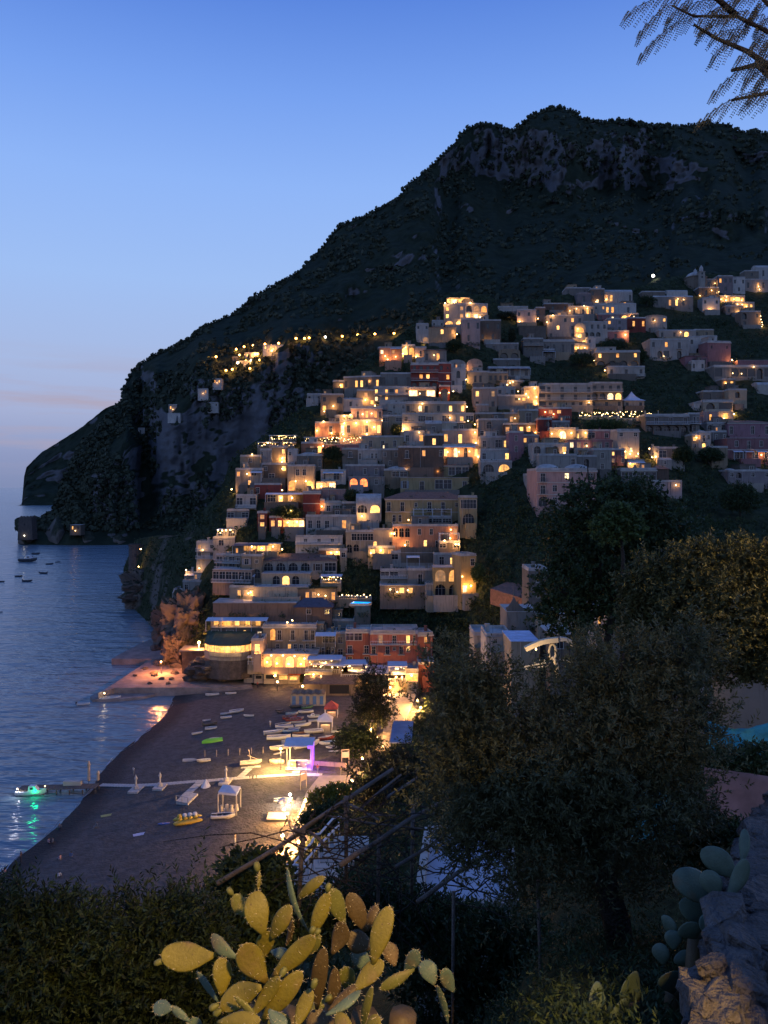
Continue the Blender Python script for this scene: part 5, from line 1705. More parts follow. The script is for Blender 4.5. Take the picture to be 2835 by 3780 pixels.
PADS = [  # base x, y, tip x, y, width, look, extra distance, roll
    (370, 660, 130, 655, 150, 'y', 0, 0), (650, 530, 610, 330, 142, 'y', -.1, .1), (580, 450, 500, 350, 85, 'o', .2, 0), (700, 560, 795, 405, 95, 'y', -.05, .2),
    (625, 325, 632, 230, 24, 'y', 0, 0), (650, 665, 680, 535, 100, 'y', 0, 0), (655, 775, 545, 605, 150, 'y', -.2, .1), (440, 845, 430, 670, 112, 'y', -.15, -.1),
    (505, 660, 390, 555, 80, 'g', .15, .3), (410, 880, 315, 740, 52, 'g', .1, .9), (720, 750, 915, 560, 108, 'y', -.15, 0), (905, 545, 985, 338, 88, 'y', -.1, .1),
    (1060, 480, 1000, 318, 96, 'o', .1, 0), (840, 360, 965, 258, 60, 'y', .1, .2), (870, 500, 775, 215, 46, 'g', .1, .8), (1010, 635, 1060, 488, 100, 'b', 0, 0),
    (1165, 515, 1090, 340, 105, 'b', .15, 0), (1200, 610, 1080, 560, 115, 'b', .2, .2), (1220, 675, 1300, 408, 118, 'y', -.1, .1), (1130, 825, 1265, 688, 100, 'y', -.15, .1),
    (600, 960, 735, 770, 82, 'y', -.3, .2), (670, 965, 850, 740, 116, 'y', -.25, -.1), (620, 830, 430, 925, 128, 'y', -.3, 0), (625, 1005, 505, 872, 50, 'o', -.4, .9),
    (825, 1015, 900, 830, 86, 'y', -.35, .1), (930, 900, 962, 620, 92, 'b', -.1, .1), (990, 950, 1150, 840, 66, 'g', -.3, .7), (1000, 925, 1130, 810, 56, 'b', -.2, .5),
    (1165, 1005, 1210, 820, 56, 'o', -.1, .5), (1320, 700, 1280, 595, 90, 'b', .2, 0), (1380, 735, 1440, 632, 80, 'g', .35, 0), (1520, 795, 1460, 690, 100, 'g', .4, 0),
    (1405, 740, 1250, 830, 66, 'o', .3, .4), (1620, 835, 1570, 728, 80, 'g', .45, 0), (180, 930, 92, 920, 80, 'g', .1, 0), (270, 990, 185, 920, 46, 'g', -.1, .5),
    (440, 1000, 640, 990, 78, 'y', -.5, 0), (690, 945, 770, 1020, 80, 'g', -.5, .2), (1100, 830, 1060, 720, 95, 'o', .2, 0), (1190, 720, 1110, 640, 90, 'g', .3, 0),
    (1100, 1020, 1020, 965, 86, 'y', -.4, 0), (1180, 1030, 1248, 975, 80, 'y', -.4, 0), (770, 600, 800, 480, 40, 'b', .1, .7), (1190, 520, 1235, 400, 60, 'b', .2, .3),
    (700, 640, 790, 660, 60, 'g', .3, 0), (1010, 1000, 1020, 720, 80, 'b', .15, .2), (880, 1000, 960, 880, 70, 'o', 0, .3), (900, 640, 930, 540, 70, 'o', .1, .3),
    (1590, 990, 1540, 810, 46, 'g', .5, .6), (560, 1080, 600, 960, 120, 'b', -.2, 0), (760, 1100, 700, 960, 130, 'o', -.2, 0), (930, 1100, 930, 930, 130, 'b', -.1, 0),
    (1080, 1110, 1150, 990, 130, 'o', 0, 0), (330, 1090, 280, 985, 110, 'g', .1, 0)]
base = Vector((P(1100, 3780, 4.0).x, 4.1, slope_z(-0.4, 4.1)))
cac = thing('prickly_pear_cactus', 'large prickly pear cactus with yellow lit pads in the foreground', 'cactus', base)
for k, (bx, by, tx, ty, w, key, dd, roll) in enumerate(PADS):
    D = 4.0 + dd
    B, T = P(*Z(20, bx, by), D), P(*Z(20, tx, ty), D + RNG.uniform(-0.06, 0.06))
    pad(cac, base, B, T, w * .7233 * D / F * 0.93, 0.011, key, roll + RNG.uniform(-0.15, 0.15), k)
sp_r = random.Random(12)
sp = MB()
for o_ in [c_ for c_ in cac.children if c_.name.startswith('pad')]:
    vs_ = [v.co for v in o_.data.vertices]
    for k in range(70):
        a_ = vs_[sp_r.randrange(12, len(vs_))]
        nrm_ = o_.data.vertices[sp_r.randrange(12, len(vs_))].normal
        d_ = (Vector((sp_r.gauss(0, 1), sp_r.gauss(0, 1) - 0.5, sp_r.gauss(0, 1))).normalized()) * sp_r.uniform(0.008, 0.02)
        w_ = d_.orthogonal().normalized() * 0.0011
        sp.add([a_ - w_, a_ + w_, a_ + d_], [(0, 1, 2)])
sp.build('spines', mat('cactus_spines', (0.42, 0.36, 0.24), 0.7, 0.1), cac)['kind'] = 'stuff'
fr_me = MB().lathe([(0.006, 0), (0.014, 0.012), (0.017, 0.03), (0.013, 0.045), (0.004, 0.05)], 8).mesh('fruit', PADM['o'], True)
fr_r = random.Random(8)
for k, (bx, by, tx, ty, w, key, dd, roll) in enumerate(PADS):
    if key in 'yo' and fr_r.random() < 0.3:
        for q in range(fr_r.randrange(1, 3)):
            f = fr_r.uniform(-0.6, 0.6)
            ux, uy = tx - bx, ty - by
            ll = math.hypot(ux, uy)
            ux, uy = ux / ll, uy / ll
            px_, py_ = tx - uy * f * w * 0.45 - ux * abs(f) ** 2 * w * 0.45, ty + ux * f * w * 0.45 - uy * abs(f) ** 2 * w * 0.45
            o = link('fruit', fr_me, cac, P(*Z(20, px_, py_), 4.0 + dd) - base)
            o.rotation_euler = (fr_r.uniform(-0.4, 0.4), math.atan2(ux, -uy) + f * 0.6, 0)
for k in range(5):
    x = -0.75 + k * 0.2
    m = MB().tube([Vector((x * 0.5 + base.x * 0.5, 4.1 + 0.05 * k, base.z - 0.1)) - base, Vector((x, 4.05, 52.5)) - base, Vector((x + 0.05, 4.0, 53.25)) - base], [0.09, 0.085, 0.07], 8)
    m.build('stem', PADM['b'], cac, smooth=True)

PADS2 = [(680, 830, 390, 590, 190, 0), (480, 1050, 120, 830, 225, .1), (520, 1015, 440, 780, 165, -.1), (640, 1010, 810, 685, 115, -.15), (765, 690, 790, 400, 78, 0), (620, 1115, 560, 1010, 125, -.2),
         (560, 1225, 370, 1310, 170, -.1), (480, 1190, 180, 1090, 170, .2), (330, 1400, 250, 1270, 180, -.1), (130, 1500, 100, 1340, 130, -.1), (60, 1320, 120, 1240, 140, .2), (120, 1900, 60, 1740, 210, -.2),
         (30, 1640, 10, 1460, 130, .1), (260, 1900, 170, 1760, 120, -.1), (420, 1560, 330, 1420, 150, .1), (-200, 1960, -330, 1830, 240, 0), (-520, 1990, -640, 1900, 220, 0), (-330, 2150, -420, 2060, 240, -.1), (250, 1650, 200, 1530, 150, .1)]
D0 = 6.2
base = Vector((P(2560, 3500, D0).x, D0 + 0.1, slope_z(2.5, D0) - 0.1))
cac = thing('prickly_pear_cactus', 'dark green prickly pear cactus leaning against the stone wall', 'cactus', base)
for k, (bx, by, tx, ty, w, dd) in enumerate(PADS2):
    D = D0 + dd
    pad(cac, base, P(*Z(21, bx, by), D), P(*Z(21, tx, ty), D + RNG.uniform(-0.1, 0.1)), w * 1.25 * .398 * D / F, 0.018, 'g', RNG.uniform(-0.3, 0.3), 90 + k)
for bx, by in ((620, 1115), (330, 1400), (120, 1900), (-250, 2000)):
    e = P(*Z(21, bx, by), D0) - base
    MB().tube([Vector((e.x * 0.7, 0.0, min(e.z - 0.6, -0.2))), e * 0.5 + Vector((e.x * 0.4, 0, -0.1)), e], [0.09, 0.08, 0.06], 8).build('stem', PADM['b'], cac, smooth=True)


# ---------------------------------------------------------------- dry stone wall at the right
def rock_mesh(rng, sx, sy, sz, sub=2, amp=0.22, freq=1.6, octv=3):
    bm = bmesh.new()
    bmesh.ops.create_icosphere(bm, subdivisions=sub, radius=1.0)
    off = Vector((rng.uniform(0, 50), rng.uniform(0, 50), rng.uniform(0, 50)))
    vs_ = []
    for v in bm.verts:
        c = v.co.copy()
        m = max(abs(c.x), abs(c.y), abs(c.z))
        c = c * (0.55 + 0.45 / m) if m > 0 else c
        c *= 1 + amp * fbm(c * freq + off, octv)
        vs_.append(Vector((c.x * sx, c.y * sy, c.z * sz)))
    fs_ = [tuple(v.index for v in f.verts) for f in bm.faces]
    bm.free()
    return vs_, fs_


def hewn_mesh(rng, sx, sy, sz):
    """broken stone: hull of scattered points, its edges knocked off"""
    bm = bmesh.new()
    for k in range(26):
        p = Vector((rng.uniform(-1, 1), rng.uniform(-1, 1), rng.uniform(-1, 1)))
        m = max(abs(p.x), abs(p.y), abs(p.z))
        p = p / m * rng.uniform(0.82, 1.0)
        bm.verts.new((p.x * sx, p.y * sy, p.z * sz))
    r = bmesh.ops.convex_hull(bm, input=bm.verts)
    bmesh.ops.delete(bm, geom=[g for g in r['geom_interior'] if isinstance(g, bmesh.types.BMVert)], context='VERTS')
    bmesh.ops.subdivide_edges(bm, edges=bm.edges[:], cuts=1, use_grid_fill=True)
    for v in bm.verts:
        v.co *= 1 + 0.07 * mn.noise(v.co * 14 + Vector((sx * 90, sz * 70, 0)))
    bm.verts.index_update()
    vs_ = [v.co.copy() for v in bm.verts]
    fs_ = [tuple(v.index for v in f.verts) for f in bm.faces]
    bm.free()
    return vs_, fs_


M_STONE = mat('wall_stone', (0.16, 0.14, 0.125), 0.95, 0.35, 6.0, bump=0.9, bscale=18, stain=0.4)
M_MORT = mat('wall_mortar', (0.12, 0.105, 0.095), 0.95, 0.35, 5.0, bump=0.9, bscale=14)
WL = [P(2640, 3990, 4.2), P(2690, 3640, 4.9), P(2740, 3400, 5.7), P(2790, 3225, 6.6), P(2840, 3080, 7.6), P(2885, 2985, 8.6), P(2940, 2930, 9.6)]
wall = thing('stone_wall', 'rough dry stone wall at the right edge, its near end lit warm', 'wall', (WL[0].x, WL[0].y, WL[0].z - 1.2))
wb = Vector(wall.location)
core = MB()
ring = []
for k, p in enumerate(WL):
    t = (WL[min(k + 1, len(WL) - 1)] - WL[max(k - 1, 0)])
    t.z = 0
    t.normalize()
    s_ = Vector((t.y, -t.x, 0))
    ring.append([p - s_ * 0.17 + Vector((0, 0, -0.03)) - wb, p + s_ * 0.17 + Vector((0, 0, -0.03)) - wb, p + s_ * 0.2 + Vector((0, 0, -2.2)) - wb, p - s_ * 0.2 + Vector((0, 0, -2.2)) - wb])
core.add([q for r in ring for q in r], [(4 * i + k, 4 * i + (k + 1) % 4, 4 * i + 4 + (k + 1) % 4, 4 * i + 4 + k) for i in range(len(WL) - 1) for k in range(4)] + [(3, 2, 1, 0)])
core.build('core', M_MORT, wall)
rng = random.Random(77)
shapes = []
for k in range(14):
    m = MB()
    m.add(*hewn_mesh(rng, 0.16 * rng.uniform(0.7, 1.4), 0.13, 0.075 * rng.uniform(0.7, 1.4)))
    shapes.append(m.mesh('stone', M_STONE, False))
seglen = 0.0
acc = [0.0]
for a, b in zip(WL, WL[1:]):
    acc.append(acc[-1] + (b - a).length)
for lane in range(-1, 10):                       # cap stones, then courses down both faces
    d = 0.05 + 0.13 * (lane % 2)
    while d < acc[-1]:
        i = max(k for k in range(len(acc)) if acc[k] <= d + 1e-6)
        i = min(i, len(WL) - 2)
        f = (d - acc[i]) / (acc[i + 1] - acc[i])
        p = WL[i].lerp(WL[i + 1], f)
        t = (WL[i + 1] - WL[i])
        t.z = 0
        t.normalize()
        s_ = Vector((t.y, -t.x, 0))
        if lane <= 1:
            off = s_ * (-0.11, 0.0, 0.11)[lane + 1]
            zz = -0.02 + rng.uniform(-0.04, 0.05)
        else:
            sd = -1 if lane % 2 else 1
            off = s_ * (0.15 * sd)
            zz = -0.15 * ((lane - 2) // 2 + 1) + rng.uniform(-0.03, 0.03)
        o = link('stone', shapes[rng.randrange(14)], wall, p + off + Vector((0, 0, zz)) - wb)
        o.rotation_euler = (rng.uniform(-0.25, 0.25), rng.uniform(-0.25, 0.25), math.atan2(t.y, t.x) + rng.uniform(-0.4, 0.4))
        k = rng.uniform(0.55, 1.25)
        o.scale = (k, k, k * rng.uniform(0.8, 1.15))
        d += rng.uniform(0.17, 0.27)


# ---------------------------------------------------------------- street lamps of the road behind the viewpoint
def road_lamp(label, loc, target, watt, angle, zb):
    r = thing('street_lamp', label, 'street lamp', (loc[0], loc[1], zb))
    h = loc[2] - zb
    MB().tube([(0.35, -0.35, 0), (0.35, -0.35, h - 0.4), (0.25, -0.25, h + 0.1), (0, 0, h + 0.18)], [0.07, 0.05, 0.04, 0.035], 8).build('post', M_IRON, r)
    MB().lathe([(0.05, 0.22), (0.16, 0.16), (0.2, 0.04), (0.18, 0.03), (0.03, 0.12)], 12, (0, 0, h)).build('lamp_shade', M_IRON, r)
    MB().lathe([(0.02, -0.06), (0.08, -0.03), (0.09, 0.03), (0.02, 0.06)], 10, (0, 0, h)).build('bulb', M_GLOBE, r)
    d = bpy.data.lights.new('lamp_light', 'SPOT')
    d.energy = watt
    d.color = (1.0, 0.60, 0.17)
    d.spot_size = rad(angle)
    d.spot_blend = 0.55
    d.shadow_soft_size = 0.28
    o = bpy.data.objects.new('lamp_light', d)
    COL.objects.link(o)
    o.parent = r
    o.location = (0, 0, h - 0.09)
    o.rotation_euler = (Vector(target) - Vector(loc)).to_track_quat('-Z', 'Y').to_euler()
    point_light((0, 0, h - 0.12), watt * 0.16, (1.0, 0.60, 0.20), 0.28, r)
    return r


road_lamp('street lamp on the road behind the viewpoint, lighting the cactus', (3.0, -2.6, 60.2), (0.55, 4.3, 52.9), 6300, 34, 54.6)
road_lamp('street lamp beyond the right edge lighting the russet tree', (19.5, 25.0, 57.5), (13.4, 30.0, 53.0), 4200, 66, 46.0)

gp = thing('shade_pillar', 'added unseen pillar right of the viewpoint, shading the stone wall and olive', 'pillar', (3.5, 2.7, 53.0))  # added out of view to cut the street lamp's light on the farther wall
MB().box(-1.05, 0.75, -0.3, 0.3, -1.2, 2.6).build('shaft', M_MORT, gp)
MB().box(-1.72, 0.83, -0.28, 0.28, 2.603, 3.45).build('cap', M_STONE, gp)  # cap stretched left to keep lamp light off the lower olive

# plants in pots and creepers along the feet and terraces of the houses
rs = np.random.RandomState(50)
Os = []
for root, W, dpt, Ht, D in HOUSES:
    Mx = Matrix.Translation(root.location) @ Matrix.Rotation(root.rotation_euler.z, 4, 'Z')
    if D > 420:
        continue
    for x in np.arange(-W / 2, W / 2, 0.45):
        if mn.noise(Vector((x * 0.35 + D, root.location.x, root.location.z))) > 0.12:
            for k in range(3):
                Os.append(Mx @ Vector((x + rs.normal() * 0.2, -0.7 + rs.normal() * 0.25, rs.uniform(-0.9, 0.5))))
        if mn.noise(Vector((x * 0.5 + D, root.location.x, 99.0))) > 0.30:
            Os.append(Mx @ Vector((x, 0.3 + rs.uniform(0, 2), Ht + rs.uniform(0.2, 0.7))))
O = np.array([tuple(p) for p in Os])
V = sprigs(rs, O, rs.normal(size=O.shape) * 0.6 + np.array([0, 0, 1.0]), rs.uniform(0.3, 0.8, size=len(O)), 6, 0.42, 0.22)
link('terrace_plants', quads_mesh('terrace_plants', V, L_DARK), label='dark creepers and potted plants along the terraces of the town', cat='plants', kind='stuff')

# ---------------------------------------------------------------- quays and rocks at the end of the beach
M_CONC = mat('quay_concrete', (0.24, 0.20, 0.18), 0.95, 0.35, 0.35, bump=0.5, bscale=3)
M_ROCK = mat('shore_rock', (0.09, 0.075, 0.065), 0.95, 0.4, 0.8, bump=0.8, bscale=4)


def slab(name, z, pts, top, bottom, material, **kw):
    w = [ZP(*Z(z, x, y), top) for x, y in pts]
    m = MB()
    m.prism([(p.x, p.y) for p in w][::-1], bottom, top)
    return m.build(name, material, **kw)


slab('quay', 9, [(265, 432), (330, 395), (520, 295), (640, 250), (760, 290), (890, 350), (895, 430), (620, 432)], 1.8, -3, M_CONC, kind='structure')
slab('quay', 9, [(150, 730), (300, 640), (590, 445), (820, 440), (930, 480), (1150, 560), (1480, 630), (1500, 680), (1200, 682), (900, 682), (500, 684), (290, 686)], 2.2, -3, M_CONC, kind='structure')
slab('quay', 9, [(78, 762), (150, 725), (290, 684), (520, 684), (720, 690), (930, 680), (880, 720), (660, 735), (540, 762), (340, 782), (100, 786)], 0.7, -3, M_CONC, kind='structure')
rng = random.Random(31)
rocks = []
for k in range(8):
    m = MB()
    m.add(*rock_mesh(rng, 1, 0.8, 0.6, 2, 0.45))
    rocks.append(m.mesh('boulder', M_ROCK, False))
for k, (x, y, s) in enumerate([(690, 480, 2.2), (770, 470, 2.6), (840, 500, 2.4), (640, 560, 1.2), (640, 580, 1.0), (760, 650, 0.9), (650, 340, 2.0), (560, 520, 0.9), (470, 580, 0.7), (820, 560, 1.3), (700, 610, 0.9), (790, 610, 0.8), (600, 650, 0.8)]):
    p = ZP(*Z(9, x, y), 2.2)
    o = link('boulder', rocks[k % 8], None, p, rng.uniform(0, 6), ['grey', 'dark', 'rough', 'jagged'][k % 4] + ' boulder on the orange lit quay, ' + ['first', 'second', 'third', 'fourth', 'fifth', 'sixth', 'seventh', 'eighth', 'ninth', 'tenth', 'eleventh', 'twelfth', 'thirteenth'][[640, 640].count(0) + sorted(range(13), key=lambda i: ([690, 770, 840, 640, 640, 760, 650, 560, 470, 820, 700, 790, 600][i], i)).index(k)] + ' from the left', 'boulder', 'boulders on the quay')
    o.scale = (s, s, s)


def cliff_rock(label, D, u, v, ru, rv, seed, material=None):
    r = random.Random(seed)
    p = P(u, v, D)
    s = D / F
    m = MB()
    m.add(*rock_mesh(r, ru * s, ru * s * 0.9, rv * s, 5, 0.5, 2.3, 6))
    return m.build('rock', material or M_CLIFF, None, smooth=False, loc=p, label=label, cat='rock')


cliff_rock('tall rock stack lit orange beside the round restaurant', 230, 645, 2390, 38, 50, 1, M_ROCK)
cliff_rock('dark cliff foot under the little white cliff houses', 238, 690, 2290, 75, 95, 2)
cliff_rock('dark cliff below the stone hut by the water', 262, 620, 2310, 50, 70, 3)
cliff_rock('rocky cliff under the round watch tower', 352, 540, 2180, 80, 75, 4)
cliff_rock('dark rock wall below the round restaurant', 213, 800, 2460, 80, 35, 5, M_ROCK)
cliff_rock('dark rock beside the lamp on the quay', 213, 730, 2490, 40, 35, 6, M_ROCK)
# stone block with the strong lamp
p = ZP(*Z(9, 1010, 560), 2.2)
bl = thing('stone_block', 'square stone block with a strong orange lamp on the quay', 'platform', p)
MB().prism([(-4.2, 0), (4.2, 0), (4.4, 6), (-4.4, 6)], -1.0, 6.3).build('block', M_ROCK, bl)
MB().box(-5.0, 4.6, -0.5, 6.2, 6.303, 6.7).build('slab', M_CONC, bl)
lm = MB().lathe([(0.05, 0), (0.05, 1.6), (0.35, 1.7), (0.4, 2.0), (0.05, 2.3)], 8, (0.3, 1.5, 6.7)).build('lamp', M_GLOBE, bl)
point_light((0.3, 0.6, 8.5), 7000, (1.0, 0.40, 0.10), 0.4, lm)
q = ZP(*Z(9, 700, 600), 2.2)
for x, y, w in ((1000, 600, 15000), (700, 560, 11000)):
    q = ZP(*Z(9, x, y), 2.2)
    ql = thing('quay_lamp', 'low orange lamp post on the ' + ('inner' if x > 900 else 'outer') + ' part of the quay', 'lamp', q)
    MB().tube([(0, 0, 0), (0, 0, 3.2)], 0.06, 6).build('post', M_IRON, ql)
    g = MB().lathe([(0.02, 0), (0.16, 0.1), (0.16, 0.3), (0.02, 0.4)], 8, (0, 0, 3.2)).build('globe', M_GLOBE, ql)
    point_light((0, -0.5, 3.5), w, (1.0, 0.32, 0.09), 0.3, g)

# ---------------------------------------------------------------- towers
def tower(label, D, u0, u1, v0, v1, taper, round_, lamp=None):
    s = D / F
    p = P((u0 + u1) / 2, v1, D)
    r = (u1 - u0) / 2 * s
    h = (v1 - v0) * s
    t = thing('watch_tower', label, 'tower', p)
    m = MB()
    n = 16 if round_ else 4
    prof = [(r * taper * (1 if round_ else 1.35), -6), (r * (1 if round_ else 1.35), h), ]
    m.lathe(prof, n)
    body = m.build('wall', M_ROCK, t)
    if not round_:
        body.rotation_euler = (0, 0, rad(50))
    m = MB()
    for k in range(n * 2 if round_ else 12):
        a = 2 * math.pi * k / (n * 2 if round_ else 12)
        m.box(r * math.cos(a) * 0.92 - 0.4, r * math.cos(a) * 0.92 + 0.4, r * math.sin(a) * 0.92 - 0.4, r * math.sin(a) * 0.92 + 0.4, h + 0.004, h + 0.9)
    m.build('battlement', M_ROCK, t)['kind'] = 'stuff'
    MB().box(-0.5, 0.5, -r * 1.02, -r * 0.9, h * 0.5, h * 0.5 + 1.6).build('window', M_GLASS, t)
    return t


tower('square watch tower on the rocky point in the bay', 722, 78, 126, 1908, 1968, 1.15, False)
tower('round watch tower on the cliff left of the town', 372, 477, 545, 2015, 2090, 1.05, True)
# rocky point
mb = MB()
pts = [(66, 1975), (80, 1960), (128, 1958), (150, 1935), (185, 1930), (215, 1900), (260, 1940), (300, 1950), (480, 1960)]
nn = 60
rows_ = []
for j in range(10):
    t = j / 9
    for i in range(nn):
        u = 66 + 430 * i / (nn - 1)
        vt = interp(u, pts) + 5 * mn.noise(Vector((u * 0.08, 2, 0)))
        vb = 2008
        v = vb + (vt - vb) * math.sin(t * math.pi / 2)
        d = 726 + 40 * t * t - 8 * math.sin(i * 0.4) + 6 * mn.noise(Vector((u * 0.05, t * 4, 0)))
        rows_.append(P(u, v, d))
for i in range(nn):
    rows_.append(rows_[9 * nn + i] + Vector((0, 90, -12)))
mb.add(rows_, [(j * nn + i, j * nn + i + 1, (j + 1) * nn + i + 1, (j + 1) * nn + i) for j in range(10) for i in range(nn - 1)])
mb.build('rocky_point', M_CLIFF, kind='structure', smooth=True)


M_SODIUM = mat('sodium_globe', (0.9, 0.6, 0.3), 0.5, 0, emit=(1.0, 0.42, 0.07), es=7.0)


def bare_lamp(name, label, p, watt, warm=True, r=0.3, h=3.0, group=None, col=None):
    t = thing(name, label, 'lamp', p - Vector((0, 0, h)), 0, group)
    MB().tube([(0, 0, 0), (0, 0, h - r)], 0.05 + h * 0.008, 5).build('post', M_IRON, t)
    g = MB().lathe([(0.02, -r), (r * 0.8, -r * 0.6), (r, 0), (r * 0.8, r * 0.6), (0.02, r)], 8, (0, 0, h)).build('globe', (M_SODIUM if name == 'road_lamp' else M_GLOBE) if warm else M_GLOBEW, t)
    if watt:
        point_light((0, -r - 0.35, h), watt, col or ((1.0, 0.50, 0.15) if warm else (1, 0.9, 0.7)), r, g)
    return t


for u, v, w in ((90, 1977, 'cool lamp on the rocky point under the square tower'), (278, 1959, 'warm lamp beside the low building on the rocky point')):
    bare_lamp('shore_lamp', w, P(u, v, 715), 120, u > 200, 0.45, 3)
house(0, 258, 298, 1938, 1960, 'stone', 'lw', 'n', 'low stone building with one lit window on the rocky point', D=716, dep=10)
for u, v, w in ((520, 2027, 'uppermost warm lamp on the round watch tower'), (512, 2092, 'left warm lamp below the round watch tower'), (552, 2085, 'right warm lamp below the round watch tower')):
    bare_lamp('shore_lamp', w, P(u, v, 356), 500, True, 0.35, 2)

# ---------------------------------------------------------------- the far cliff road: lamps and small houses
ORD = ['first', 'second', 'third', 'fourth', 'fifth', 'sixth', 'seventh', 'eighth', 'ninth', 'tenth', 'eleventh', 'twelfth', 'thirteenth', 'fourteenth', 'fifteenth', 'sixteenth', 'seventeenth', 'eighteenth',
       'nineteenth', 'twentieth', 'twenty first', 'twenty second', 'twenty third', 'twenty fourth', 'twenty fifth', 'twenty sixth', 'twenty seventh', 'twenty eighth', 'twenty ninth', 'thirtieth', 'thirty first',
       'thirty second', 'thirty third', 'thirty fourth', 'thirty fifth', 'thirty sixth', 'thirty seventh', 'thirty eighth', 'thirty ninth', 'fortieth']
far = [(600, 252), (550, 263), (712, 210), (756, 196), (806, 188), (872, 182), (908, 190), (948, 177), (1045, 150), (1092, 150), (1118, 147), (1208, 142), (1302, 138), (1388, 130), (1484, 125), (1590, 122), (1652, 190),
       (765, 240), (783, 232), (800, 240), (818, 238), (832, 236), (880, 237), (720, 286), (765, 275), (796, 272), (843, 270), (788, 317), (655, 328), (730, 242), (910, 218), (690, 322)]
far.sort()


def mountain_D(u, v):
    """distance of the mountain seen at pixel (u, v)"""
    d = P(u, v, 1.0) - Vector((0, 0, H))
    hit = MBVH.ray_cast(Vector((0, 0, H)), d.normalized())[0]
    return hit.y if hit else DM(u, v)


for k, (x, y) in enumerate(far):
    u, v = Z(18, x, y)
    D = mountain_D(u, v + 8) - 3
    bare_lamp('road_lamp', ORD[k] + ' lit lamp from the left along the far cliff road', P(u, v, D), 7000, k % 7 != 5, 1.25, 6, 'lamps of the far cliff road', (1.0, 0.45, 0.10))
for k, (x0, x1, y0, y1, rows, lab) in enumerate([(580, 630, 376, 402, 'll', 'tiny white house with two lamps on the far cliff, middle'), (498, 556, 432, 462, '.l', 'white house with one lit window on the far cliff'),
                                                 (545, 612, 508, 532, 'w.w', 'long white house without lights on the far cliff'), (335, 382, 520, 550, 'l.', 'white house on the far cliff, furthest left of the lit ones'),
                                                 (330, 400, 568, 588, '..', 'low white wall house below the leftmost lit house on the far cliff'), (165, 215, 650, 685, 'w.', 'pale villa low on the far cliff, leftmost of all'),
                                                 (720, 800, 276, 302, 'lLl', 'lit white house among the lamp cluster on the far cliff'), (690, 720, 255, 285, 'w', 'small dark house left of the lamp cluster on the far cliff'),
                                                 (860, 975, 188, 214, 'LlLl', 'lit roadside house at the end of the lamp cluster'), (760, 840, 230, 256, 'LLL', 'lit house in the heart of the lamp cluster on the far cliff')]):
    u, v = Z(18, (x0 + x1) / 2, y1)
    house(18, x0, x1, y0, y1, 'white' if k not in (7,) else 'stone', rows, 'f', lab, D=mountain_D(u, v) - 4, dep=10, base=6,
          lamps=[] if 'l' not in rows.lower() else [((x0 + x1) / 2, y1 - 6, 120)])
bare_lamp('mountain_lamp', 'single bright lamp high above the town on the dark mountain', P(2411, 1018, mountain_D(2411, 1018) - 25), 4000, False, 1.6, 8)
house(18, 1500, 1640, 205, 275, 'salmon', 'l...m', 'f', 'salmon house on the brow left of the upper town with a lit garden', D=340, dep=9, lamps=[(1555, 268, 400), (1600, 250, 300)])
house(18, 1385, 1395, 1, 2, 'stone', '.', 'n', 'x') if False else None

# ---------------------------------------------------------------- hilltop church
ch = thing('domed_church', 'church with a pale dome and slim bell tower on the skyline', 'church', P(*Z(2, 1125, 240), 452))
s_ = 452 / F * 0.5033
MB().lathe([(80 * s_, -6), (80 * s_, 80 * s_), (84 * s_, 82 * s_), (84 * s_, 88 * s_)], 12).build('wall', paint('stone'), ch)
MB().lathe([(66 * s_, 88 * s_), (64 * s_, 100 * s_), (52 * s_, 116 * s_), (30 * s_, 126 * s_), (0.05, 130 * s_)], 20).build('dome', M_ROOF, ch, smooth=True)
MB().lathe([(12 * s_, 126 * s_), (12 * s_, 140 * s_), (14 * s_, 141 * s_), (5 * s_, 150 * s_), (0.05, 160 * s_)], 10).build('lantern', M_ROOF, ch)
m = MB()
tx, ty = 8 * s_, -88 * s_
m.box(tx - 20 * s_, tx + 20 * s_, ty - 18 * s_, ty + 18 * s_, -8, 105 * s_)
m.box(tx - 23 * s_, tx + 23 * s_, ty - 21 * s_, ty + 21 * s_, 105.3 * s_, 110 * s_)
bt = m.build('bell_tower', paint('pale'), ch)
MB().lathe([(14 * s_, 110 * s_), (14 * s_, 134 * s_), (6 * s_, 150 * s_), (0.05, 158 * s_)], 8, (tx, ty, 0)).build('spire', M_ROOF, bt)
for zz in (60, 85):
    MB().box(tx - 7 * s_, tx + 7 * s_, ty - 18.6 * s_, ty - 18.2 * s_, zz * s_, (zz + 16) * s_).build('bell_opening', M_GLASS, bt)

# church gable with finial, lower right
gb = [h for h in HOUSES if h[0].name == 'church'][0]
m = MB()
W_ = gb[1]
prof = [(-W_ / 2, 0), (-W_ / 2 - 0.25, 0.6), (-W_ / 2 + 0.3, 0.9), (-W_ / 2 + 1.0, 2.0), (-W_ / 2 + 1.35, 3.0), (-W_ / 2 + 1.75, 2.0), (-W_ / 2 + 2.6, 1.0), (-W_ / 2 + 3.4, 0.45), (W_ / 2 - 1.2, 0.35), (W_ / 2, 0.9), (W_ / 2, 0)]
n_ = len(prof)
m.add([(x, 0, gb[3] + z + 0.15) for x, z in prof] + [(x, 0.5, gb[3] + z + 0.15) for x, z in prof], [tuple(range(n_)), tuple(range(2 * n_ - 1, n_ - 1, -1))] + [(k, n_ + k, n_ + (k + 1) % n_, (k + 1) % n_) for k in range(n_)])
m.build('gable', paint('grey'), gb[0])
MB().lathe([(0.12, 3.0), (0.22, 3.3), (0.08, 3.6), (0.06, 4.6), (0.01, 5.0)], 8, (-W_ / 2 + 1.35, 0.25, gb[3] + 0.1)).build('finial', paint('grey'), gb[0])

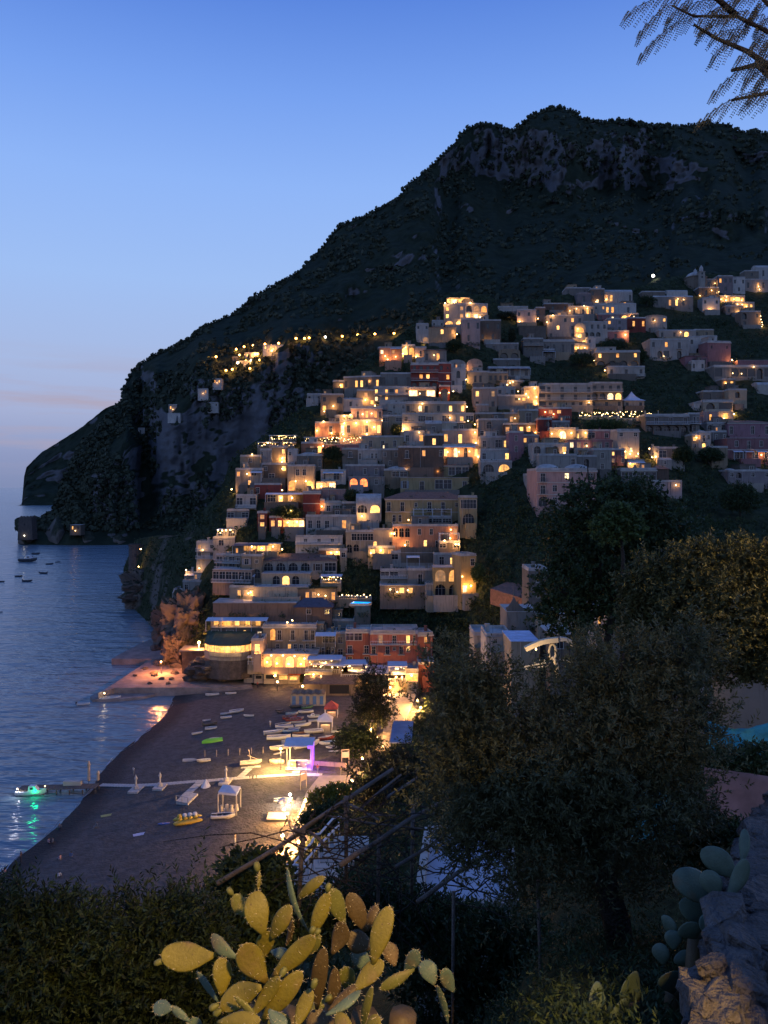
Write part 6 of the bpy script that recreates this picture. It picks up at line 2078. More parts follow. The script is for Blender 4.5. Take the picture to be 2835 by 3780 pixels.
# ---------------------------------------------------------------- round restaurant with the green roof, pools
def arc_outline(z, pts, zl):
    return [ZP(*Z(z, x, y), zl) for x, y in pts]


c = P(*Z(7, 670, 1130), 206)
k_ = 206 / F * .4219
rr = thing('round_restaurant', 'glowing glass fronted restaurant under a curved dark green roof', 'restaurant', c)
out = [(-245, -10), (-200, -5), (-120, 0), (-40, 0), (60, 0), (150, 0), (215, 0)]
front = [(-235 * k_, 9.0), (-215 * k_, 4.2), (-150 * k_, 1.6), (-60 * k_, 0.3), (40 * k_, 0.0), (130 * k_, 0.6), (195 * k_, 2.4), (220 * k_, 5.5)]
zb_ = [28 * k_ + 60 * k_ * (1 - (i / 7)) for i in range(8)]
poly = [Vector((x, y, 0)) for x, y in front]


def strip(mb, off0, off1, z0, z1):
    a = [(p.x, p.y - off0) for p in poly]
    b = [(p.x, p.y - off1) for p in poly]
    n = len(a)
    mb.add([(p[0], p[1], z0) for p in a] + [(p[0], p[1], z1) for p in b], [(i, i + 1, n + i + 1, n + i) for i in range(n - 1)])


m = MB()
strip(m, 0.3, 0.3, -0.9, 0.2)
strip(m, 0.3, 0.6, 0.2, 0.2)
strip(m, 0.6, 0.6, 0.2, 1.2)
strip(m, 0.6, 0.05, 1.2, 1.2)
m.build('wall', paint('pale'), rr)
m = MB()
strip(m, 0.15, 0.15, -6, -0.9)
m.build('base', M_ROCK, rr)
for i in range(7):
    a, b = poly[i], poly[i + 1]
    pn = MB()
    pn.quad((a.x, a.y + 0.2, 1.2), (b.x, b.y + 0.2, 1.2), (b.x, b.y + 0.2, 3.3), (a.x, a.y + 0.2, 3.3))
    pn.build('glass_pane', LIT[1], rr)
    nseg = max(1, int((b - a).length / 1.2))
    for j in range(nseg):
        q = a.lerp(b, j / nseg)
        MB().box(q.x - 0.07, q.x + 0.07, q.y, q.y + 0.14, 1.2, 3.3).build('mullion', M_TRIM, rr)
m = MB()
top = [(p.x, p.y - 0.7, 3.3) for p in poly]
bk = [(p.x * 0.97, 9.5, 5.4) for p in poly]
m.add(top + bk + [(p[0], p[1], 3.1) for p in top], [(i, i + 1, 9 + i, 8 + i) for i in range(7)] + [(16 + i, 17 + i, i + 1, i) for i in range(7)])
m.build('roof', mat('green_roof', (0.035, 0.065, 0.04), 0.8, 0.25, 0.5), rr)
for x in (-120, 0, 110):
    point_light((x * k_, -1.2, 2.2), 260, (1.0, 0.6, 0.25), 0.3, rr)


def pool(label, D, pts, z, depth_m, colr, strength):
    w = [P(*Z(z, x, y), D + dd) for x, y, dd in pts]
    zt = sum(p.z for p in w) / len(w)
    w = [((p.x), (p.y)) for p in w]
    c = Vector((w[0][0], w[0][1], zt))
    r = thing('swimming_pool', label, 'pool', c)
    m = MB()
    loc = [(x - c.x, y - c.y) for x, y in w]
    m.prism(loc, -0.35, -0.02)
    m.build('water', mat('pool_water_' + colr[0], colr[1], 0.1, 0, emit=colr[2], es=strength), r)
    n = len(loc)
    cx_, cy_ = sum(p[0] for p in loc) / n, sum(p[1] for p in loc) / n
    big = [(cx_ + (p[0] - cx_) * 1.06, cy_ + (p[1] - cy_) * 1.12) for p in loc]
    m = MB()
    m.add([(p[0], p[1], 0.0) for p in loc] + [(p[0], p[1], 0.0) for p in big] + [(p[0], p[1], -0.7) for p in big],
          [(i, (i + 1) % n, n + (i + 1) % n, n + i) for i in range(n)] + [(n + i, n + (i + 1) % n, 2 * n + (i + 1) % n, 2 * n + i) for i in range(n)])
    m.build('rim', M_TRIM, r)
    return r


pool('softly lit green swimming pool above the curved brown wall', 226, [(770, 625, 4), (850, 655, 0), (960, 662, -1), (1080, 660, -1), (1240, 645, 0), (1260, 625, 4), (1100, 622, 5), (900, 612, 6)], 7, 1, ('green', (0.1, 0.3, 0.22), (0.22, 0.62, 0.42)), 0.45)
pool('small glowing blue swimming pool on the stone block', 218, [(315, 622, -1), (460, 622, -1), (488, 600, 1.5), (345, 585, 2.5)], 8, 1, ('blue', (0.0, 0.2, 0.5), (0.0, 0.35, 1.0)), 1.6)

# ---------------------------------------------------------------- restaurant terraces with strings of lamps
bulb_me = MB().lathe([(0.02, -0.2), (0.17, -0.12), (0.21, 0), (0.17, 0.12), (0.02, 0.2)], 7).mesh('lamp', M_GLOBE)
bulb_small = MB().lathe([(0.02, -0.12), (0.1, -0.07), (0.12, 0), (0.1, 0.07), (0.02, 0.12)], 6).mesh('lamp', M_GLOBE)


def lit_terrace(label, z, x0, x1, yl, yb, n, dd=0, watt=500, rows=2, canopy=True, seed=1, slope=0.0, dep=6.0):
    r = random.Random(seed)
    (u0, v0), (u1, v1) = Z(z, x0, yl), Z(z, x1, yb)
    D = DG((u0 + u1) / 2, v1) + dd
    s = D / F
    W, h = (u1 - u0) * s, (v1 - v0) * s
    loc = P((u0 + u1) / 2, v1, D)
    FOOT.append((u0, u1, v0, v1))
    t = thing('restaurant_terrace', label, 'terrace', loc)
    m = MB().box(-W / 2, W / 2, 0, dep, -2.5, 0)
    m.build('floor', paint('beige'), t)
    rl = MB().box(-W / 2, W / 2, 0.0, 0.08, 0.85, 0.95)
    for x in np.linspace(-W / 2 + 0.05, W / 2 - 0.05, int(W / 0.5)):
        rl.box(x - 0.03, x + 0.03, 0.01, 0.07, 0, 0.85)
    rl.build('railing', M_WIRON, t)
    np_ = max(2, int(W / 4) + 1)
    for x in np.linspace(-W / 2 + 0.2, W / 2 - 0.2, np_):
        MB().box(x - 0.09, x + 0.09, 0.15, 0.33, 0, h).build('post', M_TRIM, t)
    if canopy:
        MB().box(-W / 2 - 0.2, W / 2 + 0.2, 0.1, dep, h + 0.003, h + 0.15).build('canopy', M_AWN, t)
    for k in range(n):
        x = -W / 2 + W * (k + 0.5) / n + r.uniform(-0.2, 0.2)
        link('lamp', bulb_me if r.random() < 0.5 else bulb_small, t, (x, r.uniform(-0.05, dep * 0.6), h * r.uniform(0.35, 0.95)))
    for k in range(int(W / 2.2)):                  # laid tables
        x, y = r.uniform(-W / 2 + 0.6, W / 2 - 0.6), r.uniform(0.8, dep - 1)
        tb = MB().lathe([(0.2, 0), (0.04, 0.05), (0.04, 0.7), (0.45, 0.72), (0.45, 0.76)], 8, (x, y, 0))
        tb.build('table', M_TRIM, t)
    nl = max(1, int(W / 6))
    for k in range(nl):
        point_light((-W / 2 + W * (k + 0.5) / nl, 0.9, h * 0.75), watt * 0.8, (1.0, 0.48, 0.13), 0.3, t)
    return t


lit_terrace('long restaurant terrace full of small lamps, right of centre', 4, 965, 1290, 375, 430, 26, -1, 700, seed=2, canopy=False)
lit_terrace('bright restaurant terrace crowded with lamps right of the tent pavilion', 4, 1290, 1620, 365, 450, 34, -3, 1000, seed=3, canopy=False)
lit_terrace('row of restaurant lamps along the roof of the dark grey hotel', 15, 170, 830, 405, 445, 14, 6, 300, seed=4, canopy=False)
lit_terrace('restaurant terrace with lamps in front of the glowing pillars', 3, 340, 630, 580, 640, 22, -3, 800, seed=5, canopy=False)
lit_terrace('umbrella terrace with lamps left of the glowing pillars', 3, 160, 340, 585, 640, 12, -2, 800, seed=6)
lit_terrace('bright cliff edge restaurant at the left end of the town, upper deck', 18, 895, 1045, 690, 725, 18, 0, 900, seed=7)
lit_terrace('bright cliff edge restaurant at the left end of the town, lower deck', 18, 830, 1035, 728, 758, 16, -3, 900, seed=8)
lit_terrace('amber garden restaurant under the arcaded villa', 7, 1500, 1680, 425, 480, 10, -5, 500, seed=9)
lit_terrace('row of small table lights on the pool terrace', 8, 185, 490, 545, 580, 12, -3, 120, seed=10, canopy=False)
lit_terrace('seafront restaurant with a row of round lamps under a white canopy, left part', 10, 520, 790, 415, 520, 14, -8, 900, seed=11)
lit_terrace('seafront restaurant with a row of round lamps, middle part before the coral hotel', 10, 790, 1010, 455, 560, 10, -8, 900, seed=12)
lit_terrace('seafront restaurant terrace right of the pine', 10, 1180, 1330, 470, 595, 8, -7, 900, seed=13)
lit_terrace('bright seafront bar terrace left of the arcade', 10, 30, 150, 395, 450, 8, -5, 900, seed=14)
lit_terrace('little lit terrace at the left edge below the dark pergola', 5, 0, 170, 725, 780, 7, -2, 600, seed=15)
slab('canopy_roof', 10, [(560, 440), (830, 460), (835, 385), (770, 375), (590, 400)], 9.2, 8.9, M_AWN, label='wide white canvas roof between the two seafront hotels', cat='canopy')
slab('canopy_roof', 10, [(850, 500), (1130, 530), (1425, 520), (1400, 460), (1050, 450), (850, 455)], 7.6, 7.35, M_AWN, label='long pale canopy along the foot of the coral hotel', cat='canopy')

# seafront huts
def hut(label, x0, x1, yt, yb, col, roofm, open_=True, lit=False):
    u0, v1 = Z(10, x0, yb)
    u1, v0 = Z(10, x1, yt)
    p = ZP((u0 + u1) / 2, v1, 3.0)
    s = p.y / F
    W, h = (u1 - u0) * s, (v1 - v0) * s
    t = thing('beach_hut', label, 'hut', p)
    m = MB().box(-W / 2, W / 2, 0, 2.6, -0.6, h * 0.62)
    m.build('wall', paint(col), t)
    MB().box(-W * 0.33, W * 0.33, -0.04, -0.003, h * 0.22, h * 0.5).build('window', LIT[1] if lit else M_GLASS, t)
    MB().box(-W * 0.42, W * 0.42, -0.5, -0.045, h * 0.2, h * 0.22).build('counter', M_TRIM, t)
    m = MB()
    o = 0.35
    m.add([(-W / 2 - o, -o, h * 0.62 + 0.004), (W / 2 + o, -o, h * 0.62 + 0.004), (W / 2 + o, 2.6 + o, h * 0.62 + 0.004), (-W / 2 - o, 2.6 + o, h * 0.62 + 0.004), (0, 1.3, h)], [(0, 1, 4), (1, 2, 4), (2, 3, 4), (3, 0, 4), (3, 2, 1, 0)])
    m.build('roof', roofm, t)
    return t


hut('white kiosk with a pale blue roof, first of the seafront huts', 0, 80, 480, 580, 'white', M_AWN)
hut('white kiosk with a dark roof, second of the seafront huts', 85, 158, 495, 585, 'white', M_SLATE)
hut('green hut with a pointed green roof', 162, 268, 478, 590, 'pale', mat('green_canvas', (0.12, 0.22, 0.16), 0.8, 0.2))
hut('cream kiosk with a pale roof and lit window', 272, 372, 490, 592, 'cream', M_AWN, True, True)
hut('cream kiosk under a dark red roof', 362, 452, 500, 595, 'cream', mat('red_canvas', (0.25, 0.05, 0.04), 0.8, 0.2), True, True)
for k, (x, y, w, z) in enumerate([(255, 540, 900, 10), (505, 535, 900, 10), (480, 625, 700, 10), (275, 590, 500, 10)]):
    u, v = Z(z, x, y)
    q = ZP(u, v + 35, 2.9)
    bare_lamp('promenade_lamp', ORD[k] + ' globe lamp among the seafront huts, counted from the lit arcade', P(u, v, q.y), w, True, 0.3, P(u, v, q.y).z - q.z, 'promenade lamps')
# lamps of the street and the walk (globes; foot on the paving)
for k, (z, x, y, dv, w, lab) in enumerate([(10, 1420, 740, 60, 2200, 'bright street lamp at the right of the seafront street, upper'), (10, 1445, 795, 60, 2000, 'bright street lamp at the right of the seafront street, lower'),
                                           (10, 1195, 635, 50, 900, 'street lamp right of the pine at the head of the street'), (10, 1395, 610, 45, 900, 'street lamp at the seafront gatehouse'),
                                           (10, 1040, 975, 60, 1200, 'lantern beside the trunk of the pine'), (12, 1057, 672, 90, 2600, 'double lantern on the curve of the walk'), (12, 870, 960, 110, 2600, 'tall lantern on the near end of the beach'),
                                           (12, 1440, 510, 60, 2200, 'lantern at the right of the walk below the thicket'), (12, 930, 625, 60, 900, 'small cool lamp by the grey inflatable'), (12, 883, 742, 80, 1600, 'lamp under a white parasol by the walk'),
                                           (12, 1520, 330, 90, 1400, 'curved bright lamp near the beach gate'), (12, 1000, 1010, 80, 900, 'low lamp behind the wooden rail'), (12, 1165, 690, 60, 900, 'slanting bright lamp beside the lit shrub'),
                                           (10, 1090, 1050, 60, 700, 'red lantern by the round tree')]):
    u, v = Z(z, x, y)
    q = ZP(u, v + dv * ZONE[z][2], 2.95)
    g = P(u, v, q.y)
    bare_lamp('walk_lamp', lab, g, w * (2.4 if k > 4 else 5.0), 'cool' not in lab, 0.24, g.z - q.z, 'lamps of the seafront walk')

# cabins with blue doors and the long dark shed roof behind
u0, v1 = Z(14, 905, 402)
p = ZP(*Z(14, 1115, 402), 2.9)
s = p.y / F * .3014
cb = thing('bathing_cabins', 'row of white bathing cabins with five blue doors', 'cabins', p)
W = 420 * s
MB().box(-W / 2, W / 2, 0, 2.4, -0.5, 2.5).build('wall', paint('white'), cb)
for k in range(5):
    x = -W / 2 + W * (k + 0.5) / 5
    MB().box(x - 0.42, x + 0.42, -0.05, -0.003, 0.05, 2.05).build('door', mat('blue_door', (0.06, 0.14, 0.30), 0.6, 0.2), cb)
m = MB()
for k in range(10):
    x0, x1 = -W / 2 + W * k / 10, -W / 2 + W * (k + 1) / 10
    za, zb2 = (2.5, 2.85) if k % 2 == 0 else (2.85, 2.5)
    m.add([(x0, -0.3, za), (x1, -0.3, zb2), (x1, 2.7, zb2 + 0.3), (x0, 2.7, za + 0.3), (x0, -0.3, za - 0.08), (x1, -0.3, zb2 - 0.08)], [(0, 1, 2, 3), (4, 5, 1, 0)])
m.build('roof', mat('straw_roof', (0.16, 0.13, 0.09), 0.9, 0.3, 2), cb)
p = ZP(*Z(10, 700, 690), 3.0)
s = p.y / F * .4521
sd = thing('boat_shed', 'long low shed with a dark grey roof behind the bathing cabins', 'shed', p)
W = 420 * s
MB().box(-W / 2, W / 2, 0, 5, -0.5, 2.6).build('wall', paint('stone'), sd)
MB().box(W * 0.0, W * 0.38, -0.03, -0.003, 0.1, 2.3).build('opening', M_GLASS, sd)
m = MB()
m.add([(-W / 2 - .3, -.4, 2.61), (W / 2 + .3, -.4, 2.61), (W / 2 + .3, 6.4, 3.5), (-W / 2 - .3, 6.4, 3.5), (-W / 2 - .3, -.4, 2.45), (W / 2 + .3, -.4, 2.45)], [(0, 1, 2, 3), (4, 5, 1, 0)])
m.build('roof', M_DTILE, sd)

# big roof at the foot of the street, and stalls
p = ZP(*Z(10, 1270, 1105), 3.0)
s = p.y / F * .4521
rf = thing('seafront_pavilion', 'pavilion with a flat pale blue roof at the foot of the street', 'pavilion', p)
m = MB()
q = [ZP(*Z(10, x, y), 6.2) - p for x, y in ((1190, 1085), (1370, 1085), (1385, 910), (1220, 905))]
m.prism([(a.x, a.y) for a in q], 3.0, 3.2)
m.build('roof', mat('blue_grey_roof', (0.30, 0.34, 0.42), 0.8, 0.2, 0.4), rf)
for a in q:
    MB().box(a.x * 0.96 - 0.1, a.x * 0.96 + 0.1, a.y + (0.3 if a.y < 8 else -0.3) - 0.1, a.y + (0.3 if a.y < 8 else -0.3) + 0.1, -0.5, 2.995).build('post', M_TRIM, rf)
link('lamp', bulb_me, rf, (1.0, 0.4, 2.4))
point_light((0, -0.2, 2.2), 900, (1, 0.55, 0.25), 0.25, rf)

# ---------------------------------------------------------------- boats
def hull_mesh(L, B, Hh, mats, kind='open', over=False):
    """lofted hull, bow towards +x; open inside with a floor"""
    n, prof = 11, []
    out_, inn_ = [], []
    for i in range(n):
        t = i / (n - 1)
        w = B / 2 * (1 - max(0, (t - 0.42) / 0.58) ** 2.2) * (0.82 + 0.18 * min(1, t / 0.3))
        w = max(w, 0.02)
        sheer = Hh * (0.86 + 0.35 * t ** 2.5 + 0.06 * (1 - t) ** 2)
        keel = Hh * 0.06 + Hh * 0.5 * max(0, (t - 0.72) / 0.28) ** 2
        x = -L / 2 + L * t
        out_.append([(x, -w, sheer), (x, -w * 0.92, (sheer + keel) * 0.5), (x, -w * 0.5, keel * 1.05 + 0.02), (x, 0, keel), (x, w * 0.5, keel * 1.05 + 0.02), (x, w * 0.92, (sheer + keel) * 0.5), (x, w, sheer)])
        wi = max(w - 0.07, 0.01)
        fl = keel + Hh * 0.22
        inn_.append([(x, -wi, sheer), (x, -wi * 0.8, fl), (x, wi * 0.8, fl), (x, wi, sheer)])
    m = MB()
    vs_ = [q for r in out_ for q in r] + [q for r in inn_ for q in r]
    fs_ = [(7 * i + k, 7 * (i + 1) + k, 7 * (i + 1) + k + 1, 7 * i + k + 1) for i in range(n - 1) for k in range(6)]
    o = 7 * n
    fin = [(o + 4 * i + k + 1, o + 4 * (i + 1) + k + 1, o + 4 * (i + 1) + k, o + 4 * i + k) for i in range(n - 1) for k in range(3)]
    rim = [(7 * i, o + 4 * i, o + 4 * (i + 1), 7 * (i + 1)) for i in range(n - 1)] + [(7 * i + 6, 7 * (i + 1) + 6, o + 4 * (i + 1) + 3, o + 4 * i + 3) for i in range(n - 1)]
    m.add(vs_, fs_ + rim + [(6, 5, 4, 3, 2, 1, 0), (o, o + 1, o + 2, o + 3)])
    m.mi = [0] * len(m.f)
    o2 = len(m.f)
    m.f += fin
    m.mi += [1] * len(fin)
    return m


BC = {'white': (0.58, 0.58, 0.57), 'cream': (0.58, 0.50, 0.38), 'grey': (0.30, 0.31, 0.33), 'dark': (0.06, 0.065, 0.075), 'blue': (0.14, 0.25, 0.42), 'red': (0.28, 0.06, 0.05), 'brown': (0.20, 0.10, 0.06),
      'green': (0.10, 0.22, 0.13), 'lime': (0.17, 0.52, 0.05), 'yellow': (0.55, 0.36, 0.04), 'navy': (0.05, 0.11, 0.32)}


def bmat(c):
    return mat('boat_' + c, BC[c], 0.45, 0.15, 1.5, spec=0.4)


boat_cache = {}


def boat(label, p, L, rz, col='white', inner='grey', style='open', group='boats drawn up on the beach', tilt=0.0, name='rowing_boat', cat='boat'):
    t = thing(name, label, cat, p, rz, group)
    B, Hh = L * 0.36, L * 0.20
    if style == 'board':
        key = ('board', col)
        if key not in boat_cache:
            m = MB()
            ring = []
            for zz, sc_ in ((0.0, 0.85), (0.06, 1.0), (0.12, 0.98), (0.16, 0.7)):
                for k in range(16):
                    a = 2 * math.pi * k / 16
                    ring.append((math.copysign(abs(math.cos(a)) ** 0.8, math.cos(a)) * 0.5 * sc_, math.sin(a) * 0.14 * sc_, zz * 0.3))
            m.add(ring, [(16 * j + k, 16 * j + (k + 1) % 16, 16 * j + 16 + (k + 1) % 16, 16 * j + 16 + k) for j in range(3) for k in range(16)] + [tuple(range(15, -1, -1)), tuple(range(48, 64))])
            boat_cache[key] = m.mesh('deck', bmat(col), True)
        o = link('deck', boat_cache[key], t)
        o.scale = (L, L, L)
        return t
    key = (col, inner)
    if key not in boat_cache:
        boat_cache[key] = hull_mesh(1.0, 0.36, 0.20, None).mesh('hull', [bmat(col), bmat(inner)], False)
    h = link('hull', boat_cache[key], t)
    h.scale = (L, L, L)
    if style == 'over':
        h.rotation_euler = (math.pi, 0, 0)
        h.location = (0, 0, Hh * 1.05)
        return t
    h.rotation_euler = (tilt, 0, 0)
    ca, sa = math.cos(tilt), math.sin(tilt)
    for k in range(3):
        x = L * (-0.28 + 0.24 * k)
        w = B * 0.44
        s2 = MB().box(x - 0.12, x + 0.12, -w, w, Hh * 0.62, Hh * 0.68).build('seat', M_TAN, t)
        s2.rotation_euler = (tilt, 0, 0)
    if style == 'motor':
        e = MB().box(-L / 2 - 0.35, -L / 2 + 0.02, -0.16, 0.16, Hh * 0.5, Hh * 1.5)
        e.build('outboard_motor', bmat('dark'), t)
    if style == 'cabin':
        c = MB()
        a = L * 0.08
        c.add([(-a, -B * .32, Hh * .9), (L * .26, -B * .26, Hh * .95), (L * .26, B * .26, Hh * .95), (-a, B * .32, Hh * .9), (-a * .7, -B * .27, Hh * 1.75), (L * .14, -B * .22, Hh * 1.7), (L * .14, B * .22, Hh * 1.7), (-a * .7, B * .27, Hh * 1.75)],
              [(0, 1, 5, 4), (1, 2, 6, 5), (2, 3, 7, 6), (3, 0, 4, 7), (4, 5, 6, 7)])
        cb_ = c.build('cabin', bmat('white'), t)
        for sd in (-1, 1):
            MB().box(0.0, L * .1, sd * B * .302 - 0.03, sd * B * .302 + 0.03, Hh * 1.2, Hh * 1.55).build('window', M_GLASS, cb_)
    if style == 'mast':
        MB().tube([(0.1, 0, Hh * 0.6), (-0.4, 0, L * 0.75)], 0.05, 6).build('mast', M_TAN, t)
        MB().tube([(L * 0.42, 0, Hh), (-L * 0.15, 0.1, L * 0.45)], 0.05, 6).build('spar', M_TAN, t)
    return t


# moored in the bay
bay = [(245, 880, 160, 'cabin', 'dark'), (435, 903, 62, 'open', 'dark'), (505, 885, 42, 'open', 'dark'), (375, 984, 78, 'motor', 'dark'), (165, 1012, 72, 'open', 'dark'), (240, 1054, 84, 'motor', 'dark'),
       (15, 1057, 60, 'open', 'dark'), (5, 1322, 36, 'open', 'dark'), (315, 815, 74, 'open', 'dark'), (260, 842, 60, 'open', 'dark')]
names = ['long motor cruiser moored in the bay, largest of the dark boats', 'small dark boat moored right of the cruiser', 'tiny dark boat furthest right of the moored group', 'dark motor boat moored below the cruiser to the right',
         'low dark boat moored below the cruiser to the left', 'dark boat with raised bow, lowest of the moored group', 'dark boat cut by the left edge below the moored group', 'dark boat at the left edge, alone further down',
         'thin dark boat moored furthest back under the point', 'thin dark boat just behind the long cruiser']
for (x, y, ln, st, c), lb in zip(bay, names):
    u, v = Z(17, x, y)
    p = ZP(u, v + 3, -0.12)
    boat(lb, p, ln * .4219 * p.y / F, rad(RNG.uniform(-12, 12)) + (math.pi if RNG.random() < .5 else 0), c, 'grey' if st == 'cabin' else 'dark', st, 'boats moored in the bay', name='moored_boat')
for x, y, ln, lb, rz in ((255, 788, 175, 'white dinghy with a bright lamp moored at the quay', 0.15), (20, 828, 110, 'white dinghy moored left of the quay', 0.1)):
    u, v = Z(9, x, y)
    p = ZP(u, v + 4, -0.1)
    b_ = boat(lb, p, ln * .4219 * p.y / F, rz, 'white', 'grey', 'motor', 'boats moored at the quay', name='moored_boat')
    if x > 100:
        g = link('lamp', bulb_me, b_, (-1.5, 0, 2.0))
        MB().tube([(-1.5, 0, 0.5), (-1.5, 0, 1.8)], 0.03, 5).build('lamp_pole', M_IRON, b_)
        point_light((0, -0.3, 0.1), 40, (1, 0.85, 0.6), 0.2, g)

# drawn up on the sand: zone, x, y (keel), length in zone pixels, heading, colour, inside, style
BB = [(14, 172, 275, 132, 8, 'white', 'grey', 'open'), (9, 1145, 755, 118, 10, 'white', 'grey', 'open'), (14, 245, 497, 178, 12, 'white', 'grey', 'open'), (14, 105, 522, 118, 10, 'white', 'grey', 'open'),
      (14, 112, 570, 140, 12, 'white', 'blue', 'open'), (14, 392, 548, 124, 0, 'white', 'cream', 'open'), (9, 1098, 975, 70, 8, 'white', 'grey', 'open'), (9, 1130, 1015, 125, 14, 'dark', 'dark', 'motor'),
      (9, 1135, 1047, 105, 6, 'white', 'grey', 'open'), (9, 1015, 1090, 92, 12, 'white', 'grey', 'open'), (9, 1145, 1158, 175, 8, 'lime', 'lime', 'over'), (9, 1175, 1125, 110, 5, 'white', 'grey', 'board'),
      (14, 920, 527, 150, 5, 'white', 'green', 'open'), (14, 1090, 505, 185, 10, 'white', 'dark', 'open'), (14, 795, 508, 125, 8, 'dark', 'dark', 'open'), (14, 765, 478, 110, 12, 'dark', 'grey', 'open'),
      (14, 960, 440, 150, 6, 'dark', 'dark', 'open'), (14, 1110, 445, 150, 10, 'green', 'dark', 'open'), (14, 895, 575, 180, 8, 'red', 'dark', 'open'), (14, 985, 588, 165, 6, 'grey', 'red', 'open'),
      (14, 1185, 560, 155, 6, 'white', 'green', 'cabin'), (14, 1200, 610, 150, 5, 'white', 'green', 'open'), (14, 940, 615, 200, 10, 'red', 'dark', 'open'), (14, 1000, 635, 185, 12, 'grey', 'dark', 'open'),
      (14, 815, 665, 195, 10, 'cream', 'dark', 'open'), (14, 1060, 670, 205, 10, 'white', 'grey', 'open'), (14, 825, 695, 220, 8, 'white', 'grey', 'open'), (14, 950, 712, 150, 6, 'white', 'grey', 'open'),
      (14, 700, 765, 255, 8, 'grey', 'white', 'open'), (14, 905, 748, 205, 10, 'blue', 'blue', 'open'), (14, 1010, 765, 165, 14, 'brown', 'brown', 'open'), (14, 1185, 750, 235, 8, 'white', 'grey', 'open'),
      (14, 760, 832, 290, 2, 'white', 'cream', 'open'), (14, 1030, 805, 210, 6, 'white', 'dark', 'open'), (14, 1345, 830, 215, 10, 'red', 'white', 'open'), (14, 905, 875, 225, 10, 'grey', 'grey', 'open'),
      (14, 1110, 925, 330, 14, 'white', 'blue', 'cabin'), (14, 1355, 890, 205, 8, 'white', 'blue', 'open'), (14, 1405, 935, 140, 4, 'white', 'grey', 'open'), (14, 1430, 970, 125, 2, 'white', 'grey', 'board'),
      (14, 780, 955, 270, 12, 'cream', 'white', 'open'), (14, 765, 995, 165, 16, 'cream', 'cream', 'board'), (14, 1475, 745, 140, 4, 'white', 'green', 'open'),
      (12, 115, 352, 118, 3, 'grey', 'grey', 'over'), (12, 225, 358, 112, 8, 'cream', 'white', 'open'), (12, 610, 382, 175, 6, 'cream', 'cream', 'mast'), (12, 875, 688, 155, 2, 'grey', 'dark', 'open'),
      (12, 385, 820, 195, 2, 'white', 'dark', 'open'), (12, 175, 835, 85, 22, 'navy', 'navy', 'open'), (11, 1265, 705, 115, 3, 'navy', 'navy', 'board')]
order = sorted(range(len(BB)), key=lambda k: Z(BB[k][0], BB[k][1], BB[k][2])[1])
STY = {'open': 'rowing boat', 'motor': 'motor dinghy', 'over': 'upturned boat', 'board': 'flat board', 'cabin': 'cabin boat', 'mast': 'boat with a bare mast'}
seen = {}
keyn = {}
for k in range(len(BB)):
    b = BB[k]
    keyn[(b[5], b[6], b[7])] = keyn.get((b[5], b[6], b[7]), 0) + 1
for k in order:
    z, x, y, ln, hd, c, i_, st = BB[k]
    p = G(*Z(z, x, y))
    kk = (c, i_, st)
    seen[kk] = seen.get(kk, 0) + 1
    what = c + ' ' + STY[st] + ('' if st in ('over', 'board') or i_ == c else ' with ' + i_ + ' inside')
    lab = ('only ' if keyn[kk] == 1 else ORD[seen[kk] - 1] + ' ') + what + ' on the beach' + ('' if keyn[kk] == 1 else ', counted from the far end')
    boat(lab, p - Vector((0, 0, 0.05)), ln * ZONE[z][2] * p.y / F, rad(hd * 2.2) + (0 if RNG.random() < .6 else math.pi), c, i_, st, tilt=0 if st == 'mast' else RNG.uniform(-0.18, 0.18),
         name={'board': 'paddle_board', 'cabin': 'cabin_boat', 'motor': 'motor_dinghy', 'mast': 'sailing_boat'}.get(st, 'rowing_boat'))

# yellow pedal raft
p = G(*Z(12, 95, 850))
yr = thing('pedal_raft', 'lumpy yellow pedal raft with white seats on the sand', 'raft', p, rad(20))
for k in range(2):
    m = MB()
    m.add(*rock_mesh(random.Random(k), 2.3, 0.55, 0.32, 2, 0.1))
    o = m.build('float', bmat('yellow'), yr, smooth=True)
    o.location = (0, -0.7 + 1.6 * k, 0.3)
MB().box(-1.6, 1.6, -0.6, 0.9, 0.45, 0.58).build('deck', bmat('yellow'), yr)
for k in range(4):
    m = MB().lathe([(0.38, 0.0), (0.42, 0.25), (0.3, 0.5), (0.05, 0.6)], 10, (-1.2 + 0.8 * k, 0.7, 0.58))
    m.build('seat', bmat('white' if k else 'yellow'), yr, smooth=True)
    MB().lathe([(0.36, 0.0), (0.36, 0.22), (0.1, 0.4)], 10, (-1.2 + 0.8 * k, -0.2, 0.58)).build('seat', bmat('yellow'), yr, smooth=True)

# ---------------------------------------------------------------- boardwalk, decks and gazebo
M_DECK = mat('pale_boards', (0.44, 0.40, 0.36), 0.85, 0.2, 2.0)


def boards(label, pts, width, name='boardwalk', n=None):
    """a walk of cross boards along pixel points on the sand"""
    P3 = [G(u, v) for u, v in pts]
    t = thing(name, label, 'boardwalk', P3[0])
    L = [0.0]
    for a, b in zip(P3, P3[1:]):
        L.append(L[-1] + (b - a).length)
    n = n or max(3, int(L[-1] / 1.0))
    for k in range(n):
        d = L[-1] * (k + 0.5) / n
        i = min(max(j for j in range(len(L)) if L[j] <= d), len(P3) - 2)
        f = (d - L[i]) / (L[i + 1] - L[i])
        c = P3[i].lerp(P3[i + 1], f)
        tv = (P3[i + 1] - P3[i]).normalized()
        key = ('bd', round(L[-1] / n, 2), width)
        if key not in boat_cache:
            hw = L[-1] / n * 0.48
            boat_cache[key] = MB().box(-hw, hw, -width / 2, width / 2, 0.02, 0.1).mesh('board', M_DECK)
        o = link('board', boat_cache[key], t, c - P3[0], math.atan2(tv.y, tv.x))
    return t


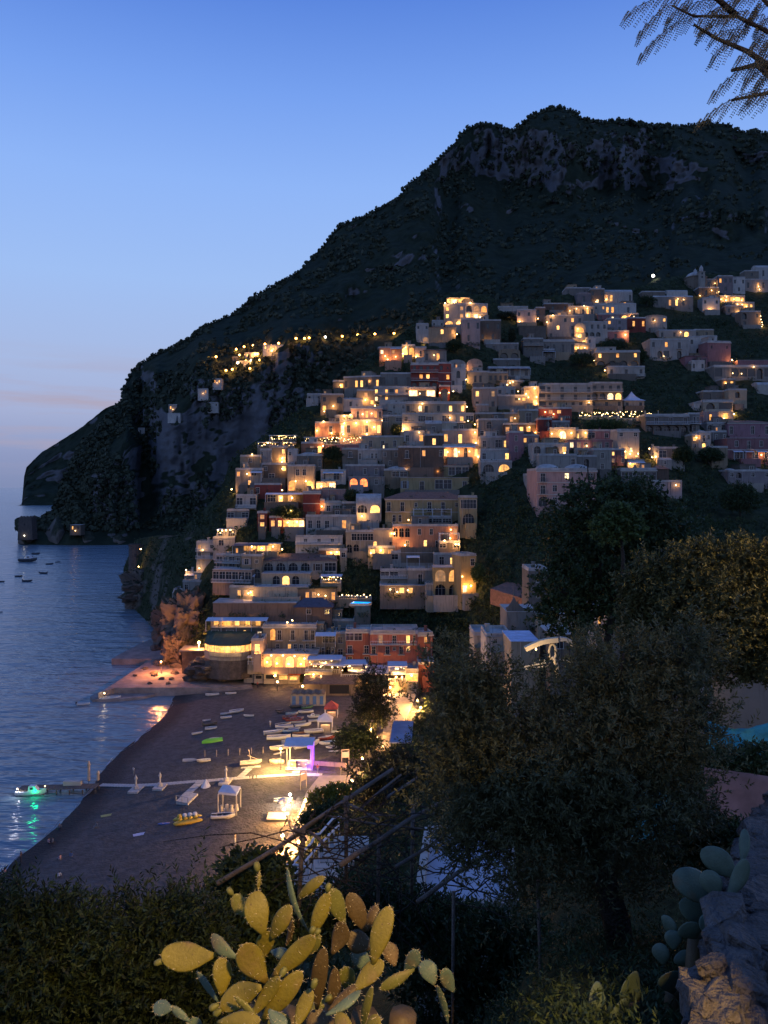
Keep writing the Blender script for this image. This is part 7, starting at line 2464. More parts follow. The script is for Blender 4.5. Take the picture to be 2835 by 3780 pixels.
S12 = lambda x, y: Z(12, x, y)
S11 = lambda x, y: Z(11, x, y)
boards('long pale boardwalk running across the beach to the jetty', [S11(770, 412), S11(1000, 418), S11(1200, 410), S11(1500, 385), S12(200, 522), S12(480, 497), S12(760, 478), S12(1000, 464), S12(1190, 470)], 1.3, n=70)
boards('short side boardwalk leading to the cream boat with mast', [S12(520, 490), S12(600, 415)], 1.2)
boards('short side boardwalk leading to the low white deck', [S12(205, 520), S12(60, 650)], 1.4)
boards('short boardwalk leading to the purple lit bar', [S12(975, 462), S12(985, 420)], 1.4)
boards('white plank laid beside the cream boat with mast', [S12(530, 412), S12(690, 398)], 0.9, 'plank_walk')


def deck(label, pts, h=0.35, extra=None):
    w = [G(*q) for q in pts]
    c = w[0]
    t = thing('beach_deck', label, 'deck', c)
    zt = max(p.z for p in w) - c.z + h
    m = MB()
    m.prism([(p.x - c.x, p.y - c.y) for p in w], -0.3, zt)
    m.build('platform', M_DECK, t)
    if extra:
        extra(t, [p - c for p in w], zt)
    return t


def with_frame(t, w, zt):
    a, b = w[0], w[1]
    for f in (0.0, 0.5, 1.0):
        q = a.lerp(b, f)
        MB().box(q.x - 0.05, q.x + 0.05, q.y + 0.05, q.y + 0.15, zt, zt + 0.9).build('post', M_TRIM, t)
    MB().add and None
    m = MB()
    m.tube([(a.x, a.y + 0.1, zt + 0.9), (b.x, b.y + 0.1, zt + 0.9)], 0.05, 5)
    m.build('rail', M_TRIM, t)


def statue(t, w, zt):
    c = sum(w, Vector()) / len(w)
    MB().lathe([(0.5, 0), (0.42, 0.5), (0.2, 0.6), (0.16, 1.5), (0.3, 1.9), (0.08, 2.4), (0.02, 2.6)], 8, (c.x, c.y, zt)).build('folded_parasol', M_DECK, t)


deck('low white deck with a rail in the middle of the beach', [S12(0, 705), S12(95, 715), S12(180, 632), S12(80, 625)], 0.3, with_frame)
deck('small white deck with a folded parasol on the boardwalk, left one', [S11(975, 480), S11(1050, 478), S11(1105, 425), S11(1030, 425)], 0.2, statue)
deck('small white deck with a folded parasol on the boardwalk, middle one', [S11(1165, 455), S11(1240, 455), S11(1285, 405), S11(1210, 405)], 0.2, statue)
deck('small white deck with a folded parasol on the boardwalk, right one', [S12(345, 552), S12(425, 552), S12(465, 500), S12(395, 500)], 0.2, statue)
cone = MB().lathe([(0.9, 0), (0.5, 0.7), (0.1, 1.3)], 10)
cone.build('canvas_cone', M_AWN, None, loc=G(*S12(243, 562)), label='small white canvas cone beside the boardwalk', cat='tent')
p = ZP(*S12(140, 620), 2.2)

a_, b_, c_, d_ = [G(*S12(x, y)) for x, y in ((330, 800), (505, 800), (545, 752), (375, 745))]
gz = thing('gazebo', 'white gazebo with four posts and draped chairs on a deck', 'gazebo', a_)
m = MB()
m.prism([(q.x - a_.x, q.y - a_.y) for q in (a_, b_, d_ + (b_ - a_) * 0.95, d_)], -0.3, 0.25)
m.build('platform', M_DECK, gz)
h_ = 3.4
cs = [a_ + Vector((0.2, 0.3, 0)), b_ + Vector((-0.3, 0.3, 0)), b_ + Vector((-0.2, 3.4, 0)), a_ + Vector((0.3, 3.4, 0))]
for q in cs:
    q = q - a_
    MB().box(q.x - 0.09, q.x + 0.09, q.y - 0.09, q.y + 0.09, 0.25, h_).build('post', M_TRIM, gz)
m = MB()
tp = sum(cs, Vector()) / 4 - a_
m.add([((q - a_).x, (q - a_).y, h_) for q in cs] + [((q - a_).x, (q - a_).y, h_ + 0.35) for q in cs] + [(tp.x, tp.y, h_ + 1.0)], [(0, 1, 5, 4), (1, 2, 6, 5), (2, 3, 7, 6), (3, 0, 4, 7), (4, 5, 8), (5, 6, 8), (6, 7, 8), (7, 4, 8)])
m.build('canopy', M_AWN, gz)
for k in range(4):
    x, y = tp.x - 1.2 + 0.8 * k, tp.y - 0.4 + 0.3 * (k % 2)
    MB().lathe([(0.36, 0.0), (0.34, 0.5), (0.3, 0.55), (0.28, 1.0), (0.1, 1.1)], 8, (x, y, 0.25)).build('chair', M_TRIM, gz)

# purple lit beach bar
a_ = G(*S12(905, 432))
b_ = G(*S12(1100, 428))
bar = thing('beach_bar', 'beach bar under a grey curved roof with a purple lit side', 'bar', a_)
W = b_.x - a_.x
MB().box(-0.3, W + 0.3, -0.2, 5.0, -0.3, 0.25).build('floor', M_DECK, bar)
for x in (0.0, W):
    for y in (0.1, 4.6):
        MB().box(x - 0.09, x + 0.09, y - 0.09, y + 0.09, 0.25, 4.2).build('post', M_TRIM, bar)
MB().box(0.4, W - 0.9, 1.2, 1.7, 0.25, 1.35).build('counter', M_TAN, bar)
MB().box(0.3, W - 0.8, 1.1, 1.9, 1.353, 1.42).build('counter_top', M_TRIM, bar)
for k in range(3):
    MB().lathe([(0.18, 0), (0.04, 0.05), (0.04, 0.7), (0.2, 0.74), (0.2, 0.8)], 8, (0.9 + k * 1.3, 0.5, 0.25)).build('stool', M_TRIM, bar)
m = MB()
n_ = 8
A, B2 = [], []
for k in range(n_ + 1):
    t = k / n_
    A.append((-0.5, -0.5 + 5.6 * t, 4.2 + 0.9 * math.sin(math.pi * (0.15 + 0.75 * t))))
    B2.append((W + 0.5, A[-1][1], A[-1][2]))
m.add(A + B2 + [(p_[0], p_[1], p_[2] + 0.12) for p_ in A + B2], [(n_ + 1 + k, n_ + 2 + k, k + 1, k) for k in range(n_)] + [(18 + k, 19 + k, 28 + k, 27 + k) for k in range(n_)] + [(0, 9, 27, 18)])
m.build('roof', M_AWN, bar)
M_PURP = mat('purple_panel', (0.3, 0.15, 0.6), 0.6, 0, emit=(0.22, 0.06, 1.0), es=1.6)
MB().box(W + 0.16, W + 0.24, 0.2, 4.6, 0.26, 4.1).build('light_panel', M_PURP, bar)
MB().box(W - 0.5, W + 0.5, -0.62, -0.52, 4.3, 4.9).build('light_strip', M_PURP, bar)
point_light((W + 0.9, -0.6, 2.0), 700, (0.30, 0.10, 1.0), 0.3, bar)
point_light((W - 0.4, 0.4, 2.4), 350, (0.30, 0.10, 1.0), 0.3, bar)
point_light((W * 0.35, 1.0, 3.2), 500, (1.0, 0.65, 0.3), 0.3, bar)
g = link('lamp', bulb_me, bar, (-1.2, 0.6, 3.9))
MB().tube([(-1.2, 0.6, 0), (-1.2, 0.6, 3.8)], 0.05, 6).build('lamp_post', M_IRON, bar)
point_light((-0.5, -0.7, -0.1), 13000, (1.0, 0.60, 0.18), 0.25, g)
for k in range(4):
    q = G(*S12(790 + 22 * k, 365 + 6 * (k % 2)))
    m = MB()
    m.add(*rock_mesh(random.Random(50 + k), 0.7, 0.5, 0.45, 2, 0.2))
    m.build('canvas_pile', M_TAN, None, smooth=True, loc=q + Vector((0, 0, 0.3)), label=ORD[k] + ' covered pile from the left beside the lit beach bar', cat='pile', group='covered piles by the beach bar')

# small tents by the cabins
for x, y, w, c, lb in ((1325, 720, 190, M_AWN, 'grey canvas tent with a pointed roof among the boats'), (1400, 560, 170, mat('coral_canvas', (0.5, 0.10, 0.07), 0.8, 0.2), 'bright red canvas stall behind the pointed grey tent')):
    p = G(*Z(14, x, y))
    s = p.y / F * .3014
    t = thing('market_tent', lb, 'tent', p)
    W = w * s
    for sx in (-1, 1):
        for y2 in (0.1, 2.4):
            MB().box(sx * W * .45 - .05, sx * W * .45 + .05, y2 - .05, y2 + .05, -0.2, 2.2).build('post', M_WIRON, t)
    m = MB()
    m.add([(-W / 2, -.2, 2.2), (W / 2, -.2, 2.2), (W / 2, 2.7, 2.2), (-W / 2, 2.7, 2.2), (0, 1.2, 3.6), (-W / 2, -.2, 1.9), (W / 2, -.2, 1.9)], [(0, 1, 4), (1, 2, 4), (2, 3, 4), (3, 0, 4), (5, 6, 1, 0)])
    m.build('canopy', c, t)
    MB().box(-W * .3, W * .3, 1.0, 1.6, 0, 0.9).build('table', M_TAN, t)
    point_light((0, 0.8, 1.9), 350, (1, 0.6, 0.28), 0.2, t)

# frame signs and posts on the sand
for k, (x, y, lb) in enumerate(((1040, 580, 'tall slanting wooden frame at the end of the boardwalk'), (1382, 388, 'wooden frame sign near the beach gate'))):
    p = G(*S12(x, y))
    t = thing('wooden_frame', lb, 'frame', p, rad(50 if k == 0 else 10))
    MB().box(-0.75, -0.63, -0.06, 0.06, -0.2, 2.9).build('post', M_TAN, t)
    MB().box(0.63, 0.75, -0.06, 0.06, -0.2, 2.9).build('post', M_TAN, t)
    MB().box(-0.75, 0.75, -0.05, 0.05, 2.903, 3.05).build('beam', M_TAN, t)
    MB().box(-0.62, 0.62, -0.03, 0.03, 1.5, 2.6).build('panel', M_TRIM if k else M_TAN, t)
wall_p = [S12(1120, 385), S12(1290, 395), S12(1390, 405)]
w3 = [G(*q) for q in wall_p]
m = MB()
for a, b in zip(w3, w3[1:]):
    d = (b - a)
    n2 = Vector((-d.y, d.x, 0)).normalized() * 0.2
    m.prism([(a - n2)[:2], (b - n2)[:2], (b + n2)[:2], (a + n2)[:2]], 1.8, 3.4)
m.build('low_wall', paint('peach'), None, label='low pale wall right of the purple bar', cat='wall')
for k in range(6):
    q = G(*S12(235 + k * 95, 320 - k * 6))
    MB().tube([(0, 0, -0.2), (0.02, 0, 1.3)], 0.05, 6).build('fence_post', M_TAN, None, loc=q, label=ORD[k] + ' wooden post from the left of the rope fence on the sand', cat='post', group='rope fence posts on the sand')
mats_ = [((1065, 790), 'pale towel lying alone on the dark sand', 'cloth', (0.5, 0.5, 0.62)), ((815, 645), 'small yellow mat on the sand near the waterline', 'mat', (0.35, 0.33, 0.12))]
for (x, y), lb, ct, c in mats_:
    m = MB()
    for i in range(6):
        for j in range(4):
            pass
    vs_ = [(-0.9 + 1.8 * i / 6, -0.45 + 0.9 * j / 4, 0.05 + 0.05 * mn.noise(Vector((i * 0.9, j * 0.8, 2)))) for j in range(5) for i in range(7)]
    m.add(vs_, [(j * 7 + i, j * 7 + i + 1, (j + 1) * 7 + i + 1, (j + 1) * 7 + i) for j in range(4) for i in range(6)])
    m.build('beach_towel', mat('towel_' + ct, c, 0.9, 0.2), None, loc=G(*S11(x, y)), rz=rad(25), label=lb, cat=ct)
p = G(*S12(820, 850))
pt = thing('pontoon', 'square white pontoon beside the walk with a parasol lamp', 'pontoon', p)
MB().box(-1.7, 1.7, 0, 2.6, -0.1, 0.35).build('float', bmat('dark'), pt)
MB().box(-1.6, 1.6, 0.1, 2.5, 0.353, 0.5).build('deck', bmat('cream'), pt)
p = G(*S12(885, 790))
pp = thing('parasol', 'small white parasol glowing beside the walk', 'parasol', p)
MB().tube([(0, 0, 0), (0, 0, 2.6)], 0.04, 6).build('pole', M_IRON, pp)
MB().lathe([(1.1, 2.2), (0.8, 2.5), (0.3, 2.75), (0.03, 2.85)], 12).build('canopy', M_AWN, pp)

# ---------------------------------------------------------------- jetty and the boat with the green lamp
ja, jb = ZP(*S11(150, 432), 0.9), ZP(*S11(745, 415), 1.2)
jt = thing('jetty', 'dark timber jetty running out from the beach', 'jetty', ja)
d = jb - ja
for k in range(26):
    c = d * ((k + 0.5) / 26)
    MB().box(-d.length / 52 * 0.94, d.length / 52 * 0.94, -1.1, 1.1, -0.12, 0).build('plank', M_WOOD, jt).location = c
    jt.children[-1].rotation_euler = (0, 0, math.atan2(d.y, d.x))
for k in range(7):
    for sd in (-1, 1):
        c = d * (k / 6) + Vector((0, sd * 0.9, 0))
        MB().tube([(c.x, c.y, -3.5), (c.x, c.y, -0.125)], 0.13, 6).build('pile', M_WOOD, jt)
q = ZP(*S11(555, 415), 1.0) - ja
MB().box(q.x - 1.6, q.x + 1.6, q.y - 0.3, q.y + 0.6, 0.02, 0.95).build('bench_box', M_TRIM, jt)
for x, lb in ((680, 'tall pale folded parasol on the jetty'), (750, 'short pale folded parasol at the foot of the jetty')):
    q = ZP(*S11(x, 400), 1.1)
    hh = 4.2 if x < 700 else 2.4
    f = thing('folded_parasol', lb, 'parasol', q)
    MB().tube([(0, 0, -0.1), (0, 0, 0.6)], 0.05, 6).build('pole', M_IRON, f)
    MB().lathe([(0.1, 0.5), (0.28, 0.7), (0.24, hh * 0.7), (0.32, hh * 0.85), (0.08, hh)], 8).build('canvas', M_TAN, f)
p = ZP(*S11(240, 492), -0.1)
mbt = boat('white motor boat with green lamp moored at the jetty', p, 225 * .4822 * p.y / F, 0.03, 'white', 'cream', 'cabin', 'boats moored at the jetty', name='motor_boat')
L_ = 225 * .4822 * p.y / F
gl = MB().lathe([(0.02, -.15), (.14, 0), (.02, .15)], 8, (L_ * 0.2, -0.9, 1.35)).build('lamp', mat('green_lamp', (0, .5, .2), .5, 0, emit=(0.0, 1.0, 0.35), es=12), mbt)
point_light((L_ * 0.2, -1.3, 1.3), 110, (0.0, 1.0, 0.35), 0.15, gl)
gl = link('lamp', bulb_small, mbt, (-L_ * 0.42, -0.6, 1.5))
point_light((0, -0.3, 0), 120, (0.9, 0.9, 1.0), 0.12, gl)
link('lamp', bulb_small, mbt, (L_ * 0.46, 0.0, 1.7))

# ---------------------------------------------------------------- people
def person_mesh(pose):
    """one continuous skinned body, 1.7 m tall"""
    J = {'pel': (0, 0, .93, .13), 'wai': (0, 0, 1.05, .115), 'che': (0, -.01, 1.28, .15), 'nec': (0, 0, 1.46, .06), 'hea': (0, -.02, 1.56, .085), 'top': (0, -.01, 1.68, .07)}
    E_ = [('pel', 'wai'), ('wai', 'che'), ('che', 'nec'), ('nec', 'hea'), ('hea', 'top')]
    st = {'stand': 0.0, 'walk': 0.22, 'sit': 0.0}[pose]
    for s, sg in (('l', -1), ('r', 1)):
        f = sg * st
        J['hip' + s] = (.09 * sg, 0, .88, .095)
        if pose == 'sit':
            J['kne' + s] = (.12 * sg, -.42, .96 + .18, .065)
            J['ank' + s] = (.12 * sg, -.62, .84, .045)
            J['toe' + s] = (.12 * sg, -.78, .83, .035)
        else:
            J['kne' + s] = (.10 * sg, -f * .7 - .02, .48, .065)
            J['ank' + s] = (.10 * sg, -f * 1.3 + (.12 if f < 0 else 0), .08, .042)
            J['toe' + s] = (.11 * sg, -f * 1.3 - .17 + (.12 if f < 0 else 0), .04, .036)
        J['sho' + s] = (.19 * sg, 0, 1.40, .062)
        J['elb' + s] = (.25 * sg, .03 + f * .5, 1.12, .043)
        J['han' + s] = (.26 * sg, -.06 + f * 1.0, .88, .036)
        E_ += [('pel', 'hip' + s), ('hip' + s, 'kne' + s), ('kne' + s, 'ank' + s), ('ank' + s, 'toe' + s), ('che', 'sho' + s), ('sho' + s, 'elb' + s), ('elb' + s, 'han' + s)]
    keys = list(J)
    me = bpy.data.meshes.new('skeleton')
    me.from_pydata([J[k][:3] for k in keys], [(keys.index(a), keys.index(b)) for a, b in E_], [])
    ob = bpy.data.objects.new('skeleton', me)
    COL.objects.link(ob)
    sk = ob.modifiers.new('skin', 'SKIN')
    for i, k in enumerate(keys):
        r = J[k][3]
        me.skin_vertices[0].data[i].radius = (r, r * (0.75 if k in ('che', 'wai', 'pel') else 1.0))
    me.skin_vertices[0].data[0].use_root = True
    su = ob.modifiers.new('sub', 'SUBSURF')
    su.levels = su.render_levels = 1
    dg = bpy.context.evaluated_depsgraph_get()
    res = bpy.data.meshes.new_from_object(ob.evaluated_get(dg))
    bpy.data.objects.remove(ob)
    mi = []
    for pl in res.polygons:
        c = pl.center
        if c.z > 1.60 or (c.z > 1.53 and c.y > 0.01 and abs(c.x) < .1):
            mi.append(3)
        elif c.z > 1.46 and abs(c.x) < .12:
            mi.append(0)
        elif abs(c.x) > .2 and c.z < 1.25 and pose != 'sit':
            mi.append(0)
        elif c.z > .98 and (pose != 'sit' or c.y > -.2):
            mi.append(1)
        else:
            mi.append(2)
    return res, mi


M_SKIN = mat('skin', (0.36, 0.22, 0.16), 0.6, 0.1)
CL = {'white': (.55, .55, .55), 'dark': (.04, .04, .05), 'blue': (.10, .15, .28), 'red': (.45, .10, .07), 'beige': (.45, .38, .28), 'grey': (.2, .2, .21), 'pink': (.5, .3, .3)}
BODY = {k: person_mesh(k) for k in ('stand', 'walk', 'sit')}


def person(label, p, pose, shirt, trousers, hair=(.04, .03, .025), rz=0.0):
    src, mi = BODY[pose]
    me = src.copy()
    me.materials.clear()
    for m_ in (M_SKIN, mat('cloth_' + shirt, CL[shirt], .9, .1), mat('cloth_' + trousers, CL[trousers], .9, .1), mat('hair_%d' % int(hair[0] * 100), hair, .8, .1)):
        me.materials.append(m_)
    me.polygons.foreach_set('material_index', mi)
    me.polygons.foreach_set('use_smooth', [True] * len(mi))
    me.name = 'person'
    return link('person', me, None, p - Vector((0, 0, .78 if pose == 'sit' else 0.02)), rz, label, 'person', 'people on the beach and the walk')


PEOPLE = [(12, 482, 1032, 'stand', 'beige', 'white', 'person in a pale dress standing alone on the dark sand'), (12, 948, 738, 'stand', 'pink', 'beige', 'person in light clothes standing near the grey inflatable'),
          (12, 905, 868, 'walk', 'dark', 'dark', 'person in dark clothes beside the parasol lamp'), (12, 928, 872, 'sit', 'beige', 'beige', 'person in beige crouching next to the pontoon'),
          (12, 1155, 450, 'walk', 'red', 'grey', 'person in a red top walking right of the purple bar'), (12, 1345, 470, 'stand', 'beige', 'grey', 'person standing by the low pale wall'),
          (12, 985, 415, 'stand', 'dark', 'dark', 'person in black standing inside the beach bar'), (12, 1085, 665, 'walk', 'pink', 'dark', 'person walking past the double lantern'), (12, 1055, 885, 'walk', 'red', 'dark', 'person in red and black on the near walk'),
          (11, 460, 985, 'sit', 'pink', 'grey', 'person sitting on the sand, left of a pair'), (11, 545, 965, 'sit', 'blue', 'grey', 'person in blue sitting on the sand, right of a pair'), (11, 455, 1118, 'sit', 'white', 'dark', 'person in white sitting lowest on the beach'),
          (11, 160, 1000, 'stand', 'dark', 'dark', 'dark figure standing close to the waterline'), (11, 372, 860, 'sit', 'pink', 'dark', 'person sitting in a small group near the water, left'), (11, 405, 855, 'sit', 'grey', 'dark', 'person sitting in a small group near the water, right'),
          (11, 740, 735, 'sit', 'grey', 'grey', 'person sitting alone in the middle of the dark sand'), (11, 455, 745, 'sit', 'grey', 'dark', 'person sitting just above the wet sand'), (10, 650, 605, 'stand', 'dark', 'dark', 'left one of two dark figures before the lit shop'),
          (10, 675, 603, 'walk', 'dark', 'blue', 'right one of two dark figures before the lit shop'), (14, 500, 195, 'stand', 'red', 'dark', 'person in red on the edge of the quay'), (14, 655, 680, 'stand', 'white', 'beige', 'person in white beside the row of boats'),
          (11, 35, 1130, 'stand', 'pink', 'grey', 'person at the left edge above the hedge'), (11, 1022, 335, 'stand', 'white', 'grey', 'person in a white top by the boardwalk near the sea')]
for k, (z, x, y, pose, a, b, lb) in enumerate(PEOPLE):
    u, v = Z(z, x, y)
    p = ZP(u, v, 3.0) if z == 10 else G(u, v)
    if lb.endswith('walk') or 'lantern' in lb:
        p = ZP(u, v, 2.95)
    person(lb, p, pose, a, b, rz=RNG.uniform(0, 6.28))

# ---------------------------------------------------------------- wooden pergola, pale roof and other things below the viewpoint
pg = thing('pergola', 'weathered wooden pergola of long poles on the near slope', 'pergola', P(1115, 3330, 13.0))
b0 = Vector(pg.location)


def pole(u0, v0, D0, u1, v1, D1, r, name='pole'):
    a, b = P(u0, v0, D0), P(u1, v1, D1)
    m_ = a.lerp(b, 0.5) + Vector((0, 0, RNG.uniform(-0.05, 0.05)))
    r *= 0.68
    MB().tube([a - b0, m_ - b0, b - b0], [r * 1.1, r, r * 0.85], 7).build(name, M_WOOD, pg, smooth=True)


for a in [(800, 3262, 12.0, 1120, 3068, 12.6, .055), (1095, 3075, 12.5, 1450, 2838, 13.8, .055), (1000, 3150, 12.3, 1290, 2945, 13.0, .04), (1255, 3195, 11.5, 1400, 3105, 12.2, .06), (1380, 3115, 12.0, 1630, 2960, 13.2, .05), (1425, 2945, 14, 1540, 2870, 15, .04),
          (1330, 2985, 14, 1480, 2860, 15, .035), (1460, 3200, 12, 1700, 3040, 13, .04), (1640, 3130, 11.5, 1760, 3060, 12, .05), (1540, 3330, 10.5, 1850, 3120, 11.5, .045), (1085, 3060, 12.4, 1130, 3100, 12.6, .04), (1270, 2960, 13.0, 1400, 3030, 12.4, .03),
          (1200, 3010, 12.8, 1560, 3060, 12.6, .025), (1140, 3070, 12.6, 1215, 3140, 12.4, .04), (1290, 3030, 12.8, 1460, 3010, 13.4, .02)]:
    pole(*a)
for a in [(1118, 3058, 12.55, 1100, 3420, 12.7, .06), (1278, 2940, 13.05, 1278, 3260, 13.0, .055), (1525, 2970, 13.4, 1520, 3300, 13.2, .05), (1400, 3080, 12.6, 1395, 3380, 12.4, .05), (1675, 3290, 9.5, 1670, 3790, 9.2, .03), (1985, 3250, 9.0, 2000, 3790, 8.8, .03)]:
    pole(*a, name='post')
rs = np.random.RandomState(9)
vm = MB()
for k in range(130):                               # bare vine stems tangled over the poles
    u, v = rs.uniform(1130, 1800), rs.uniform(2960, 3330)
    D = 12 + (u - 1130) / 650
    pts = []
    du, dv = rs.normal() * 30, rs.normal() * 18
    for j in range(6):
        pts.append(P(u, v, D + rs.normal() * 0.05) - b0)
        du += rs.normal() * 18
        dv += rs.normal() * 14
        u += du
        v += dv
    vm.tube(pts, [.012, .011, .01, .009, .007, .004], 4)
vo = vm.build('vine', M_BARK, pg)
vo['kind'] = 'stuff'

fr_ = P(1850, 3330, 19)
ps = thing('flat_roof_house', 'house with a large pale flat roof seen through the pergola', 'house', fr_)
m = MB()
q = [P(1540, 3325, 18.5), P(1900, 3325, 18.5), P(1880, 3175, 22.5), P(1580, 3190, 22.5)]
zt = -0.0
m.prism([(a.x - fr_.x, a.y - fr_.y) for a in q], -4.0, -0.2)
m.build('wall', paint('white'), ps)
m = MB()
m.prism([((a.x - fr_.x) * 1.03, (a.y - fr_.y - 3) * 1.03 + 3) for a in q], -0.195, 0.0)
m.build('roof', mat('white_roof', (0.40, 0.42, 0.46), 0.85, 0.2, 0.7, stain=0.4), ps)
for a, b in zip(q, q[1:] + q[:1]):
    a2, b2 = a - fr_, b - fr_
    dd = (b2 - a2)
    dd.z = 0
    nn_ = Vector((-dd.y, dd.x, 0)).normalized() * 0.1
    mm = MB()
    mm.prism([(a2 - nn_)[:2], (b2 - nn_)[:2], (b2 + nn_)[:2], (a2 + nn_)[:2]], 0.003, 0.3)
    mm.build('parapet', paint('white'), ps)

# white stair railing beyond the pergola
p0 = P(1050, 3230, 26)
rl = thing('stair_railing', 'white metal stair railing winding below the pergola', 'railing', p0)
for pts in ([(1000, 3300), (1080, 3190), (1150, 3110), (1165, 3080), (1180, 3078), (1230, 3020), (1260, 3015)], [(1010, 3330), (1095, 3215), (1170, 3130), (1250, 3045)], [(1040, 3195), (1090, 3192), (1130, 3200)]):
    MB().tube([P(u, v, 26 + (3300 - v) / 60) - p0 for u, v in pts], 0.045, 6).build('rail', M_WIRON, rl)
for k in range(14):
    f = k / 13
    u, v = 1005 + 245 * f, 3310 - 275 * f
    MB().tube([P(u, v, 26 + f * 4.4) - p0, P(u + 4, v + 95 - 30 * f, 26 + f * 4.4) - p0], 0.03, 5).build('baluster', M_WIRON, rl)
m = MB()
for k in range(12):
    f = k / 12
    a = P(1040 + 230 * f, 3330 - 250 * f, 27 + f * 4.5) - p0
    m2 = MB().box(a.x - 0.2, a.x + 1.2, a.y, a.y + 0.8, a.z - 0.35, a.z - 0.2)
    m2.build('step', paint('white'), rl)

# right side: blue grey wall, teal tarpaulins, pink board
house(0, 2630, 2880, 2470, 2680, 'grey', '....', 'n', 'plain blue grey wall house behind the russet tree', D=36, dep=5, base=6, chim=False)


def sheet_cloth(label, quad, nu, nv, amp, material, seed, name, cat):
    a, b, c, d = quad
    o = a
    m = MB()
    vs_ = []
    for j in range(nv + 1):
        for i in range(nu + 1):
            s, t = i / nu, j / nv
            p = a.lerp(b, s).lerp(d.lerp(c, s), t)
            sag = -0.12 * (b - a).length * math.sin(math.pi * s) * (1 - t) * (amp > 0.05)
            p = p + Vector((0, amp * fbm(Vector((s * 4, t * 5, seed)), 2) * (b - a).length, sag))
            vs_.append(p - o)
    m.add(vs_, [(j * (nu + 1) + i, j * (nu + 1) + i + 1, (j + 1) * (nu + 1) + i + 1, (j + 1) * (nu + 1) + i) for j in range(nv) for i in range(nu)])
    ob = m.build(name, material, None, smooth=True, loc=o, label=label, cat=cat)
    sm = ob.modifiers.new('thickness', 'SOLIDIFY')
    sm.thickness = 0.012
    return ob


M_TEAL = mat('teal_tarp', (0.03, 0.24, 0.28), 0.6, 0.25, 2.0, bump=0.3, bscale=6)
sheet_cloth('sagging teal tarpaulin under the blue grey wall', [P(2600, 2655, 33), P(2850, 2665, 33), P(2850, 2790, 32), P(2600, 2770, 32)], 14, 10, 0.08, M_TEAL, 3, 'tarpaulin', 'tarpaulin')
sheet_cloth('torn teal netting hanging behind the olive trunk', [P(2330, 2900, 16), P(2540, 2880, 16), P(2540, 3090, 15.6), P(2330, 3110, 15.6)], 12, 10, 0.06, M_TEAL, 7, 'netting', 'netting')
M_PINK = mat('pink_board', (0.25, 0.155, 0.14), 0.8, 0.55, 0.9, stain=0.8)
sheet_cloth('dirty pink cloth screen at the right edge above the wall', [P(2600, 2832, 12.5), P(2860, 2868, 12.5), P(2860, 3058, 12.3), P(2592, 3012, 12.3)], 10, 8, 0.02, M_PINK, 11, 'cloth_screen', 'screen')

# curved cream sculpture pieces on the roof terrace among the trees
def ribbon(root, name, pts, w, material, D):
    o = Vector(root.location)
    q = [P(*Z(16, x, y), D) - o for x, y in pts]
    m = MB()
    n = len(q)
    vs_ = []
    for i, p in enumerate(q):
        t = (q[min(i + 1, n - 1)] - q[max(i - 1, 0)]).normalized()
        s = Vector((t.z, 0, -t.x)) * (w if isinstance(w, (int, float)) else w[i])
        for dy in (-0.25, 0.25):
            vs_ += [p - s + Vector((0, dy, 0)), p + s + Vector((0, dy, 0))]
    fs_ = []
    for i in range(n - 1):
        a, b = 4 * i, 4 * i + 4
        fs_ += [(a, a + 1, b + 1, b), (a + 2, b + 2, b + 3, a + 3), (a, b, b + 2, a + 2), (a + 1, a + 3, b + 3, b + 1)]
    fs_ += [(0, 2, 3, 1), (4 * n - 4, 4 * n - 3, 4 * n - 1, 4 * n - 2)]
    m.add(vs_, fs_)
    return m.build(name, material, root, smooth=False)


D_ = 62
rt = thing('awning_frame', 'curved cream roof ornament with a tall loop among the trees', 'ornament', P(*Z(16, 950, 1850), D_))
M_CRM = mat('cream_paint', (0.62, 0.50, 0.33), 0.6, 0.1, 1.0)
k_ = D_ / F * .3014
ribbon(rt, 'arched_band', [(625, 1645), (720, 1600), (820, 1560), (920, 1540), (1025, 1530)], 28 * k_, M_CRM, D_)
ribbon(rt, 'white_band', [(1055, 1520), (1130, 1530), (1190, 1560), (1215, 1600)], 24 * k_, M_TRIM, D_)
lp = [(960 + 42 * math.sin(2 * math.pi * t), 1680 - 95 * math.cos(2 * math.pi * t)) for t in np.linspace(0.52, 1.48, 18)]
MB().tube([P(*Z(16, x, y), D_) - Vector(rt.location) for x, y in lp], 14 * k_, 8).build('loop', M_CRM, rt, smooth=True)
MB().tube([P(*Z(16, x, y), D_) - Vector(rt.location) for x, y in ((960, 1740), (990, 1790), (1010, 1850), (1020, 1990))], [18 * k_, 24 * k_, 28 * k_, 30 * k_], 8).build('stem', M_CRM, rt, smooth=True)
for pts in ([(610, 1865), (760, 1835), (930, 1805)], [(1050, 1775), (1150, 1790), (1260, 1840)], [(620, 1890), (880, 1855), (900, 1850)]):
    MB().tube([P(*Z(16, x, y), D_) - Vector(rt.location) for x, y in pts], 9 * k_, 6).build('beam', M_TRIM, rt)
for x, y in ((735, 1820), (800, 1805), (860, 1790)):
    MB().tube([P(*Z(16, x, y + 20), D_) - Vector(rt.location), P(*Z(16, x + 8, y - 30), D_) - Vector(rt.location)], [6 * k_, 9 * k_], 6).build('peg', M_TRIM, rt)
m = MB().box(-5, 3.5, 0.4, 4, -9, -5.0)
m.build('terrace_block', paint('stone'), rt)
g_ = MB().lathe([(0.02, -.1), (.08, 0), (.02, .1)], 6, (-1.5, -1.2, 1.6)).build('lamp', M_GLOBE, rt)
point_light((-1.5, -2.0, 0.5), 260, (1, 0.7, 0.35), 0.2, rt)
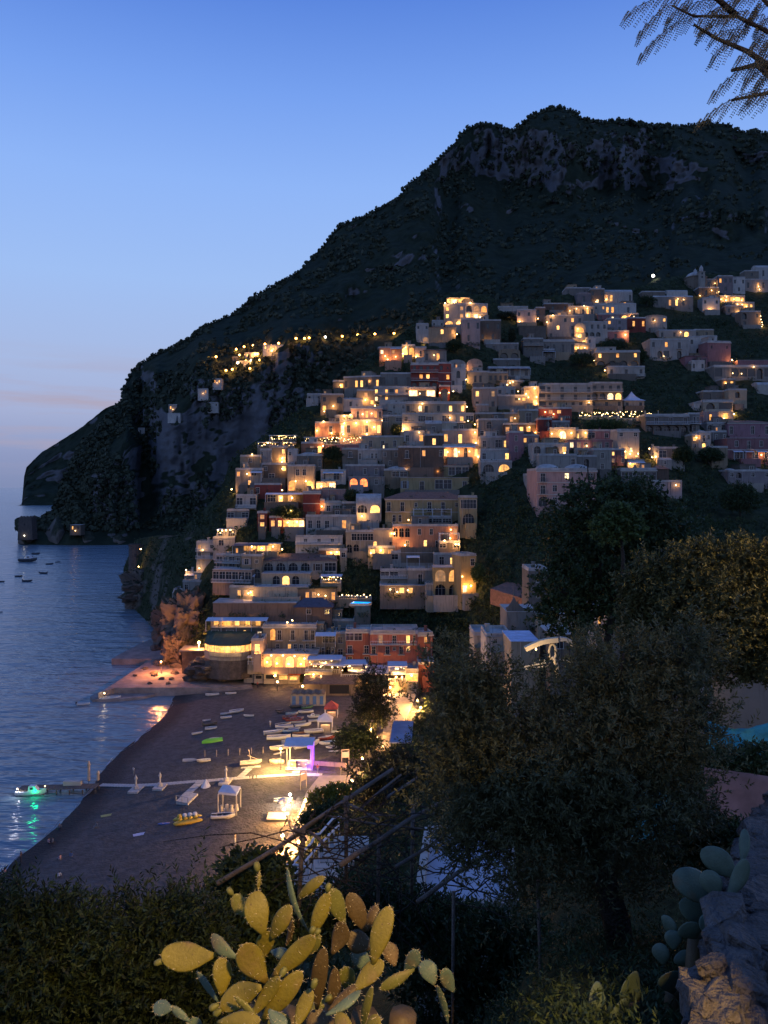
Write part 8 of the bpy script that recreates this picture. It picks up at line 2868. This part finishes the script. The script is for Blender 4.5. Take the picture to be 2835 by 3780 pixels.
# clay roof seen right of the ochre house
m = MB()
q = [P(*Z(16, x, y), d) for x, y, d in ((200, 905, 196), (680, 1050, 186), (680, 830, 200), (420, 815, 206))]
m.add([a - q[0] for a in q] + [a - q[0] + Vector((0, 0.5, -4)) for a in q], [(0, 1, 2, 3), (4, 5, 1, 0), (5, 6, 2, 1)])
m.build('tiled_roof', M_TILE, None, loc=q[0], label='sloping clay roof on the dark bank right of the ochre house', cat='roof')

# ---------------------------------------------------------------- acacia branches in the upper right corner
ac_base = Vector((3.6, 4.4, slope_z(3.6, 4.4)))
ac = thing('acacia_tree', 'feathery acacia branches hanging into the upper right corner', 'tree', ac_base)
L_ACA = leaf_mat('acacia_leaves', (0.10, 0.09, 0.045), 0.4, 0.3)
fork = P(2990, 250, 4.4)
MB().tube([ac_base - ac_base, Vector((3.5, 4.4, 55.5)) - ac_base, Vector((3.2, 4.4, 57.2)) - ac_base, fork - ac_base], [.13, .11, .09, .06], 8).build('trunk', M_BARK, ac, smooth=True)
TW = [[(3000, 250), (2860, 130), (2720, 60), (2560, 60), (2480, 20)], [(2860, 260), (2760, 190), (2640, 140), (2560, 90)], [(2720, 60), (2620, -30), (2520, -60)], [(3000, 250), (2900, 330), (2800, 350), (2700, 370)], [(2990, 200), (2880, 60), (2800, -20)], [(2860, 290), (2790, 240), (2700, 260)]]
for tw in TW:
    MB().tube([P(u, v, 4.4) - ac_base for u, v in tw], [.02, .014, .01, .007, .005][:len(tw)], 6).build('twig', M_BARK, ac, smooth=True)
FR = [((1000, 120), (430, 540)), ((760, -40), (300, 130)), ((860, -60), (420, 330)), ((960, -40), (700, 190)), ((1659, 560), (1130, 900)), ((1700, 850), (1000, 1170)), ((1400, 330), (1130, 560)), ((1200, 10), (870, 60)), ((1300, 60), (1000, 200)),
      ((1500, 100), (1250, 180)), ((1500, 300), (1150, 330)), ((1700, 380), (1380, 560)), ((1720, 700), (1450, 760)), ((1659, 130), (1300, 330)), ((1700, 30), (1350, -10)), ((1760, 230), (1520, 420)), ((1760, 480), (1500, 640)), ((1420, -30), (1130, 120)), ((1760, 900), (1480, 960)),
      ((1250, 150), (1020, 300)), ((1760, 620), (1560, 800)), ((1600, 20), (1480, 180)), ((1760, 330), (1600, 500)), ((1780, 120), (1560, 260))]
Vq = []
rs = np.random.RandomState(4)
fm = MB()
for (x0, y0), (x1, y1) in FR:
    D = 4.4 + rs.uniform(-.25, .25)
    a, b = np.array(P(*Z(22, x0, y0), D)), np.array(P(*Z(22, x1, y1), D + rs.uniform(-.1, .1)))
    L = np.linalg.norm(b - a)
    npn = max(6, int(L / 0.042))
    ax = (b - a) / L
    pts = []
    for i in range(npn):
        t = (i + 0.6) / npn
        c = a + (b - a) * t + np.array([0, 0, 0.10 * L * math.sin(math.pi * t)])
        pts.append(Vector(c))
        for sd in (-1, 1):
            # each pinna hangs down and sideways
            dr = np.array([0.25 * sd * abs(ax[2]) - 0.12 + ax[0] * 0.35, sd * 0.75, -0.95]) + ax * 0.45 + rs.normal(size=3) * 0.08
            dr /= np.linalg.norm(dr)
            pl = (0.125 * math.sin(math.pi * (0.18 + 0.72 * t)) + 0.015) * rs.uniform(.85, 1.15)
            nl = 11
            side = np.cross(dr, np.array([0, 1.0, 0.2]))
            side /= np.linalg.norm(side)
            for j in range(nl):
                q = c + dr * pl * (j + 0.5) / nl + np.array([0, 0, -0.01]) * (j / nl) ** 2
                ll = 0.017 * (1 - 0.4 * j / nl)
                for s2 in (-1, 1):
                    ld = side * s2 * 0.9 + dr * 0.45
                    e = q + ld * ll
                    w = dr * 0.0036
                    Vq.append([q, (q + e) / 2 + w, e, (q + e) / 2 - w])
    fm.tube([p - ac_base for p in pts[::2]], 0.0025, 4)
fm.build('leaf_stalks', M_BARK, ac)['kind'] = 'stuff'
Vq = np.array(Vq) - np.array(ac_base)
o = link('crown', quads_mesh('crown', Vq, L_ACA), ac)
o['kind'] = 'stuff'
